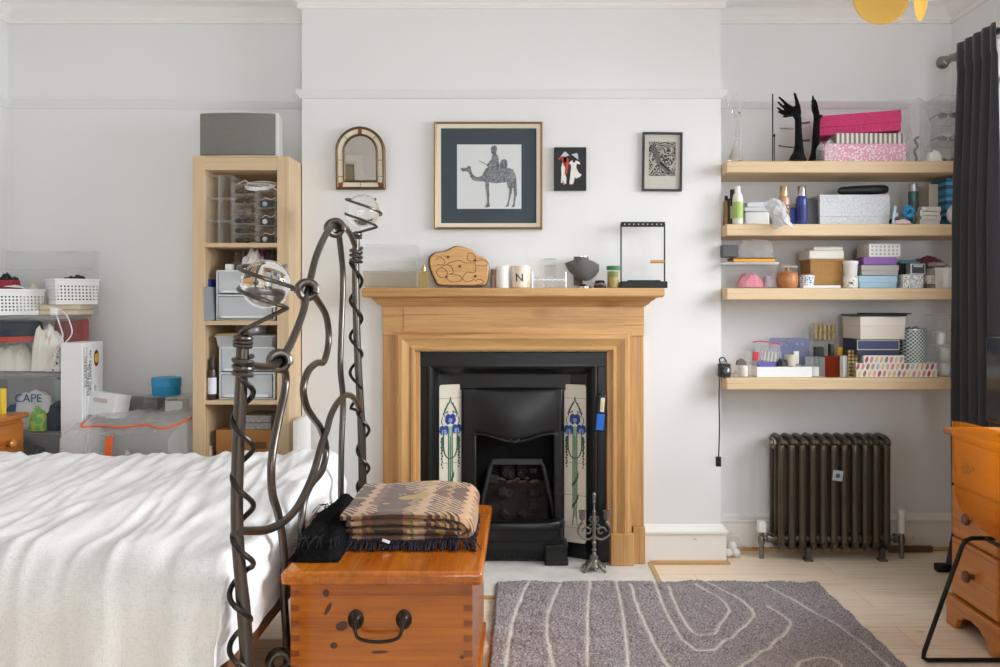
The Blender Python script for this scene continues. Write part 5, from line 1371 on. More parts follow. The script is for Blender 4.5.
kb = carton('cardboard_box', 'brown cardboard box in the lowest visible cube of the shelving unit', 'box', 216, 272, 430, 3.575, UB[3], .26, plain('a9763f', .8, var=.08))
obj('printed_mark', MB().bx(.05, .10, -.0006, 0, .12, .15).bx(.05, .10, -.0006, 0, .08, .10).bx(-.005, .03, -.0006, 0, .10, .104), plain('6f4a24', .8), kb)
zk = UB[3]+spec(216, 272, 430, 3.575, UB[3])[2]
for k, (a, l_) in enumerate(((0, 'lower of two flat grey lace boxes on the cardboard box'), (1, 'upper of two flat grey lace boxes on the cardboard box'))):
    carton('flat_box', l_, 'box', 243, 271, 423-7.5*k, 3.585, zk+.031*k+.0003, .16, dots('lace_%d' % k, '8f8d8a', 'a9a7a4', 90, .35), group='flat grey boxes on the cardboard box')
bottle('white_candle', 'small white pillar candle beside the cardboard box', 'candle', 207, 213, 446, 3.60, UB[3], plain('ece8dd', .6), plain('ece8dd', .6), .1, .8, .05, capw=.8)
solo('white_board', MB().bx(0, .018, 0, .22, 0, .70), plain('e9e9e8', .5), 'thin white board standing between the shelving unit and the chimney breast', 'board', (-.980, 3.44, .0))
# loudspeaker on the unit
Y = 3.60; cx, w_, h_ = spec(198.5, 277.5, 112, Y, uzt)
sp_ = thing('loudspeaker', 'wide grey mesh-fronted loudspeaker on top of the shelving unit', 'speaker', (cx, Y+.06, uzt))
def bowed(w, h, z0, d0, d1, bow):
    n = 20; poly = [(-w/2+w*i/n, d0-bow*math.sin(PI*i/n)) for i in range(n+1)]+[(w*.44, d1), (-w*.44, d1)]
    return MB().prism(poly, z0, z0+h, 'xy')
obj('cabinet', bowed(w_, h_-.012, .012, -.045, .10, .018), plain('d9d9d7', .4), sp_, bevel=.004)
gm = NT('speaker_mesh'); v = gm.coord(); vo = gm.n('ShaderNodeTexVoronoi'); vo.inputs['Scale'].default_value = 420; gm.l(v, vo.inputs['Vector'])
gm.bsdf(gm.ramp(vo.outputs['Distance'], [(.3, '6c6d6a'), (.5, '83847f')]), .5, .3)
obj('grille', bowed(w_-.012, h_-.022, .017, -.052, -.04, .018), gm.m, sp_, loc=(-.004, 0, 0), bevel=.003)
for s in (-1, 1): obj('foot', MB().bx(s*w_*.40-.018, s*w_*.40+.018, -.04, .06, 0, .013), plain('8c7a55', .5), sp_)
obj('foot', MB().bx(-.02, .02, -.045, .06, 0, .013), plain('bdbdbb', .5), sp_)

# ================================================================== pine bedside cabinet
bk = thing('bedside_cabinet', 'pine bedside cabinet with round knobs in the corner beyond the bed', 'cabinet', (-2.34, 3.39, 0))
BK = wood('cabinet_pine', '9a5518', 'c57d30', 'y', 1.0, .3, coat=.4)
obj('carcass', MB().bx(-.16, .155, -.105, .115, .06, .705), BK, bk, bevel=.003); obj('plinth', MB().bx(-.162, .163, -.107, .117, 0, .07), BK, bk, bevel=.004)
obj('top', MB().bx(-.165, .180, -.115, .128, .705, .729), BK, bk, bevel=.008, seg=3)
for z0, z1 in ((.10, .30), (.315, .52), (.535, .69)):
    dr = obj('drawer', MB().bx(.152, .168, -.095, .105, z0, z1), BK, bk, bevel=.005)
    obj('knob', MB().lathe([(.009, 0), (.009, .010), (.019, .020), (.020, .028), (.012, .035), (0, .036)], 18, M=Matrix.Translation((.168, -.01, (z0+z1)/2)) @ Matrix.Rotation(PI/2, 4, 'Y')), plain('c07a2a', .25, coat=.5), dr)
carton('yellow_carton', 'slim yellow carton standing on the bedside cabinet', 'carton', -4, 2, 389, 3.42, .7295, .03, plain('e3c53c', .5))

# ================================================================== clear storage boxes stacked in the corner
bxw, bxd, bxc = .405, .27, (-2.2925, 3.745)
lev = [0, .312, .624, .892, 1.150]
bl = ['lowest clear storage box at the bottom of the corner stack', 'second clear storage box up in the corner stack, holding grey cloth', 'third clear storage box up in the corner stack, holding a white pouch and blue cloth', 'topmost clear storage box of the corner stack, holding a navy hat and white cloth']
for k in range(4):
    t = thing('storage_box', bl[k], 'storage box', (bxc[0], bxc[1], lev[k]), group='clear storage boxes stacked in the corner')
    h = lev[k+1]-lev[k]
    obj('tub', open_box(bxw-.012, bxd-.012, h-.016, .002, .012), CLEAR, t, loc=(0, 0, .001))
    obj('lid', MB().box((0, 0, h-.008), (bxw+.012, bxd+.008, .013)), clear('lid_plastic', 'fafbfb', .35, .3, 'eceeee'), t, bevel=.004)
    obj('rim', rim(bxw-.004, bxd-.004, h-.016, .010, .010), CLEARM, t)
    obj('corner_rib', MB().bx(-.07, -.062, -bxd/2+.002, -bxd/2+.006, .01, h-.02).bx(-.20, -.062, -bxd/2+.002, -bxd/2+.006, h*.72, h*.72+.006), CLEARM, t)
def inbox(k): return lev[k]+.0035
solo('grey_cloth', blob(.34, .20, .25, 1.3, .8), plain('a9adb0', .9, var=.2), 'crumpled grey cloth in the second clear storage box', 'cloth', (bxc[0]+.01, bxc[1], inbox(1)))
ct = thing('printed_pouch', 'clear white pouch printed with blue letters in the clear storage box', 'pouch', (wx(34, 3.66), 3.665, inbox(2)))
obj('bag_body', blob(.17, .06, .225, 4.4, .25, 24, 12, .22), plain('dcdfe0', .6), ct)
lettering('lettering', 'CAPE', .052, plain('2c5a9c', .6), ct, (-.008, -.034, .145), (PI/2, 0, 0))
solo('blue_cloth', blob(.36, .08, .13, 7.1, .8), plain('3f6f94', .9, var=.3), 'folded blue cloth along the back of the clear storage box', 'cloth', (bxc[0], 3.78, inbox(2)))
solo('navy_bundle', blob(.09, .16, .15, 3.2, .6), plain('3a4352', .9), 'navy cloth bundle at the side of the clear storage box', 'cloth', (-2.145, 3.71, inbox(2)))
solo('green_yellow_pack', blob(.08, .05, .125, 6.6, .6, 22, 14), dots('lime_print', 'c3cf6a', '7fbf6a', 24, .5), 'lime green and yellow packet in the clear storage box', 'packet', (wx(38, 3.63), 3.634, inbox(2)+.0))
pb_ = solo('perforated_bin', open_box(.10, .10, .22, .002), perf('perforated_grey', .016, .3, 'cfd4d5'), 'pale perforated bin behind the printed pouch', 'bin', (-2.15, 3.815, inbox(2)))
ht = thing('navy_hat', 'navy felt hat with a red band in the topmost clear storage box', 'hat', (wx(14, 3.68), 3.715, inbox(3)+.135))
obj('crown', MB().lathe([(.098, .012), (.100, .03), (.094, .085), (.07, .098), (0, .10)], 28), plain('2f3a47', .85), ht); obj('band', MB().lathe([(.112, 0), (.112, .022), (.100, .024), (.100, 0)], 28), plain('b8493f', .7), ht)
solo('white_cloth', blob(.20, .15, .135, 8.2, .7), plain('e4e0d8', .9), 'cream cloth under the navy hat in the topmost clear storage box', 'cloth', (wx(14, 3.7), 3.715, inbox(3)))
solo('white_shirt', blob(.125, .13, .22, 9.4, .8, 30, 24, .35), plain('eae8e2', .9), 'tall crumpled white shirt in the topmost clear storage box', 'shirt', (wx(46, 3.68), 3.70, inbox(3)))
solo('grey_headphones', blob(.07, .06, .09, 2.2, .8, 22, 16), dots('cable_knots', 'd8d5cf', '55504c', 50, .25), 'small knotted bundle of white cable ends in the topmost clear storage box', 'cable', (-2.125, 3.65, inbox(3)))
carton('red_storage_box', 'tall dull red fabric box at the back of the topmost clear storage box', 'box', 54, 86, 319, 3.815, inbox(3), .035, plain('b25e5c', .7, var=.06), bev=.012)
# on the lid of the topmost box
zt = lev[4]+.0012
for k, l_ in enumerate(('lowest of two cream hardback books under the perforated basket', 'upper of two cream hardback books under the perforated basket')):
    t = thing('book', l_, 'book', (wx(66, 3.76), 3.765, zt+.024*k), .12*k-.05, 'cream books on the corner stack')
    obj('page_block', MB().bx(-.088, .090, -.062, .062, .003, .021), plain('e6dcc6', .8), t); obj('cover', MB().bx(-.092, .092, -.065, .065, 0, .003).bx(-.092, .092, -.065, .065, .0205, .0235).bx(-.092, -.089, -.065, .065, 0, .0235), plain('cdb9a0', .6), t)
PERF = perf('perforated_white', .0150, .45, 'eef0f0')
def basket(label, loc, rz, w, d, h):
    t = thing('perforated_basket', label, 'basket', loc, rz, 'white perforated baskets on the corner stack')
    obj('wall', open_box(w, d, h, .002, .006), PERF, t); obj('rim', rim(w, d, h+.001, .008, .010), WHITEP, t, bevel=.002); return t
basket('white perforated basket of dark cloth on the cream books', (wx(69.5, 3.74), 3.762, zt+.0482), math.radians(-47), .185, .185, .118)
solo('dark_scarf', blob(.135, .135, .165, 3.9, .4), dots('dark_knit', '1c1a18', '3d362f', 60, .3), 'dark knitted scarf heaped in the rear perforated basket', 'scarf', (wx(72, 3.74), 3.765, zt+.052), (0, 0, -.82))
basket('white perforated basket of papers and cloth at the front of the corner stack', (wx(6, 3.66), 3.715, zt), math.radians(-40), .21, .19, .118)
fz = zt+.003; fx_, fy_ = wx(6, 3.66), 3.715
solo('black_handbag', blob(.12, .11, .215, 1.9, .5, 26, 20, .3), plain('121213', .6), 'black bag standing in the front perforated basket', 'bag', (fx_-.045, fy_+.03, fz), (0, 0, .2))
carton('red_notebook', 'red notebook lying in the front perforated basket', 'notebook', -6, 11, 280, 3.665, zt+.112, .07, plain('9c1a3c', .5), bev=.003)
solo('cream_cloth', blob(.10, .08, .15, 6.1, .7, 24, 18, .3), plain('e3dcc8', .9), 'bunched cream cloth in the front perforated basket', 'cloth', (fx_+.055, fy_+.035, fz), (0, 0, .3))
solo('yellow_packet', blob(.055, .04, .135, 7.7, .6, 18, 14, .3), plain('c9b23f', .6), 'small yellow packet in the front perforated basket', 'packet', (fx_+.095, fy_+.02, fz), (0, 0, .6))
solo('white_papers', MB().grid(lambda u, v: (-.065+.13*u, -.03+.06*v, .004+.012*math.sin(u*5)*v-.010*u), 14, 8), plain('e9e9ec', .7), 'loose white papers over the rim of the front perforated basket', 'paper', (fx_+.055, fy_-.035, zt+.126), (0, 0, .55), solid=.002)
cl = thing('clear_crate', 'long clear plastic crate standing against the wall behind the perforated baskets', 'crate', (wx(52, 3.87), 3.878, zt))
cw_ = wx(95, 3.87)-wx(9, 3.87); chh = wz(251, 3.87)-zt
obj('crate_wall', open_box(cw_, .055, chh-.006, .002), CLEARM, cl); obj('crate_rim', rim(cw_, .055, chh, .008, .008), CLEARM, cl); obj('ledge', MB().bx(-cw_/2, cw_/2, -.030, -.027, chh*.70, chh*.715), CLEARM, cl)
# white charger with its lead hanging down the front of the stack
ch = thing('phone_charger', 'white plug charger with two pinkish leads hanging down the storage boxes', 'charger', (wx(56, 3.61), 3.60, zt))
obj('plug', MB().bx(-.016, .016, -.014, .014, .001, .034), WHITEP, ch, bevel=.006)
for pts in ([(52, 310), (57, 316), (61, 328), (63, 337), (58, 345), (55, 352), (54, 362)], [(58, 310), (66, 314), (71, 325), (72, 334), (66, 342), (58, 349), (55, 360)]):
    obj('lead', MB().tube(catmull([(wx(x, 3.588)-wx(56, 3.61), -.014 if y > 312 else -.004, wz(y, 3.588)-zt+(.0 if y > 312 else .006)) for x, y in pts], 5), .0028, 6), plain('ecdcdc', .5), ch)

# tall white carton with print
X0, X1 = wx(60, 3.56), wx(82, 3.56)
wc = thing('white_carton', 'tall white carton with printed side and a gold and maroon emblem', 'carton', ((X0+X1)/2, 3.565, 0))
hw2 = (X1-X0)/2; hh = wz(343, 3.56)
obj('box', MB().bx(-hw2, hw2, 0, .175, 0, hh), plain('e6e7ea', .6), wc, bevel=.002)
INK = plain('3a3a40', .7)
side_rot = (PI/2, PI/2, PI/2)
for tx, yy, sz, zc_ in (('FAT AGAINST THE BODY', .062, .022, hh-.16), ('TO THE DEVICE', .045, .020, hh-.17), ('THE SIDE OF THE', .022, .018, hh-.13), ('QUALITY', .105, .015, hh-.23)):
    lettering('print_line', tx, sz, INK, wc, (hw2+.0005, yy, zc_), side_rot)
obj('rule_line', MB().bx(hw2, hw2+.0008, .010, .0115, .3, hh-.02).bx(hw2, hw2+.0008, .033, .0345, .3, hh-.02), INK, wc)
MX = Matrix.Translation((hw2, .115, hh-.075)) @ Matrix.Rotation(PI/2, 4, 'Y')
obj('emblem', MB().lathe([(.038, 0), (.038, .0008), (0, .0008)], 24, M=MX @ Matrix.Scale(.55, 4, (0, 1, 0))), plain('5a1f2a', .6), wc)
obj('emblem_centre', MB().lathe([(.022, 0), (.022, .0014), (0, .0014)], 24, M=MX @ Matrix.Scale(.8, 4, (0, 1, 0))), plain('d9b23f', .5), wc)

# zipped storage bag with orange trim, and boxes on it
zb = thing('storage_bag', 'clear zipped storage bag with orange piping beyond the bed', 'storage bag', (-1.705, 3.60, 0))
def bag_mesh():
    b = MB(); N = mnoise.noise; n, m = 60, 26; w, d = .455, .50
    def top(x, y): return .652+.055*math.sin(min(1, max(0, (y+.25)/.3))*PI/2)+.016*N(Vector((x*9, y*9, 1)))+.010*(1-2*abs(N(Vector((x*20, y*16, 3)))))-.025*(abs(x)/.27)**4
    b.grid(lambda u, v: (w*(u-.5), d*(v-.5), top(w*(u-.5), d*(v-.5)) if True else 0), n, m)
    for s, (p, q) in enumerate((((-w/2, -d/2), (w/2, -d/2)), ((w/2, -d/2), (w/2, d/2)), ((w/2, d/2), (-w/2, d/2)), ((-w/2, d/2), (-w/2, -d/2)))):
        def fn(u, v, p=p, q=q):
            x, y = p[0]+(q[0]-p[0])*u, p[1]+(q[1]-p[1])*u
            k = .030*(N(Vector((x*8+3, y*8, v*5)))+.5*N(Vector((x*22+3, y*22, v*13))))*math.sin(PI*v)*math.sin(PI*u)
            nx, ny = (q[1]-p[1]), -(q[0]-p[0]); L_ = math.hypot(nx, ny)
            return (x+nx/L_*k, y+ny/L_*k, top(x, y)*(1-v)+.001*v)
        b.grid(fn, 50, 24)
    return b, top
bm_, btop = bag_mesh()
obj('film', bm_, BAG, zb, angle=180)
OR = plain('e2601c', .5)
pipe = [(x, -.251, btop(x, -.25)+.003) for x in [-.17+.03*k for k in range(16) if -.17+.03*k < .285]]
pip = [(-.20, -.10, btop(-.20, -.1)+.004)]+[(-.17+.03*k, -.19+.012*math.sin(k), btop(-.15+.03*k, -.19)+.005) for k in range(13)]+[(.228, -.10, btop(.23, -.1)+.004), (.236, .0, btop(.236, 0)+.004)]
obj('piping', MB().tube(catmull(pip, 4), .0045, 8), OR, zb)
obj('strap', MB().prism([(-.028, .645), (.0, .655), (-.010, .50), (-.040, .50)], -.262, -.258), OR, zb)
solo('grey_bedding', blob(.22, .36, .60, 5.7, .4, 34, 26, .2), plain('c9c7c5', .9, var=.2), 'grey fleece bedding folded inside the zipped storage bag', 'bedding', (-1.81, 3.58, .003))
solo('cream_bedding', blob(.20, .34, .585, 4.9, .4, 34, 26, .2), plain('dcd6c4', .9, var=.05), 'cream bedding folded inside the zipped storage bag', 'bedding', (-1.58, 3.58, .003))
zq = .712
t = thing('handle_box', 'tilted white cardboard box with a slot handle on the storage bag', 'box', (wx(100, 3.60), 3.645, zq-.022), rot=(math.radians(-8), math.radians(6), math.radians(-12)))
obj('box', MB().bx(-.078, .078, -.05, .05, 0, .108), plain('e3e4e6', .6), t, bevel=.002); obj('handle_slot', MB().prism([(-.028+.010*math.cos(a), .072+.010*math.sin(a)) for a in [PI/2+PI*k/8 for k in range(9)]]+[(.028+.010*math.cos(a), .072+.010*math.sin(a)) for a in [-PI/2+PI*k/8 for k in range(9)]], -.0508, -.049), plain('cbb9b4', .8), t, rot=(0, 0, 0), label='beige slot handle')
carton('grey_box', 'long flat grey box at the back of the storage bag', 'box', 118, 157, 399, 3.70, zq-.014, .11, plain('6d6c6a', .6), rz=.10, lid=.3)
cx, w_, h_ = spec(143, 188, 396.5, 3.665, zq-.016)
t = thing('clear_display_box', 'clear box on the storage bag with a blue tin on top', 'box', (cx, 3.735, zq-.016)); obj('box_wall', open_box(w_, .14, h_-.004, .002), CLEAR, t); obj('lid', MB().box((0, 0, h_-.003), (w_+.006, .146, .006)), CLEARM, t, bevel=.002); obj('paper_insert', MB().bx(-.02, .06, -.03, .04, .003, h_*.7), plain('d9d9d6', .8), t)
zt2 = zq-.016+h_+.0005
t = thing('blue_tin', 'round bright blue lidded tin on the clear box', 'tin', (wx(166, 3.71), 3.715, zt2)); obj('body', MB().lathe([(.060, 0), (.062, .003), (.062, .045)], 36), plain('1d86b8', .4), t); obj('lid', MB().lathe([(.063, .042), (.065, .044), (.065, .080), (.062, .083), (0, .083)], 36), plain('238fc2', .4), t)
# ================================================================== things on the floating shelves
Z1, Z2, Z3, Z4 = [z+.0006 for z in SHZ]
def remesh(o, vox):
    m = o.modifiers.new('remesh', 'REMESH'); m.mode = 'VOXEL'; m.voxel_size = vox; m.use_smooth_shade = True
    s = o.modifiers.new('smooth', 'SMOOTH'); s.factor = .5; s.iterations = 3
def limb(b, pts, rs, n=10):
    P = [Vector(p) for p in pts]
    b.tube(P, rs, n); b.ball(tuple(P[-1]), rs[-1], n, 8); b.ball(tuple(P[0]), rs[0], n, 8); return b
# --- topmost shelf
Yh = 3.72
def hp(cx, y=0.0):
    return lambda x, yy, d=0.0: (wx(715+x/8.34, Yh)-wx(cx, Yh), d, wz(85+yy/8.34, Yh)-Z1)
def hand(name, label, cx, m, arm, fingers, vox, cat):
    q = hp(cx); b = MB()
    P = catmull([(*q(x, y, 0), r) if False else Vector((*q(x, y, 0),)) for x, y, r in arm], 4)
    R = []
    for i in range(len(P)):
        f = i/4; k = min(int(f), len(arm)-2); t = f-k if k < len(arm)-1 else 1
        R.append(arm[k][2]+(arm[k+1][2]-arm[k][2])*min(1, t))
    P[0].z = max(P[0].z, .001)
    b.tube(P, R, 16); b.ball(tuple(P[-1]), R[-1], 12, 8)
    for f in fingers:
        limb(b, [q(x, y, d) for x, y, d, r in f], [r for x, y, d, r in f])
    o = solo(name, b, m, label, cat, (wx(cx, Yh), Yh, Z1), angle=180); remesh(o, vox)
    return o
VELV = plain('0a0a0b', .85, sheen=.08, spec=.2)
k = 1/8.34*Yh/F                                     # metres per crop pixel on that plane
hand('black_hand', 'black velvet display hand with spread fingers on the topmost shelf', 798, VELV,
    [(690, 628, 76*k), (692, 600, 62*k), (697, 560, 44*k), (700, 500, 35*k), (696, 400, 29*k), (694, 320, 27*k), (692, 280, 28*k), (672, 235, 34*k), (668, 205, 30*k)],
    [[(690, 240, -.006, 26*k), (684, 185, -.012, 21*k), (668, 130, -.018, 14*k), (652, 82, -.02, 10*k)], [(650, 205, 0, 22*k), (600, 165, .0, 14*k), (565, 130, 0, 11*k), (536, 103, 0, 8*k)], [(645, 215, .004, 20*k), (595, 195, .006, 13*k), (560, 168, .008, 11*k), (531, 140, .008, 8*k)],
     [(645, 225, .010, 20*k), (595, 220, .014, 13*k), (562, 208, .016, 11*k), (534, 182, .018, 8*k)], [(650, 240, .014, 18*k), (600, 242, .02, 11*k), (570, 225, .024, 9*k), (545, 212, .026, 7*k)], [(655, 250, -.01, 18*k), (612, 262, -.016, 11*k), (580, 272, -.02, 9*k), (558, 272, -.02, 7*k)]][:6], .0022, 'display hand')
hand('black_hand', 'black velvet display hand held upright edge-on on the topmost shelf', 816, VELV,
    [(845, 628, 66*k), (845, 600, 56*k), (845, 560, 43*k), (842, 500, 34*k), (842, 420, 29*k), (846, 340, 27*k), (850, 285, 28*k), (846, 245, 26*k), (838, 215, 27*k), (832, 185, 24*k)],
    [[(830, 190, 0, 24*k), (822, 150, 0, 16*k), (818, 115, 0, 11*k), (816, 92, 0, 7*k)], [(834, 195, .012, 20*k), (828, 150, .016, 13*k), (822, 125, .018, 9*k)], [(834, 195, -.012, 20*k), (828, 155, -.016, 13*k), (822, 135, -.018, 9*k)], [(836, 205, .022, 16*k), (832, 175, .028, 10*k), (828, 155, .03, 8*k)], [(855, 270, -.008, 20*k), (872, 266, -.014, 14*k), (880, 262, -.016, 9*k)]], .0022, 'display hand')
HG = NT('hand_glass'); g_ = HG.n('ShaderNodeBsdfPrincipled'); g_.inputs['Base Color'].default_value = (.96, .96, .96, 1); g_.inputs['Transmission Weight'].default_value = 1; g_.inputs['Roughness'].default_value = .06; g_.inputs['IOR'].default_value = 1.4
HG.l(g_.outputs[0], HG.out.inputs['Surface']); hg = HG.m
hand('glass_hand', 'clear glass display hand with splayed fingers at the end of the topmost shelf', 735, hg,
    [(165, 628, 62*k), (172, 590, 50*k), (185, 520, 34*k), (195, 420, 25*k), (198, 330, 22*k), (196, 280, 22*k), (182, 240, 28*k), (172, 215, 28*k)],
    [[(150, 215, 0, 18*k), (120, 175, 0, 11*k), (100, 140, 0, 9*k), (82, 103, 0, 6*k)], [(165, 205, 0, 17*k), (158, 160, 0, 10*k), (152, 110, 0, 8*k), (148, 66, 0, 6*k)], [(182, 205, 0, 17*k), (182, 160, 0, 10*k), (184, 110, 0, 8*k), (186, 70, 0, 6*k)], [(200, 210, 0, 16*k), (216, 175, 0, 10*k), (230, 145, 0, 8*k), (240, 116, 0, 6*k)], [(196, 255, -.01, 16*k), (196, 225, -.02, 11*k), (180, 205, -.026, 8*k)]], .0018, 'display hand')
q = hp(774)
tr = thing('jewellery_tree', 'thin dark jewellery stand with slim silver bars on the topmost shelf', 'jewellery stand', (wx(774, Yh), Yh+.02, Z1))
obj('pole', MB().rod((0, 0, 0), (0, 0, q(495, 65)[2]), .0032, 8), BLACKMETAL, tr); obj('second_pole', MB().rod((.008, 0, 0), (.008, 0, q(505, 400)[2]), .0028, 8).ball((.008, 0, q(505, 415)[2]), .007, 10, 8, (.7, .7, 1.4)), BLACKMETAL, tr)
obj('foot', MB().bx(-.02, .24, .05, .09, 0, .006).bx(-.006, .014, -.03, .09, 0, .006), BLACKMETAL, tr, bevel=.002)
obj('back_post', MB().rod((.235, .07, .004), (.235, .07, q(600, 270)[2]), .004, 8), BLACKMETAL, tr)
for yl, yr, xl in ((325, 330, 590), (475, 492, 580)): obj('silver_bar', MB().rod((q(xl, yl)[0], .07, q(xl, yl)[2]), (q(660, yr)[0]+.03, .07, q(660, yr)[2]), .004, 8), SILVER, tr)
for yl, yr in ((290, 275), (437, 428)): obj('silver_bar', MB().rod((q(735, yl)[0], .07, q(735, yl)[2]), (q(812, yr)[0]+.02, .07, q(812, yr)[2]), .005, 8), plain('6f6d69', .4, .6), tr)
# pink boxes
YP = 3.675
pk = dots('pink_glitter', 'dba0b4', 'f0e3e9', 110, .42); mg = dots('magenta_print', 'd0286f', '5a2340', 95, .22)
b0 = carton('glitter_box', 'pale pink glittery box, lowest of the pink box stack', 'box', 824.5, 906.5, 143.5, YP, Z1, .12, pk, bev=.003)
zb = Z1+spec(824, 906, 143.5, YP, Z1)[2]
def stripes(name, a, b, sc):
    t = NT(name); v = t.coord(); sx = t.n('ShaderNodeSeparateXYZ'); t.l(v, sx.inputs[0])
    f = t.math('LESS_THAN', t.math('FRACT', t.math('MULTIPLY', t.math('ADD', sx.outputs[0], 5.0), sc)), .52); t.bsdf(t.mix(f, lin(a), lin(b)), .5); return t.m
carton('striped_box', 'grey and cream striped flat box in the middle of the pink box stack', 'box', 835.5, 904.5, 133, YP+.01, zb+.0005, .11, stripes('stripe_print', '7d7874', 'e3ddd4', 46), bev=.003)
zc = zb+.0005+spec(835, 905, 133, YP+.01, zb)[2]
mb_ = thing('magenta_box', 'bright magenta lidded box on top of the pink box stack', 'box', (wx(865.5, YP), YP+.10, zc+.003), rot=(0, math.radians(-1.6), math.radians(-14)))
w_ = (wx(906, YP)-wx(825, YP))*.99; obj('base', MB().box((0, 0, .030), (w_-.006, .135, .060)), mg, mb_, bevel=.003); obj('lid', MB().box((0, 0, .066), (w_, .14, .056)), mg, mb_, bevel=.003)
solo('plastic_wrap', blob(.10, .08, .115, 3.7, 1.0, 26, 20), BAG, 'crumpled clear plastic bag at the end of the pink boxes', 'bag', (wx(829, 3.655), 3.685, Z1+.0))
def pouch_bag(name, label, cat, px0, px1, pyt, Y, zb, d, seed, m, lean=0):
    cx, w, h = spec(px0, px1, pyt, Y, zb); b = MB(); N = mnoise.noise
    for s in (-1, 1):
        b.grid(lambda u, v, s=s: (w*(u-.5)*(1-.25*v)+.008*N(Vector((u*4, v*5, seed))), s*d/2*(math.sin(PI*u)**.5)*(1-v)**.6+.010*N(Vector((u*5, v*7, seed+s))), max(.0008, h*v*(1-.10*abs(2*u-1))+.0008)), 22, 26)
    return solo(name, b, m, label, cat, (cx, Y, zb), (0, lean, 0), angle=180)
pouch_bag('plastic_bag', 'clear plastic bag of trinkets beside the pink boxes on the topmost shelf', 'bag', 906, 932, 97, 3.72, Z1, .07, 2.2, BAG)
solo('dark_necklace', MB().tube(catmull([(0, 0, .004), (.008, .01, .03), (-.006, 0, .06), (.010, .004, .085), (-.004, 0, .11), (.012, 0, .125)], 5), .006, 8), plain('4d4340', .4, .4), 'dark bead necklace inside the clear plastic bag on the topmost shelf', 'necklace', (wx(916, 3.72), 3.722, Z1))
solo('white_tissue', blob(.07, .06, .055, 4.2, 1, 22, 16), plain('e6e4e2', .8), 'crumpled white tissue in front of the clear drawers on the topmost shelf', 'tissue', (wx(934, 3.68), 3.685, Z1))
tt = thing('acrylic_drawer_unit', 'clear acrylic drawers of sunglasses at the window end of the topmost shelf', 'drawers', (2.02, 3.80, Z1))
W_ = .155; hh_ = wz(98, 3.76)-Z1
obj('case', MB().bx(-W_/2, -W_/2+.003, -.10, .10, 0, hh_).bx(W_/2-.003, W_/2, -.10, .10, 0, hh_).bx(-W_/2, W_/2, .097, .10, 0, hh_), CLEARM, tt)
for i in range(4): obj('drawer_tray', MB().bx(-W_/2, W_/2, -.10, .10, hh_*i/3-.0015 if i else 0, hh_*i/3+.0015).bx(-W_/2, W_/2, -.103, -.10, hh_*i/3 if i < 3 else hh_-.02, min(hh_, hh_*i/3+.03)), CLEARM, tt)
for i, (c, l_) in enumerate((('2d2a2a', 'dark sunglasses lying in the lowest clear drawer on the topmost shelf'), ('45484a', 'grey sunglasses in the middle clear drawer on the topmost shelf'), ('1d1b1b', 'thin black sunglasses in the upper clear drawer on the topmost shelf'))):
    sunglasses(c, l_, (1.995, 3.735, Z1+hh_*i/3+.003), .105, 'sunglasses in the clear drawers')

# --- second shelf down
Y = 3.68
bottle('gold_bottle', 'dark gold perfume bottle at the very end of the second shelf', 'bottle', 723.5, 729, 196, 3.72, Z2, plain('8b6d3a', .35, .4), BLACK, .15, .7, .05, square=True)
bottle('black_bottle', 'black and cream lotion bottle at the end of the second shelf', 'bottle', 728.5, 736, 189.5, 3.70, Z2, plain('2b2b2a', .4), BLACK, .22, .5, .1, square=True, lab=plain('cfc6ad', .6))
bottle('shampoo_bottle', 'pale green-labelled shampoo bottle on the second shelf', 'bottle', 732.5, 743, 186.5, 3.665, Z2, plain('e4e6dc', .35), plain('eceee6', .4), .16, .55, .22, lab=plain('a3c169', .5), capw=.5)
tis = thing('tissue_box', 'white box of wipes wrapped in film on the second shelf', 'box', (wx(758, Y), Y+.06, Z2)); wv = wx(770, Y)-wx(745, Y); hv = wz(201, Y)-Z2
obj('tub', MB().box((0, 0, hv*.28), (wv, .10, hv*.56)), plain('e9ebee', .5), tis, bevel=.008); obj('lid', MB().box((0, 0, hv*.66), (wv+.004, .104, hv*.18)), plain('dfe3e8', .4), tis, bevel=.004); obj('sachet', MB().box((.006, .01, hv*.875), (wv*.85, .08, hv*.24)), plain('d5dae0', .5), tis, bevel=.006)
def hang_bag():
    b = MB(); N = mnoise.noise
    def fn(u, v):
        t = v; x = -.045+.09*u*(1-.15*v)+.045*t+.010*N(Vector((u*5, v*6, 1)))
        y = -.028*math.sin(PI*u)*(.4+v)+.012*N(Vector((u*6, v*7, 2)))-.030*t
        z = .095-.125*t+.016*math.sin(PI*u)-.010*N(Vector((u*4, v*5, 3)))
        return (x, y, z)
    b.grid(fn, 24, 24); return b
solo('hanging_bag', hang_bag(), clear('white_film', 'fafbfc', .55, .2, 'eef1f5'), 'crumpled white plastic bag hanging over the front of the second shelf', 'bag', (wx(773, 3.63), 3.625, Z2+.002), solid=.002, angle=180)
bottle('rose_gold_bottle', 'pink body mist bottle with a gold cap on the second shelf', 'bottle', 778.5, 789.5, 186, 3.70, Z2, plain('d3a58d', .35, .2), GOLD, .26, .6, .1, lab=dots('mist_print', '7c5442', 'd9b49d', 90, .35), capw=.72)
carton('blue_box', 'small royal blue box between the two body mist bottles', 'box', 790, 796.5, 208, 3.70, Z2, .03, plain('27459a', .5))
bottle('blue_bottle', 'deep blue body mist bottle with a silver cap on the second shelf', 'bottle', 796, 807, 186, 3.69, Z2, plain('2e3f8f', .25, coat=.5), SILVER, .26, .6, .1, lab=plain('22307a', .5), capw=.72)
marb = NT('marbled_paper'); v = marb.coord(); vo = marb.n('ShaderNodeTexVoronoi', feature='DISTANCE_TO_EDGE'); vo.inputs['Scale'].default_value = 52; marb.l(v, vo.inputs['Vector'])
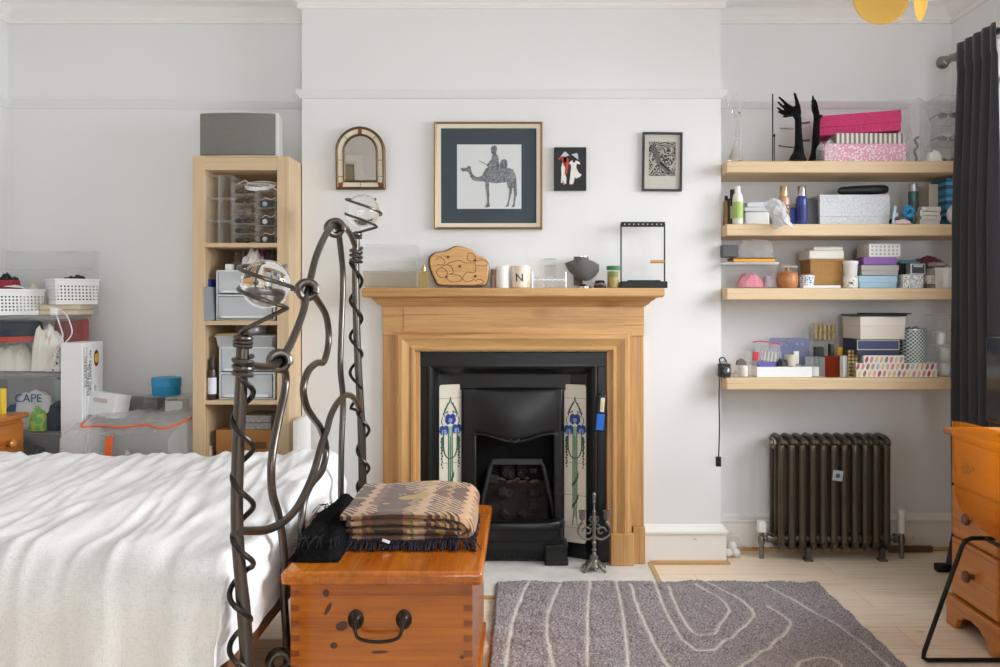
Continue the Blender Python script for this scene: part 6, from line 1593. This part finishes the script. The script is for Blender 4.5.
marb.bsdf(marb.mix(marb.noise(v, 60, 3), marb.ramp(vo.outputs['Distance'], [(.01, 'a3a7b0'), (.05, 'dfe2e8')]), lin('cdd2da')), .5)
mbx = thing('marbled_box', 'large grey marbled lidded box on the second shelf', 'box', (wx(855, 3.69), 3.69, Z2)); wv = wx(891, 3.66)-wx(820, 3.66); hv = wz(193, 3.67)-Z2
obj('base', MB().box((0, .10, hv*.17), (wv-.004, .19, hv*.30)), marb.m, mbx, bevel=.002); obj('lid', MB().box((0, .10, hv*.62), (wv, .195, hv*.70)), marb.m, mbx, bevel=.002); obj('gold_edge', MB().bx(-wv/2+.004, wv/2-.004, .004, .19, hv*.30, hv*.315), plain('c9b878', .4), mbx)
carton('dark_pattern_box', 'dark grey box standing beside the marbled box', 'box', 807, 819, 199, 3.72, Z2, .16, plain('4a4b4f', .5, var=.3))
gc = thing('glasses_case', 'long black glasses case lying on the marbled box', 'case', (wx(864, 3.74), 3.75, Z2+hv+.0008), rot=(0, math.radians(-2), 0))
obj('case', MB().lathe([(0, -.118), (.012, -.115), (.018, -.10), (.0215, -.04), (.0225, .06), (.020, .10), (.014, .115), (0, .118)], 20, M=Matrix.Translation((0, 0, .0235)) @ Matrix.Rotation(PI/2, 4, 'Y')), plain('1f2224', .45, bump=.2), gc); obj('seam', MB().bx(-.10, .10, -.0228, -.020, .022, .0245), BLACK, gc)
solo('black_tray', MB().bx(-.035, .035, 0, .08, 0, .010).bx(-.03, .03, .01, .07, .010, .022), plain('3b3130', .5), 'flat dark brown purse by the marbled box on the second shelf', 'purse', (wx(901, 3.68), 3.675, Z2+.003), (0, math.radians(16), 0), bevel=.003)
solo('hair_scrunchie', MB().tube([(.020*math.cos(a), -.006*math.sin(a*3), .020*math.sin(a)) for a in [2*PI*i/40 for i in range(40)]], [.0105+.003*math.sin(i*1.9) for i in range(40)], 10, closed=True), plain('2d93c8', .6), 'bright blue hair scrunchie propped on the second shelf', 'scrunchie', (wx(909, 3.66), 3.665, Z2+.058), (0, 0, .3))
solo('pale_blue_comb', MB().bx(-.006, .006, -.003, .003, 0, .085), plain('a9d3e8', .4), 'pale blue comb leaning against the marbled box', 'comb', (wx(893, 3.65), 3.652, Z2), (0, math.radians(8), 0), bevel=.002)
solo('white_button_pot', MB().lathe([(.012, 0), (.013, .003), (.013, .018), (.010, .020), (0, .020)], 20), WHITEP, 'tiny white pot on the dark brown purse', 'pot', (wx(899.5, 3.66), 3.70, Z2+.038))
solo('pink_cloth', blob(.075, .05, .024, 8.8, .8, 22, 14), plain('ddc9cc', .9), 'scrap of pale pink cloth at the front of the second shelf', 'cloth', (wx(902, 3.65), 3.652, Z2))
tub = bottle('hair_spray_tube', 'tall teal and silver tube standing on the second shelf', 'tube', 908.5, 918, 184, 3.74, Z2, plain('35605a', .35), plain('b9bcbe', .3, .6), .18, .9, .03, capw=.95, lab=plain('4b5554', .5))
for i in range(4):
    carton('white_slim_box', ['lowest slim white box in the stack at the window end', 'second slim white box up in the stack at the window end', 'third slim white box up in the stack at the window end', 'topmost slim white box in the stack at the window end'][i], 'box', 920+(i % 2)*1.5, 940+(i % 2)*1.0, 219.4-4.25*i, 3.68, Z2+.0194*i, .07, plain('d5d2cc', .6), group='slim white boxes on the second shelf')
gb = carton('printed_carton', 'beige printed carton standing at the back of the second shelf', 'carton', 929, 947.5, 184, 3.775, Z2, .09, plain('c6bdae', .6)); 
obj('printed_figure', MB().bx(.0, .012, -.0006, 0, .10, .145).bx(-.02, -.012, -.0006, 0, .085, .092).bx(-.005, .002, -.0006, 0, .085, .092).bx(.012, .02, -.0006, 0, .085, .092), plain('8b8073', .7), gb)
tb2 = NT('teal_carton'); v = tb2.coord(scale=(1, 1, 1)); sx = tb2.n('ShaderNodeSeparateXYZ'); tb2.l(v, sx.inputs[0]); tb2.bsdf(tb2.ramp(tb2.math('FRACT', tb2.math('MULTIPLY', sx.outputs[2], 14)), [(0, '1d7fa8'), (.35, '123a5c'), (.6, '2b9cc4'), (.8, '12506e')], 'CONSTANT'), .4)
carton('teal_carton', 'tall teal banded carton half behind the curtain on the second shelf', 'carton', 946.5, 962, 178, 3.70, Z2, .14, tb2.m)
solo('white_globe', MB().ball((0, 0, .046), .034, 20, 14, (1, 1, 1.35)), plain('dcdde6', .35), 'white rounded bottle in front of the teal carton by the curtain', 'bottle', (wx(955, 3.66), 3.662, Z2))

# --- third shelf down
Y = 3.66
tb = thing('storage_tub', 'translucent lidded tub with pink things inside on the third shelf', 'tub', (wx(751, Y), 3.74, Z3)); wv = wx(779, Y)-wx(722.5, Y); hv = wz(262, Y)-Z3
obj('body', open_box(wv-.008, .15, hv-.012, .002, .010), CLEARM, tb); obj('lid', MB().box((0, 0, hv-.006), (wv, .158, .012)), FROST, tb, bevel=.004)
solo('pink_clothes', blob(.12, .10, .075, 2.9, .6), plain('d98296', .9), 'bright pink cloth inside the translucent tub', 'cloth', (wx(750, 3.74)-.004, 3.735, Z3+.004))
solo('lilac_clothes', blob(.075, .09, .07, 5.9, .6), plain('c7bdd0', .9), 'pale lilac cloth at the end of the translucent tub', 'cloth', (wx(770, 3.74), 3.735, Z3+.004))
zt = Z3+hv+.0006
solo('yellow_folder', MB().bx(-.095, .095, -.055, .055, 0, .014), plain('e2a52c', .5), 'yellow folder lying on the translucent tub', 'folder', (wx(752, 3.70), 3.72, zt), bevel=.003)
solo('brown_folder', MB().bx(-.095, .10, -.05, .055, 0, .006), plain('6d4a3a', .6), 'thin dark brown folder on the yellow folder', 'folder', (wx(752, 3.70), 3.725, zt+.0146), bevel=.001)
solo('grey_wallet_box', MB().box((0, 0, .030), (.074, .08, .056)), plain('56565a', .5), 'dark grey box at the chimney breast end of the third shelf', 'box', (wx(729, 3.69)+.004, 3.715, zt+.0212), (0, 0, 0), bevel=.003)
pouch_bag('clear_pouch', 'crinkled clear pouches standing on the brown folder', 'pouch', 738, 775, 239, 3.715, zt+.0212, .05, 5.5, BAG)
cbx = thing('clear_box', 'small clear box behind the wooden pot on the third shelf', 'box', (wx(788, 3.76), 3.77, Z3)); obj('box_wall', open_box(.075, .07, .098, .002), CLEARM, cbx); obj('lid', MB().box((0, 0, .102), (.078, .073, .007)), FROST, cbx)
cx, w_, h_ = spec(778, 799, 267, 3.67, Z3)
po = thing('wooden_pot', 'small round turned wooden pot with knobbed lid on the third shelf', 'pot', (cx, 3.685, Z3)); r = w_/2
PW = wood('turned_wood', 'a5673b', 'c98a5a', 'x', 2, .4)
obj('bowl', MB().lathe([(r*.78, 0), (r*.94, .010), (r, h_*.35), (r*.96, h_*.62), (r*.93, h_*.66)], 30), PW, po); obj('lid', MB().lathe([(r*.99, h_*.655), (r*.99, h_*.70), (r*.6, h_*.78), (r*.16, h_*.81), (r*.14, h_*.88), (r*.22, h_*.94), (r*.16, h_), (0, h_*1.01)], 30), PW, po)
cx, w_, h_ = spec(799, 815, 274, 3.67, Z3)
cpq = thing('patterned_cup', 'small blue and white patterned cup on the third shelf', 'cup', (cx, 3.68, Z3)); obj('cup', MB().lathe([(w_*.40, 0), (w_*.46, .004), (w_*.5, h_), (w_*.46, h_), (w_*.42, .006), (0, .006)], 26), dots('cup_print', 'd9dde2', '5b78a6', 110, .38), cpq)
obj('red_rim', MB().lathe([(w_*.505, h_-.005), (w_*.508, h_), (w_*.49, h_)], 26), plain('9a5a52', .5), cpq)
solo('white_card', MB().bx(-.085, .085, -.03, .03, 0, .012), plain('e2e2e4', .6), 'flat white card on the shelf in front of the wicker basket', 'card', (wx(821, 3.65), 3.668, Z3), bevel=.001)
wk = NT('wicker'); v = wk.coord(); ch = wk.n('ShaderNodeTexWave', bands_direction='Z'); ch.inputs['Scale'].default_value = 60; ch.inputs['Distortion'].default_value = 3; ch.inputs['Detail Scale'].default_value = 40; wk.l(v, ch.inputs['Vector'])
c2 = wk.n('ShaderNodeTexWave', bands_direction='X'); c2.inputs['Scale'].default_value = 32; wk.l(v, c2.inputs['Vector']); f = wk.math('MULTIPLY', ch.outputs['Fac'], wk.math('ADD', wk.math('MULTIPLY', c2.outputs['Fac'], .5), .5))
wk.bsdf(wk.ramp(f, [(.1, '9a6a32'), (.5, 'd4a765')]), .7, 0, wk.bump(f, .6, .004))
wb = thing('wicker_basket', 'square wicker basket under a white cloth on the third shelf', 'basket', (wx(826.5, 3.71), 3.775, Z3)); wv = wx(843, 3.71)-wx(810, 3.71); hv = wz(260, 3.71)-Z3
obj('weave', open_box(wv, .14, hv, .005, .006), wk.m, wb); obj('rim', rim(wv, .14, hv+.002, .009, .009), wk.m, wb, bevel=.002)
solo('white_linen', MB().box((0, 0, .021), (wv+.010, .145, .042)).box((.01, -.01, .050), (wv*.9, .12, .016)), plain('e8e5de', .9, bump=.2), 'folded white linen on top of the wicker basket', 'linen', (wx(826, 3.71), 3.775, Z3+hv+.003), bevel=.010, seg=3)
cx, w_, h_ = spec(844, 858.5, 276, 3.68, Z3)
pj = thing('floral_pot', 'small white pot with a floral print under the white pot', 'pot', (cx, 3.69, Z3)); obj('pot', MB().lathe([(w_*.46, 0), (w_*.5, .003), (w_*.5, h_-.004), (w_*.46, h_), (0, h_)], 26), dots('floral_print', 'e4e2de', '8aa05c', 70, .3), pj); obj('flower_mark', MB().ball((-.006, -w_*.48, h_*.4), .008, 10, 6, (1, .3, .8)), plain('a45b8c', .5), pj)
cx, w2, h2 = spec(844, 858.5, 261, 3.68, Z3+h_)
pj2 = thing('white_pot', 'plain white lidded pot stacked on the floral pot', 'pot', (cx, 3.69, Z3+h_+.0006)); obj('pot', MB().lathe([(w2*.42, 0), (w2*.48, h2*.8)], 26), plain('e3e1de', .4), pj2); obj('lid', MB().lathe([(w2*.5, h2*.78), (w2*.52, h2*.8), (w2*.52, h2*.95), (w2*.48, h2), (0, h2)], 26), plain('eeecea', .4), pj2)
sb = [('sky_blue_box', 'pale blue lidded box at the bottom of the box stack on the third shelf', 860, 898.5, 275.5, 'a8cbe3', .5, .12), ('grey_box', 'grey lidded box second from the bottom of the box stack', 862.5, 900, 264.8, 'b1b1ae', .5, .12), ('purple_box', 'flat purple box second from the top of the box stack', 864.5, 898, 257, '8d5fb0', None, .11), ]
z = Z3; zz = []
for nm, l_, a, b_, yt, c, lid, d in sb:
    h = wz(yt, 3.67)-z; cx = (wx(a, 3.67)+wx(b_, 3.67))/2; w_ = wx(b_, 3.67)-wx(a, 3.67)
    if lid:
        t = thing(nm, l_, 'box', (cx, 3.68+d/2, z)); obj('base', MB().box((0, 0, h*.3), (w_-.005, d-.005, h*.58)), plain(c, .5), t, bevel=.002); obj('lid', MB().box((0, 0, h*.72), (w_, d, h*.54)), plain(c, .5), t, bevel=.002)
    else: solo(nm, MB().box((0, 0, h/2), (w_, d, h)), plain(c, .5), l_, 'box', (cx, 3.68+d/2, z), bevel=.002)
    z += h+.0008
h = wz(243.5, 3.67)-z; cx = (wx(870, 3.67)+wx(901.5, 3.67))/2; w_ = wx(901.5, 3.67)-wx(870, 3.67)
sp_b = thing('spotted_box', 'white box printed with grey squares on top of the box stack', 'box', (cx, 3.745, z)); obj('box', MB().box((0, 0, h/2), (w_, .13, h)), plain('e6e5e3', .5), sp_b, bevel=.002)
for i in range(7):
    for j in range(3): obj('square_mark', MB().box((-w_*.40+w_*.8*i/6, -.0655, h*(.22+.28*j)), (w_*.055, .001, h*.13)), plain('9fa0a3', .6), sp_b)
carton('black_box', 'low black box beside the grey box on the third shelf', 'box', 899.5, 913, 263.5, 3.74, Z3, .10, plain('161618', .5))
zk = Z3+spec(899, 913, 263.5, 3.74, Z3)[2]
solo('teal_fan', MB().bx(-.05, .05, -.03, .03, 0, .008).bx(-.03, .045, -.02, .02, .008, .016), plain('6fa9b4', .4), 'flat teal purse lying on the black box', 'purse', (wx(909, 3.74)+.004, 3.775, zk+.0008), (0, 0, .1), bevel=.003)
orn = NT('ornament_print'); v = orn.coord(); vo = orn.n('ShaderNodeTexVoronoi'); vo.inputs['Scale'].default_value = 75; orn.l(v, vo.inputs['Vector']); orn.bsdf(orn.ramp(vo.outputs['Distance'], [(.22, '6f7378'), (.30, 'e9e9e9'), (.55, 'e9e9e9'), (.6, 'b5b8bb')]), .5)
cc = carton('ornate_box', 'white box with a grey ornamental print on the third shelf', 'box', 903, 923.5, 274.5, 3.665, Z3, .08, orn.m)
zk = Z3+spec(903, 923, 274.5, 3.665, Z3)[2]
pc_ = thing('picture_tin', 'small silver picture tin standing on the ornate box', 'tin', (wx(917.5, 3.68), 3.70, zk+.0006)); wv = wx(925.5, 3.68)-wx(910.5, 3.68); obj('tin', MB().box((0, 0, .025), (wv, .05, .050)), plain('c3c5c6', .3, .5), pc_, bevel=.002); obj('picture_plate', MB().box((0, -.0256, .025), (wv*.82, .0012, .038)), plain('3b3e42', .3, var=.5), pc_); obj('picture_band', MB().box((0, -.0265, .038), (wv*.6, .0012, .008)), plain('c9cbcd', .4), pc_)
gl = thing('glass_tumbler', 'clear patterned tumbler beside the white candle box on the third shelf', 'tumbler', (wx(929.5, 3.70), 3.705, Z3)); obj('glass', MB().lathe([(.026, 0), (.030, .004), (.032, .085), (.029, .085), (.027, .008), (0, .008)], 24), CLEARM, gl); obj('etched_band', MB().lathe([(.0325, .02), (.0325, .06)], 24), dots('etching', 'b9b2a8', '8f887c', 90, .4), gl)
carton('white_candle_box', 'plain off-white box at the window end of the third shelf', 'box', 935.5, 953, 267.5, 3.675, Z3, .08, plain('cfcac6', .6))
zk = Z3+spec(935, 953, 267.5, 3.675, Z3)[2]
solo('silver_slipper', MB().lathe([(0, -.05), (.010, -.048), (.013, -.02), (.011, .03), (.006, .05), (0, .052)], 14, M=Matrix.Translation((0, 0, .014)) @ Matrix.Rotation(PI/2, 4, 'Y')), plain('a59a96', .35, .5), 'silvery tube lying on the off-white box', 'tube', (wx(939, 3.70), 3.71, zk+.001))
mr = blob(.15, .09, .070, 6.3, .8); solo('maroon_scarf', mr, plain('6e2a3c', .6, sheen=.2), 'maroon scarf heaped over the tumbler and tin', 'scarf', (wx(931, 3.77), 3.80, Z3+.088))
carton('navy_box', 'navy box behind the tumbler holding up the maroon scarf', 'box', 917, 946, 268.5, 3.76, Z3, .08, plain('2c3a4c', .5))

# --- lowest shelf
Y = 3.68
cmr = thing('black_camera', 'small black camera with a strap hanging from the lowest shelf', 'camera', (wx(724, 3.66)+.004, 3.68, Z4))
obj('body', MB().bx(-.024, .028, -.02, .02, 0, .062), plain('232325', .5), cmr, bevel=.005); obj('lens', MB().lathe([(.016, 0), (.016, .012), (.012, .014), (.010, .008), (0, .008)], 20, M=Matrix.Translation((.004, -.02, .032)) @ Matrix.Rotation(PI/2, 4, 'X')), plain('6b6b6d', .3, .5), cmr); obj('hot_shoe', MB().bx(-.012, .012, -.012, .012, .062, .074), plain('a9a9a7', .3, .8), cmr, bevel=.002); obj('white_mark', MB().bx(.008, .016, -.0345, -.033, .026, .040), WHITEP, cmr)
obj('strap', MB().tube(catmull([(-.016, -.0, .060), (-.022, -.012, .084), (-.004, -.016, .090), (.012, -.008, .066)], 6), .0032, 6), BLACK, cmr)
cdq = thing('hanging_cable', 'thin black cable hanging from the end of the lowest shelf down the wall', 'cable', (wx(719.5, 3.62), 3.624, Z4))
obj('lead', MB().tube(catmull([(.006, .03, .004), (.002, .008, .006), (0, -.002, -.01), (-.001, 0, -.10), (.001, 0, -.22), (-.003, 0, -.36)], 7), .0035, 6), BLACK, cdq); obj('plug', MB().bx(-.016, .008, -.006, .006, -.40, -.355), BLACK, cdq, bevel=.003)
ab2 = thing('acrylic_pot', 'clear acrylic pot with a white cream jar on the lowest shelf', 'pot', (wx(742, 3.67), 3.69, Z4)); wv = wx(750.5, 3.67)-wx(733.5, 3.67); hv = wz(351, 3.67)-Z4
obj('pot_wall', open_box(wv, .07, hv, .002), CLEARM, ab2)
solo('cream_jar', MB().lathe([(.020, 0), (.022, .003), (.022, .046), (.018, .05), (0, .05)], 24), plain('e6e4dc', .4), 'white cream jar standing in the acrylic pot', 'jar', (wx(744.5, 3.67), 3.69, Z4+.003))
solo('brown_brush', blob(.05, .03, .032, 7.3, .8, 18, 12), plain('5d4a44', .8), 'dark brown hair clip lying on the cream jar', 'hair clip', (wx(743, 3.67), 3.70, Z4+.0545))
wt = thing('white_tray', 'long low white tray of packets on the lowest shelf', 'tray', (wx(784, 3.67), 3.73, Z4)); wv = wx(812, 3.67)-wx(757, 3.67)
obj('tray', open_box(wv, .13, .048, .004), plain('eceef0', .4), wt, bevel=.002)
q4 = lambda px, Y_=3.70: wx(px, Y_)
solo('purple_packet', MB().bx(-.045, .045, -.012, .012, 0, .042), dots('purple_print', '5b52b0', 'b9b4e2', 70, .25), 'purple printed packet leaning in the white tray', 'packet', (q4(767), 3.70, Z4+.022), (math.radians(-12), math.radians(6), 0), bevel=.006)
pouch_bag('clear_pink_pouch', 'clear zip pouch with pink edging in the white tray', 'pouch', 752, 784, 341, 3.735, Z4+.004, .05, 3.1, BAG)
solo('pink_zip', MB().tube(catmull([(-.07, 0, .025), (-.03, -.004, .028), (.02, -.002, .020), (.062, 0, .014)], 5), .003, 6), plain('c8405f', .5), 'pink zip strip across the clear zip pouch', 'zip', (q4(768, 3.71), 3.712, Z4+.135))
solo('red_label_pack', MB().bx(-.012, .012, -.005, .005, 0, .042), plain('cf3048', .5), 'small red packet standing behind the purple packet', 'packet', (q4(756.5), 3.722, Z4+.072), (0, .12, 0), bevel=.002)
solo('striped_sachet', MB().bx(-.04, .04, -.006, .006, 0, .05), stripes('sachet_print', 'c9c2bd', '7d7672', 60), 'grey striped sachet lying tilted behind the purple packet', 'sachet', (q4(770), 3.725, Z4+.066), (math.radians(-15), math.radians(12), 0), bevel=.004)
solo('black_hair_clump', blob(.065, .055, .075, 5.2, .8, 22, 16), plain('25252a', .6), 'black hair accessory bundle in the white tray', 'hair accessory', (q4(782), 3.70, Z4+.014))
lb = thing('lavender_box', 'lavender clear lidded box standing up behind the white tray', 'box', (wx(789, 3.82), 3.83, Z4)); wv = wx(806, 3.82)-wx(768, 3.82); hv = wz(338, 3.82)-Z4
LAV = clear('lavender_plastic', 'eef0fa', .40, .2, 'c3c8e2'); obj('body', MB().bx(-wv/2, wv/2, -.02, .02, 0, hv), LAV, lb, bevel=.012); obj('lid', MB().bx(-wv/2-.003, wv/2+.003, -.024, -.018, .02, hv-.004), LAV, lb, bevel=.003); obj('latch', MB().bx(-.02, .02, -.028, -.022, hv-.03, hv-.012), LAV, lb, bevel=.002)
for i in range(6): obj('compartment', MB().bx(-wv*.42+wv*.14*i, -wv*.42+wv*.14*i+.016, -.026, -.024, hv*.80, hv*.87), plain('8f97c0', .5), lb)
solo('beige_roll', MB().lathe([(.012, 0), (.026, 0), (.026, .05), (.012, .05)], 24), plain('d3cdb8', .6), 'beige roll of tape standing in the white tray', 'tape roll', (q4(792), 3.725, Z4+.049)); solo('olive_tin', MB().lathe([(.028, 0), (.030, .003), (.030, .030), (.027, .034), (0, .034)], 24), plain('9aa07a', .5), 'low olive green tin in the white tray', 'tin', (q4(796), 3.705, Z4+.0145))
solo('cream_card', MB().bx(-.012, .012, -.004, .004, 0, .06), plain('ece8da', .6), 'cream card standing beside the beige roll', 'card', (q4(799.5), 3.745, Z4+.055), bevel=.001)
fc = thing('frosted_holder', 'frosted candle holder with a white tealight on the lowest shelf', 'candle holder', (wx(817.5, 3.67), 3.70, Z4)); wv = wx(825.5, 3.67)-wx(811, 3.67); obj('holder_wall', open_box(wv, .065, .092, .003), clear('frosted_blue', 'fafcfd', .24, .3, 'e6eef2'), fc); obj('tealight', MB().lathe([(.016, .003), (.018, .005), (.018, .045), (0, .046)], 20), plain('f0efea', .5), fc)
carton('dark_green_box', 'small dark green box behind the frosted holder', 'box', 815.5, 824, 347, 3.755, Z4, .03, plain('2d352c', .5))
gp = thing('gold_rack', 'glass and gold perfume sample rack on the back of the lowest shelf', 'rack', (wx(825, 3.84), 3.845, Z4)); obj('back_plate', MB().bx(-.055, .055, .02, .024, 0, .245), CLEARM, gp)
for i in range(5):
    for j in range(2): obj('vial', MB().cyl((-.042+.021*i, 0, 0), .008, .165+.038*j, .195+.038*j, 10).cyl((-.042+.021*i, 0, 0), .005, .195+.038*j, .200+.038*j, 10), plain('cdb47a', .25, .4), gp)
obj('rack_shelf', MB().bx(-.055, .055, -.014, .022, .160, .164).bx(-.055, .055, -.014, .022, .198, .202).bx(-.055, -.052, -.014, .022, 0, .245).bx(.052, .055, -.014, .022, 0, .245), CLEARM, gp)
bottle('red_perfume', 'amber red perfume bottle with a black cap on the lowest shelf', 'bottle', 824.5, 837, 344, 3.69, Z4, clear('red_glass', 'e8a08c', .5, .06, 'a8452c'), BLACK, .34, .5, .1, square=True, capw=.42)
bottle('yellow_cap_bottle', 'clear bottle with a yellow and black cap behind the silver canister', 'bottle', 835, 844, 347, 3.75, Z4, CLEARM, plain('d3a52a', .4), .26, .6, .1, capw=.7)
solo('silver_canister', MB().lathe([(.021, 0), (.0225, .002), (.0225, .098), (.021, .1), (0, .1)], 28), plain('c2c1bf', .25, .9), 'brushed silver canister on the lowest shelf', 'canister', (wx(843.5, 3.67), 3.672, Z4))
leaf = NT('leaf_print'); v = leaf.coord(scale=(44, 44, 31)); sx = leaf.n('ShaderNodeSeparateXYZ'); leaf.l(v, sx.inputs[0])
row = leaf.math('FLOOR', sx.outputs[2]); xs_ = leaf.math('ADD', sx.outputs[0], leaf.math('MULTIPLY', row, .37))
fxn = leaf.math('SUBTRACT', leaf.math('FRACT', leaf.math('ADD', xs_, 50.0)), .5); fzn = leaf.math('SUBTRACT', leaf.math('FRACT', sx.outputs[2]), .5)
sk = leaf.math('SUBTRACT', fxn, leaf.math('MULTIPLY', fzn, .35))
dist = leaf.math('ADD', leaf.math('MULTIPLY', leaf.math('MULTIPLY', sk, sk), 10.0), leaf.math('MULTIPLY', leaf.math('MULTIPLY', fzn, fzn), 5.2))
wn = leaf.n('ShaderNodeTexWhiteNoise', noise_dimensions='2D'); cmb = leaf.n('ShaderNodeCombineXYZ'); leaf.l(leaf.math('FLOOR', leaf.math('ADD', xs_, 50.0)), cmb.inputs[0]); leaf.l(row, cmb.inputs[1]); leaf.l(cmb.outputs[0], wn.inputs['Vector'])
lc = leaf.ramp(wn.outputs['Value'], [(0, 'd08a8e'), (.17, 'dcca8a'), (.33, 'a9c3d2'), (.5, '9a7d6c'), (.67, 'e0b58e'), (.83, 'b4475c'), (.93, 'd3c79a')], 'CONSTANT')
leaf.bsdf(leaf.mix(leaf.math('LESS_THAN', dist, 1.0), lin('ecebe6'), lc), .5)
cx, w_, h_ = spec(856, 938, 363.5, 3.67, Z4)
lb2 = thing('leaf_print_box', 'long white box printed with coloured leaves at the bottom of the stack', 'box', (cx, 3.76, Z4)); obj('base', MB().box((0, 0, h_*.24), (w_-.004, .176, h_*.48)), leaf.m, lb2, bevel=.0015); obj('lid', MB().box((0, 0, h_*.74), (w_, .18, h_*.52)), leaf.m, lb2, bevel=.0015)
z = Z4+h_+.0006
lf2 = leaf.m.copy(); lf2.name = 'leaf_print_pale'
cx, w_, h_ = spec(864, 905, 355.5, 3.675, z)
solo('pale_leaf_box', MB().box((0, 0, h_/2), (w_, .15, h_)), lf2, 'smaller pale leaf print box on the long leaf print box', 'box', (cx, 3.755, z), bevel=.0015)
z5 = z+h_+.0006
cx, w_, h_ = spec(858, 901, 339.5, 3.675, z5)
nb = thing('navy_gift_box', 'navy box with a gold border band under the cream box', 'box', (cx-.004, 3.76, z5)); obj('box', MB().box((0, 0, h_/2), (w_, .16, h_)), plain('2c3556', .5), nb, bevel=.002)
obj('gold_border', MB().sweep([(-w_*.49, h_*.34), (w_*.49, h_*.34), (w_*.49, h_*.96), (-w_*.49, h_*.96)], [(0, -.0805), (.0035, -.0805), (.0035, -.0815), (0, -.0815)], True, lambda a, b, c: (a, c, b)), plain('d6cba6', .4), nb); obj('blue_panel', MB().box((0, -.0806, h_*.65), (w_*.9, .001, h_*.46)), plain('3d4c7c', .5), nb)
z6 = z5+h_+.0006
cx, w_, h_ = spec(858, 905, 316.5, 3.675, z6)
cb2 = thing('cream_box', 'cream lidded box near the top of the stack on the lowest shelf', 'box', (cx, 3.76, z6), rot=(0, 0, math.radians(4))); obj('base', MB().box((0, 0, h_*.30), (w_-.004, .17, h_*.60)), plain('e6ddd3', .6), cb2, bevel=.002); obj('lid', MB().box((0, 0, h_*.79), (w_, .175, h_*.41)), plain('e9e0d8', .6), cb2, bevel=.002)
z7 = z6+h_+.0008
solo('black_folder', MB().prism([(-.14, -.07), (.10, -.085), (.15, -.02), (.12, .07), (-.12, .08)], 0, .008, 'xy').prism([(-.06, -.06), (.16, -.04), (.13, .06), (-.05, .06)], .0085, .014, 'xy'), plain('222224', .6), 'black folder lying on the cream box', 'folder', (wx(876, 3.72), 3.75, z7), bevel=.001)
carton('tartan_purse', 'dark box with yellow check beside the silver canister', 'box', 848, 858, 350, 3.70, Z4, .08, dots('check_print', '4a4030', 'c0a245', 60, .33, 0.0))
ti = NT('lattice_tin'); v = ti.coord(); sx = ti.n('ShaderNodeSeparateXYZ'); ti.l(v, sx.inputs[0])
ds = [ti.math('PINGPONG', ti.math(op, ti.math('ADD', sx.outputs[0], 3.0), sx.outputs[2]), .0085) for op in ('ADD', 'SUBTRACT')]
ti.bsdf(ti.mix(ti.math('LESS_THAN', ti.math('MINIMUM', *ds), .0018), ti.mix(ti.math('LESS_THAN', ti.math('MAXIMUM', *ds), .0055), lin('4b7a80'), lin('9ab4b4')), lin('e6e8e4')), .4)
z8 = Z4+spec(856, 938, 363.5, 3.67, Z4)[2]+.0006
cx, w_, h_ = spec(903.5, 929, 329, 3.71, z8)
tn = thing('lattice_tin', 'round tin with a teal lattice pattern on the leaf print box', 'tin', (cx+.002, 3.745, z8)); obj('tin', MB().lathe([(w_*.48, 0), (w_*.49, .003), (w_*.49, h_)], 36), ti.m, tn); obj('open_rim', MB().lathe([(w_*.50, h_-.006), (w_*.505, h_-.003), (w_*.50, h_), (w_*.46, h_), (w_*.46, h_-.03), (0, h_-.03)], 36), plain('cfcdc8', .3, .6), tn)
solo('silk_ribbon', blob(.075, .06, .045, 3.3, 1, 20, 14), plain('8d8a80', .5), 'grey ribbon bundle in the open lattice tin', 'ribbon', (cx, 3.745, z8+h_-.028))
for i in range(4):
    t = thing('acrylic_dish', ['lowest clear acrylic dish in the stack by the curtain', 'second clear acrylic dish up by the curtain', 'third clear acrylic dish up by the curtain', 'topmost clear acrylic dish by the curtain'][i], 'dish', (wx(944.5, 3.70), 3.74, Z4+.072*i), group='clear acrylic dishes on the lowest shelf')
    obj('dish_wall', open_box(.085, .10, .069, .002), CLEARM, t); obj('rim', rim(.085, .10, .0705, .005, .005), CLEARM, t)
for i, (dx, z_, c) in enumerate(((.015, .0025, 'e9e8e4'), (.018, .0745, 'dfe3dc'), (.0, .1465, 'e6e4e0'))):
    solo('cotton_pad_stack', MB().lathe([(.020, 0), (.022, .004), (.022, .052), (.020, .056), (0, .056)], 18), plain(c, .9), ['stack of white cotton pads in the lowest acrylic dish', 'stack of pale cotton pads in the second acrylic dish', 'stack of white cotton pads in the third acrylic dish'][i], 'cotton pads', (wx(944.5, 3.70)+dx, 3.735, Z4+z_))

# black plug adapter on the floor by the desk
pa = thing('power_adapter', 'black plug adapter on the floor under the curtain by the pine desk', 'adapter', (1.895, 3.60, 0))
obj('casing', MB().bx(-.030, .030, -.02, .02, 0, .034).bx(-.022, .022, -.024, .024, .006, .028), BLACK, pa, bevel=.006)
obj('lead', MB().tube(catmull([(.026, 0, .018), (.040, -.05, .012), (.020, -.16, .006), (-.02, -.26, .006), (-.06, -.36, .006)], 6), .004, 6), BLACK, pa)
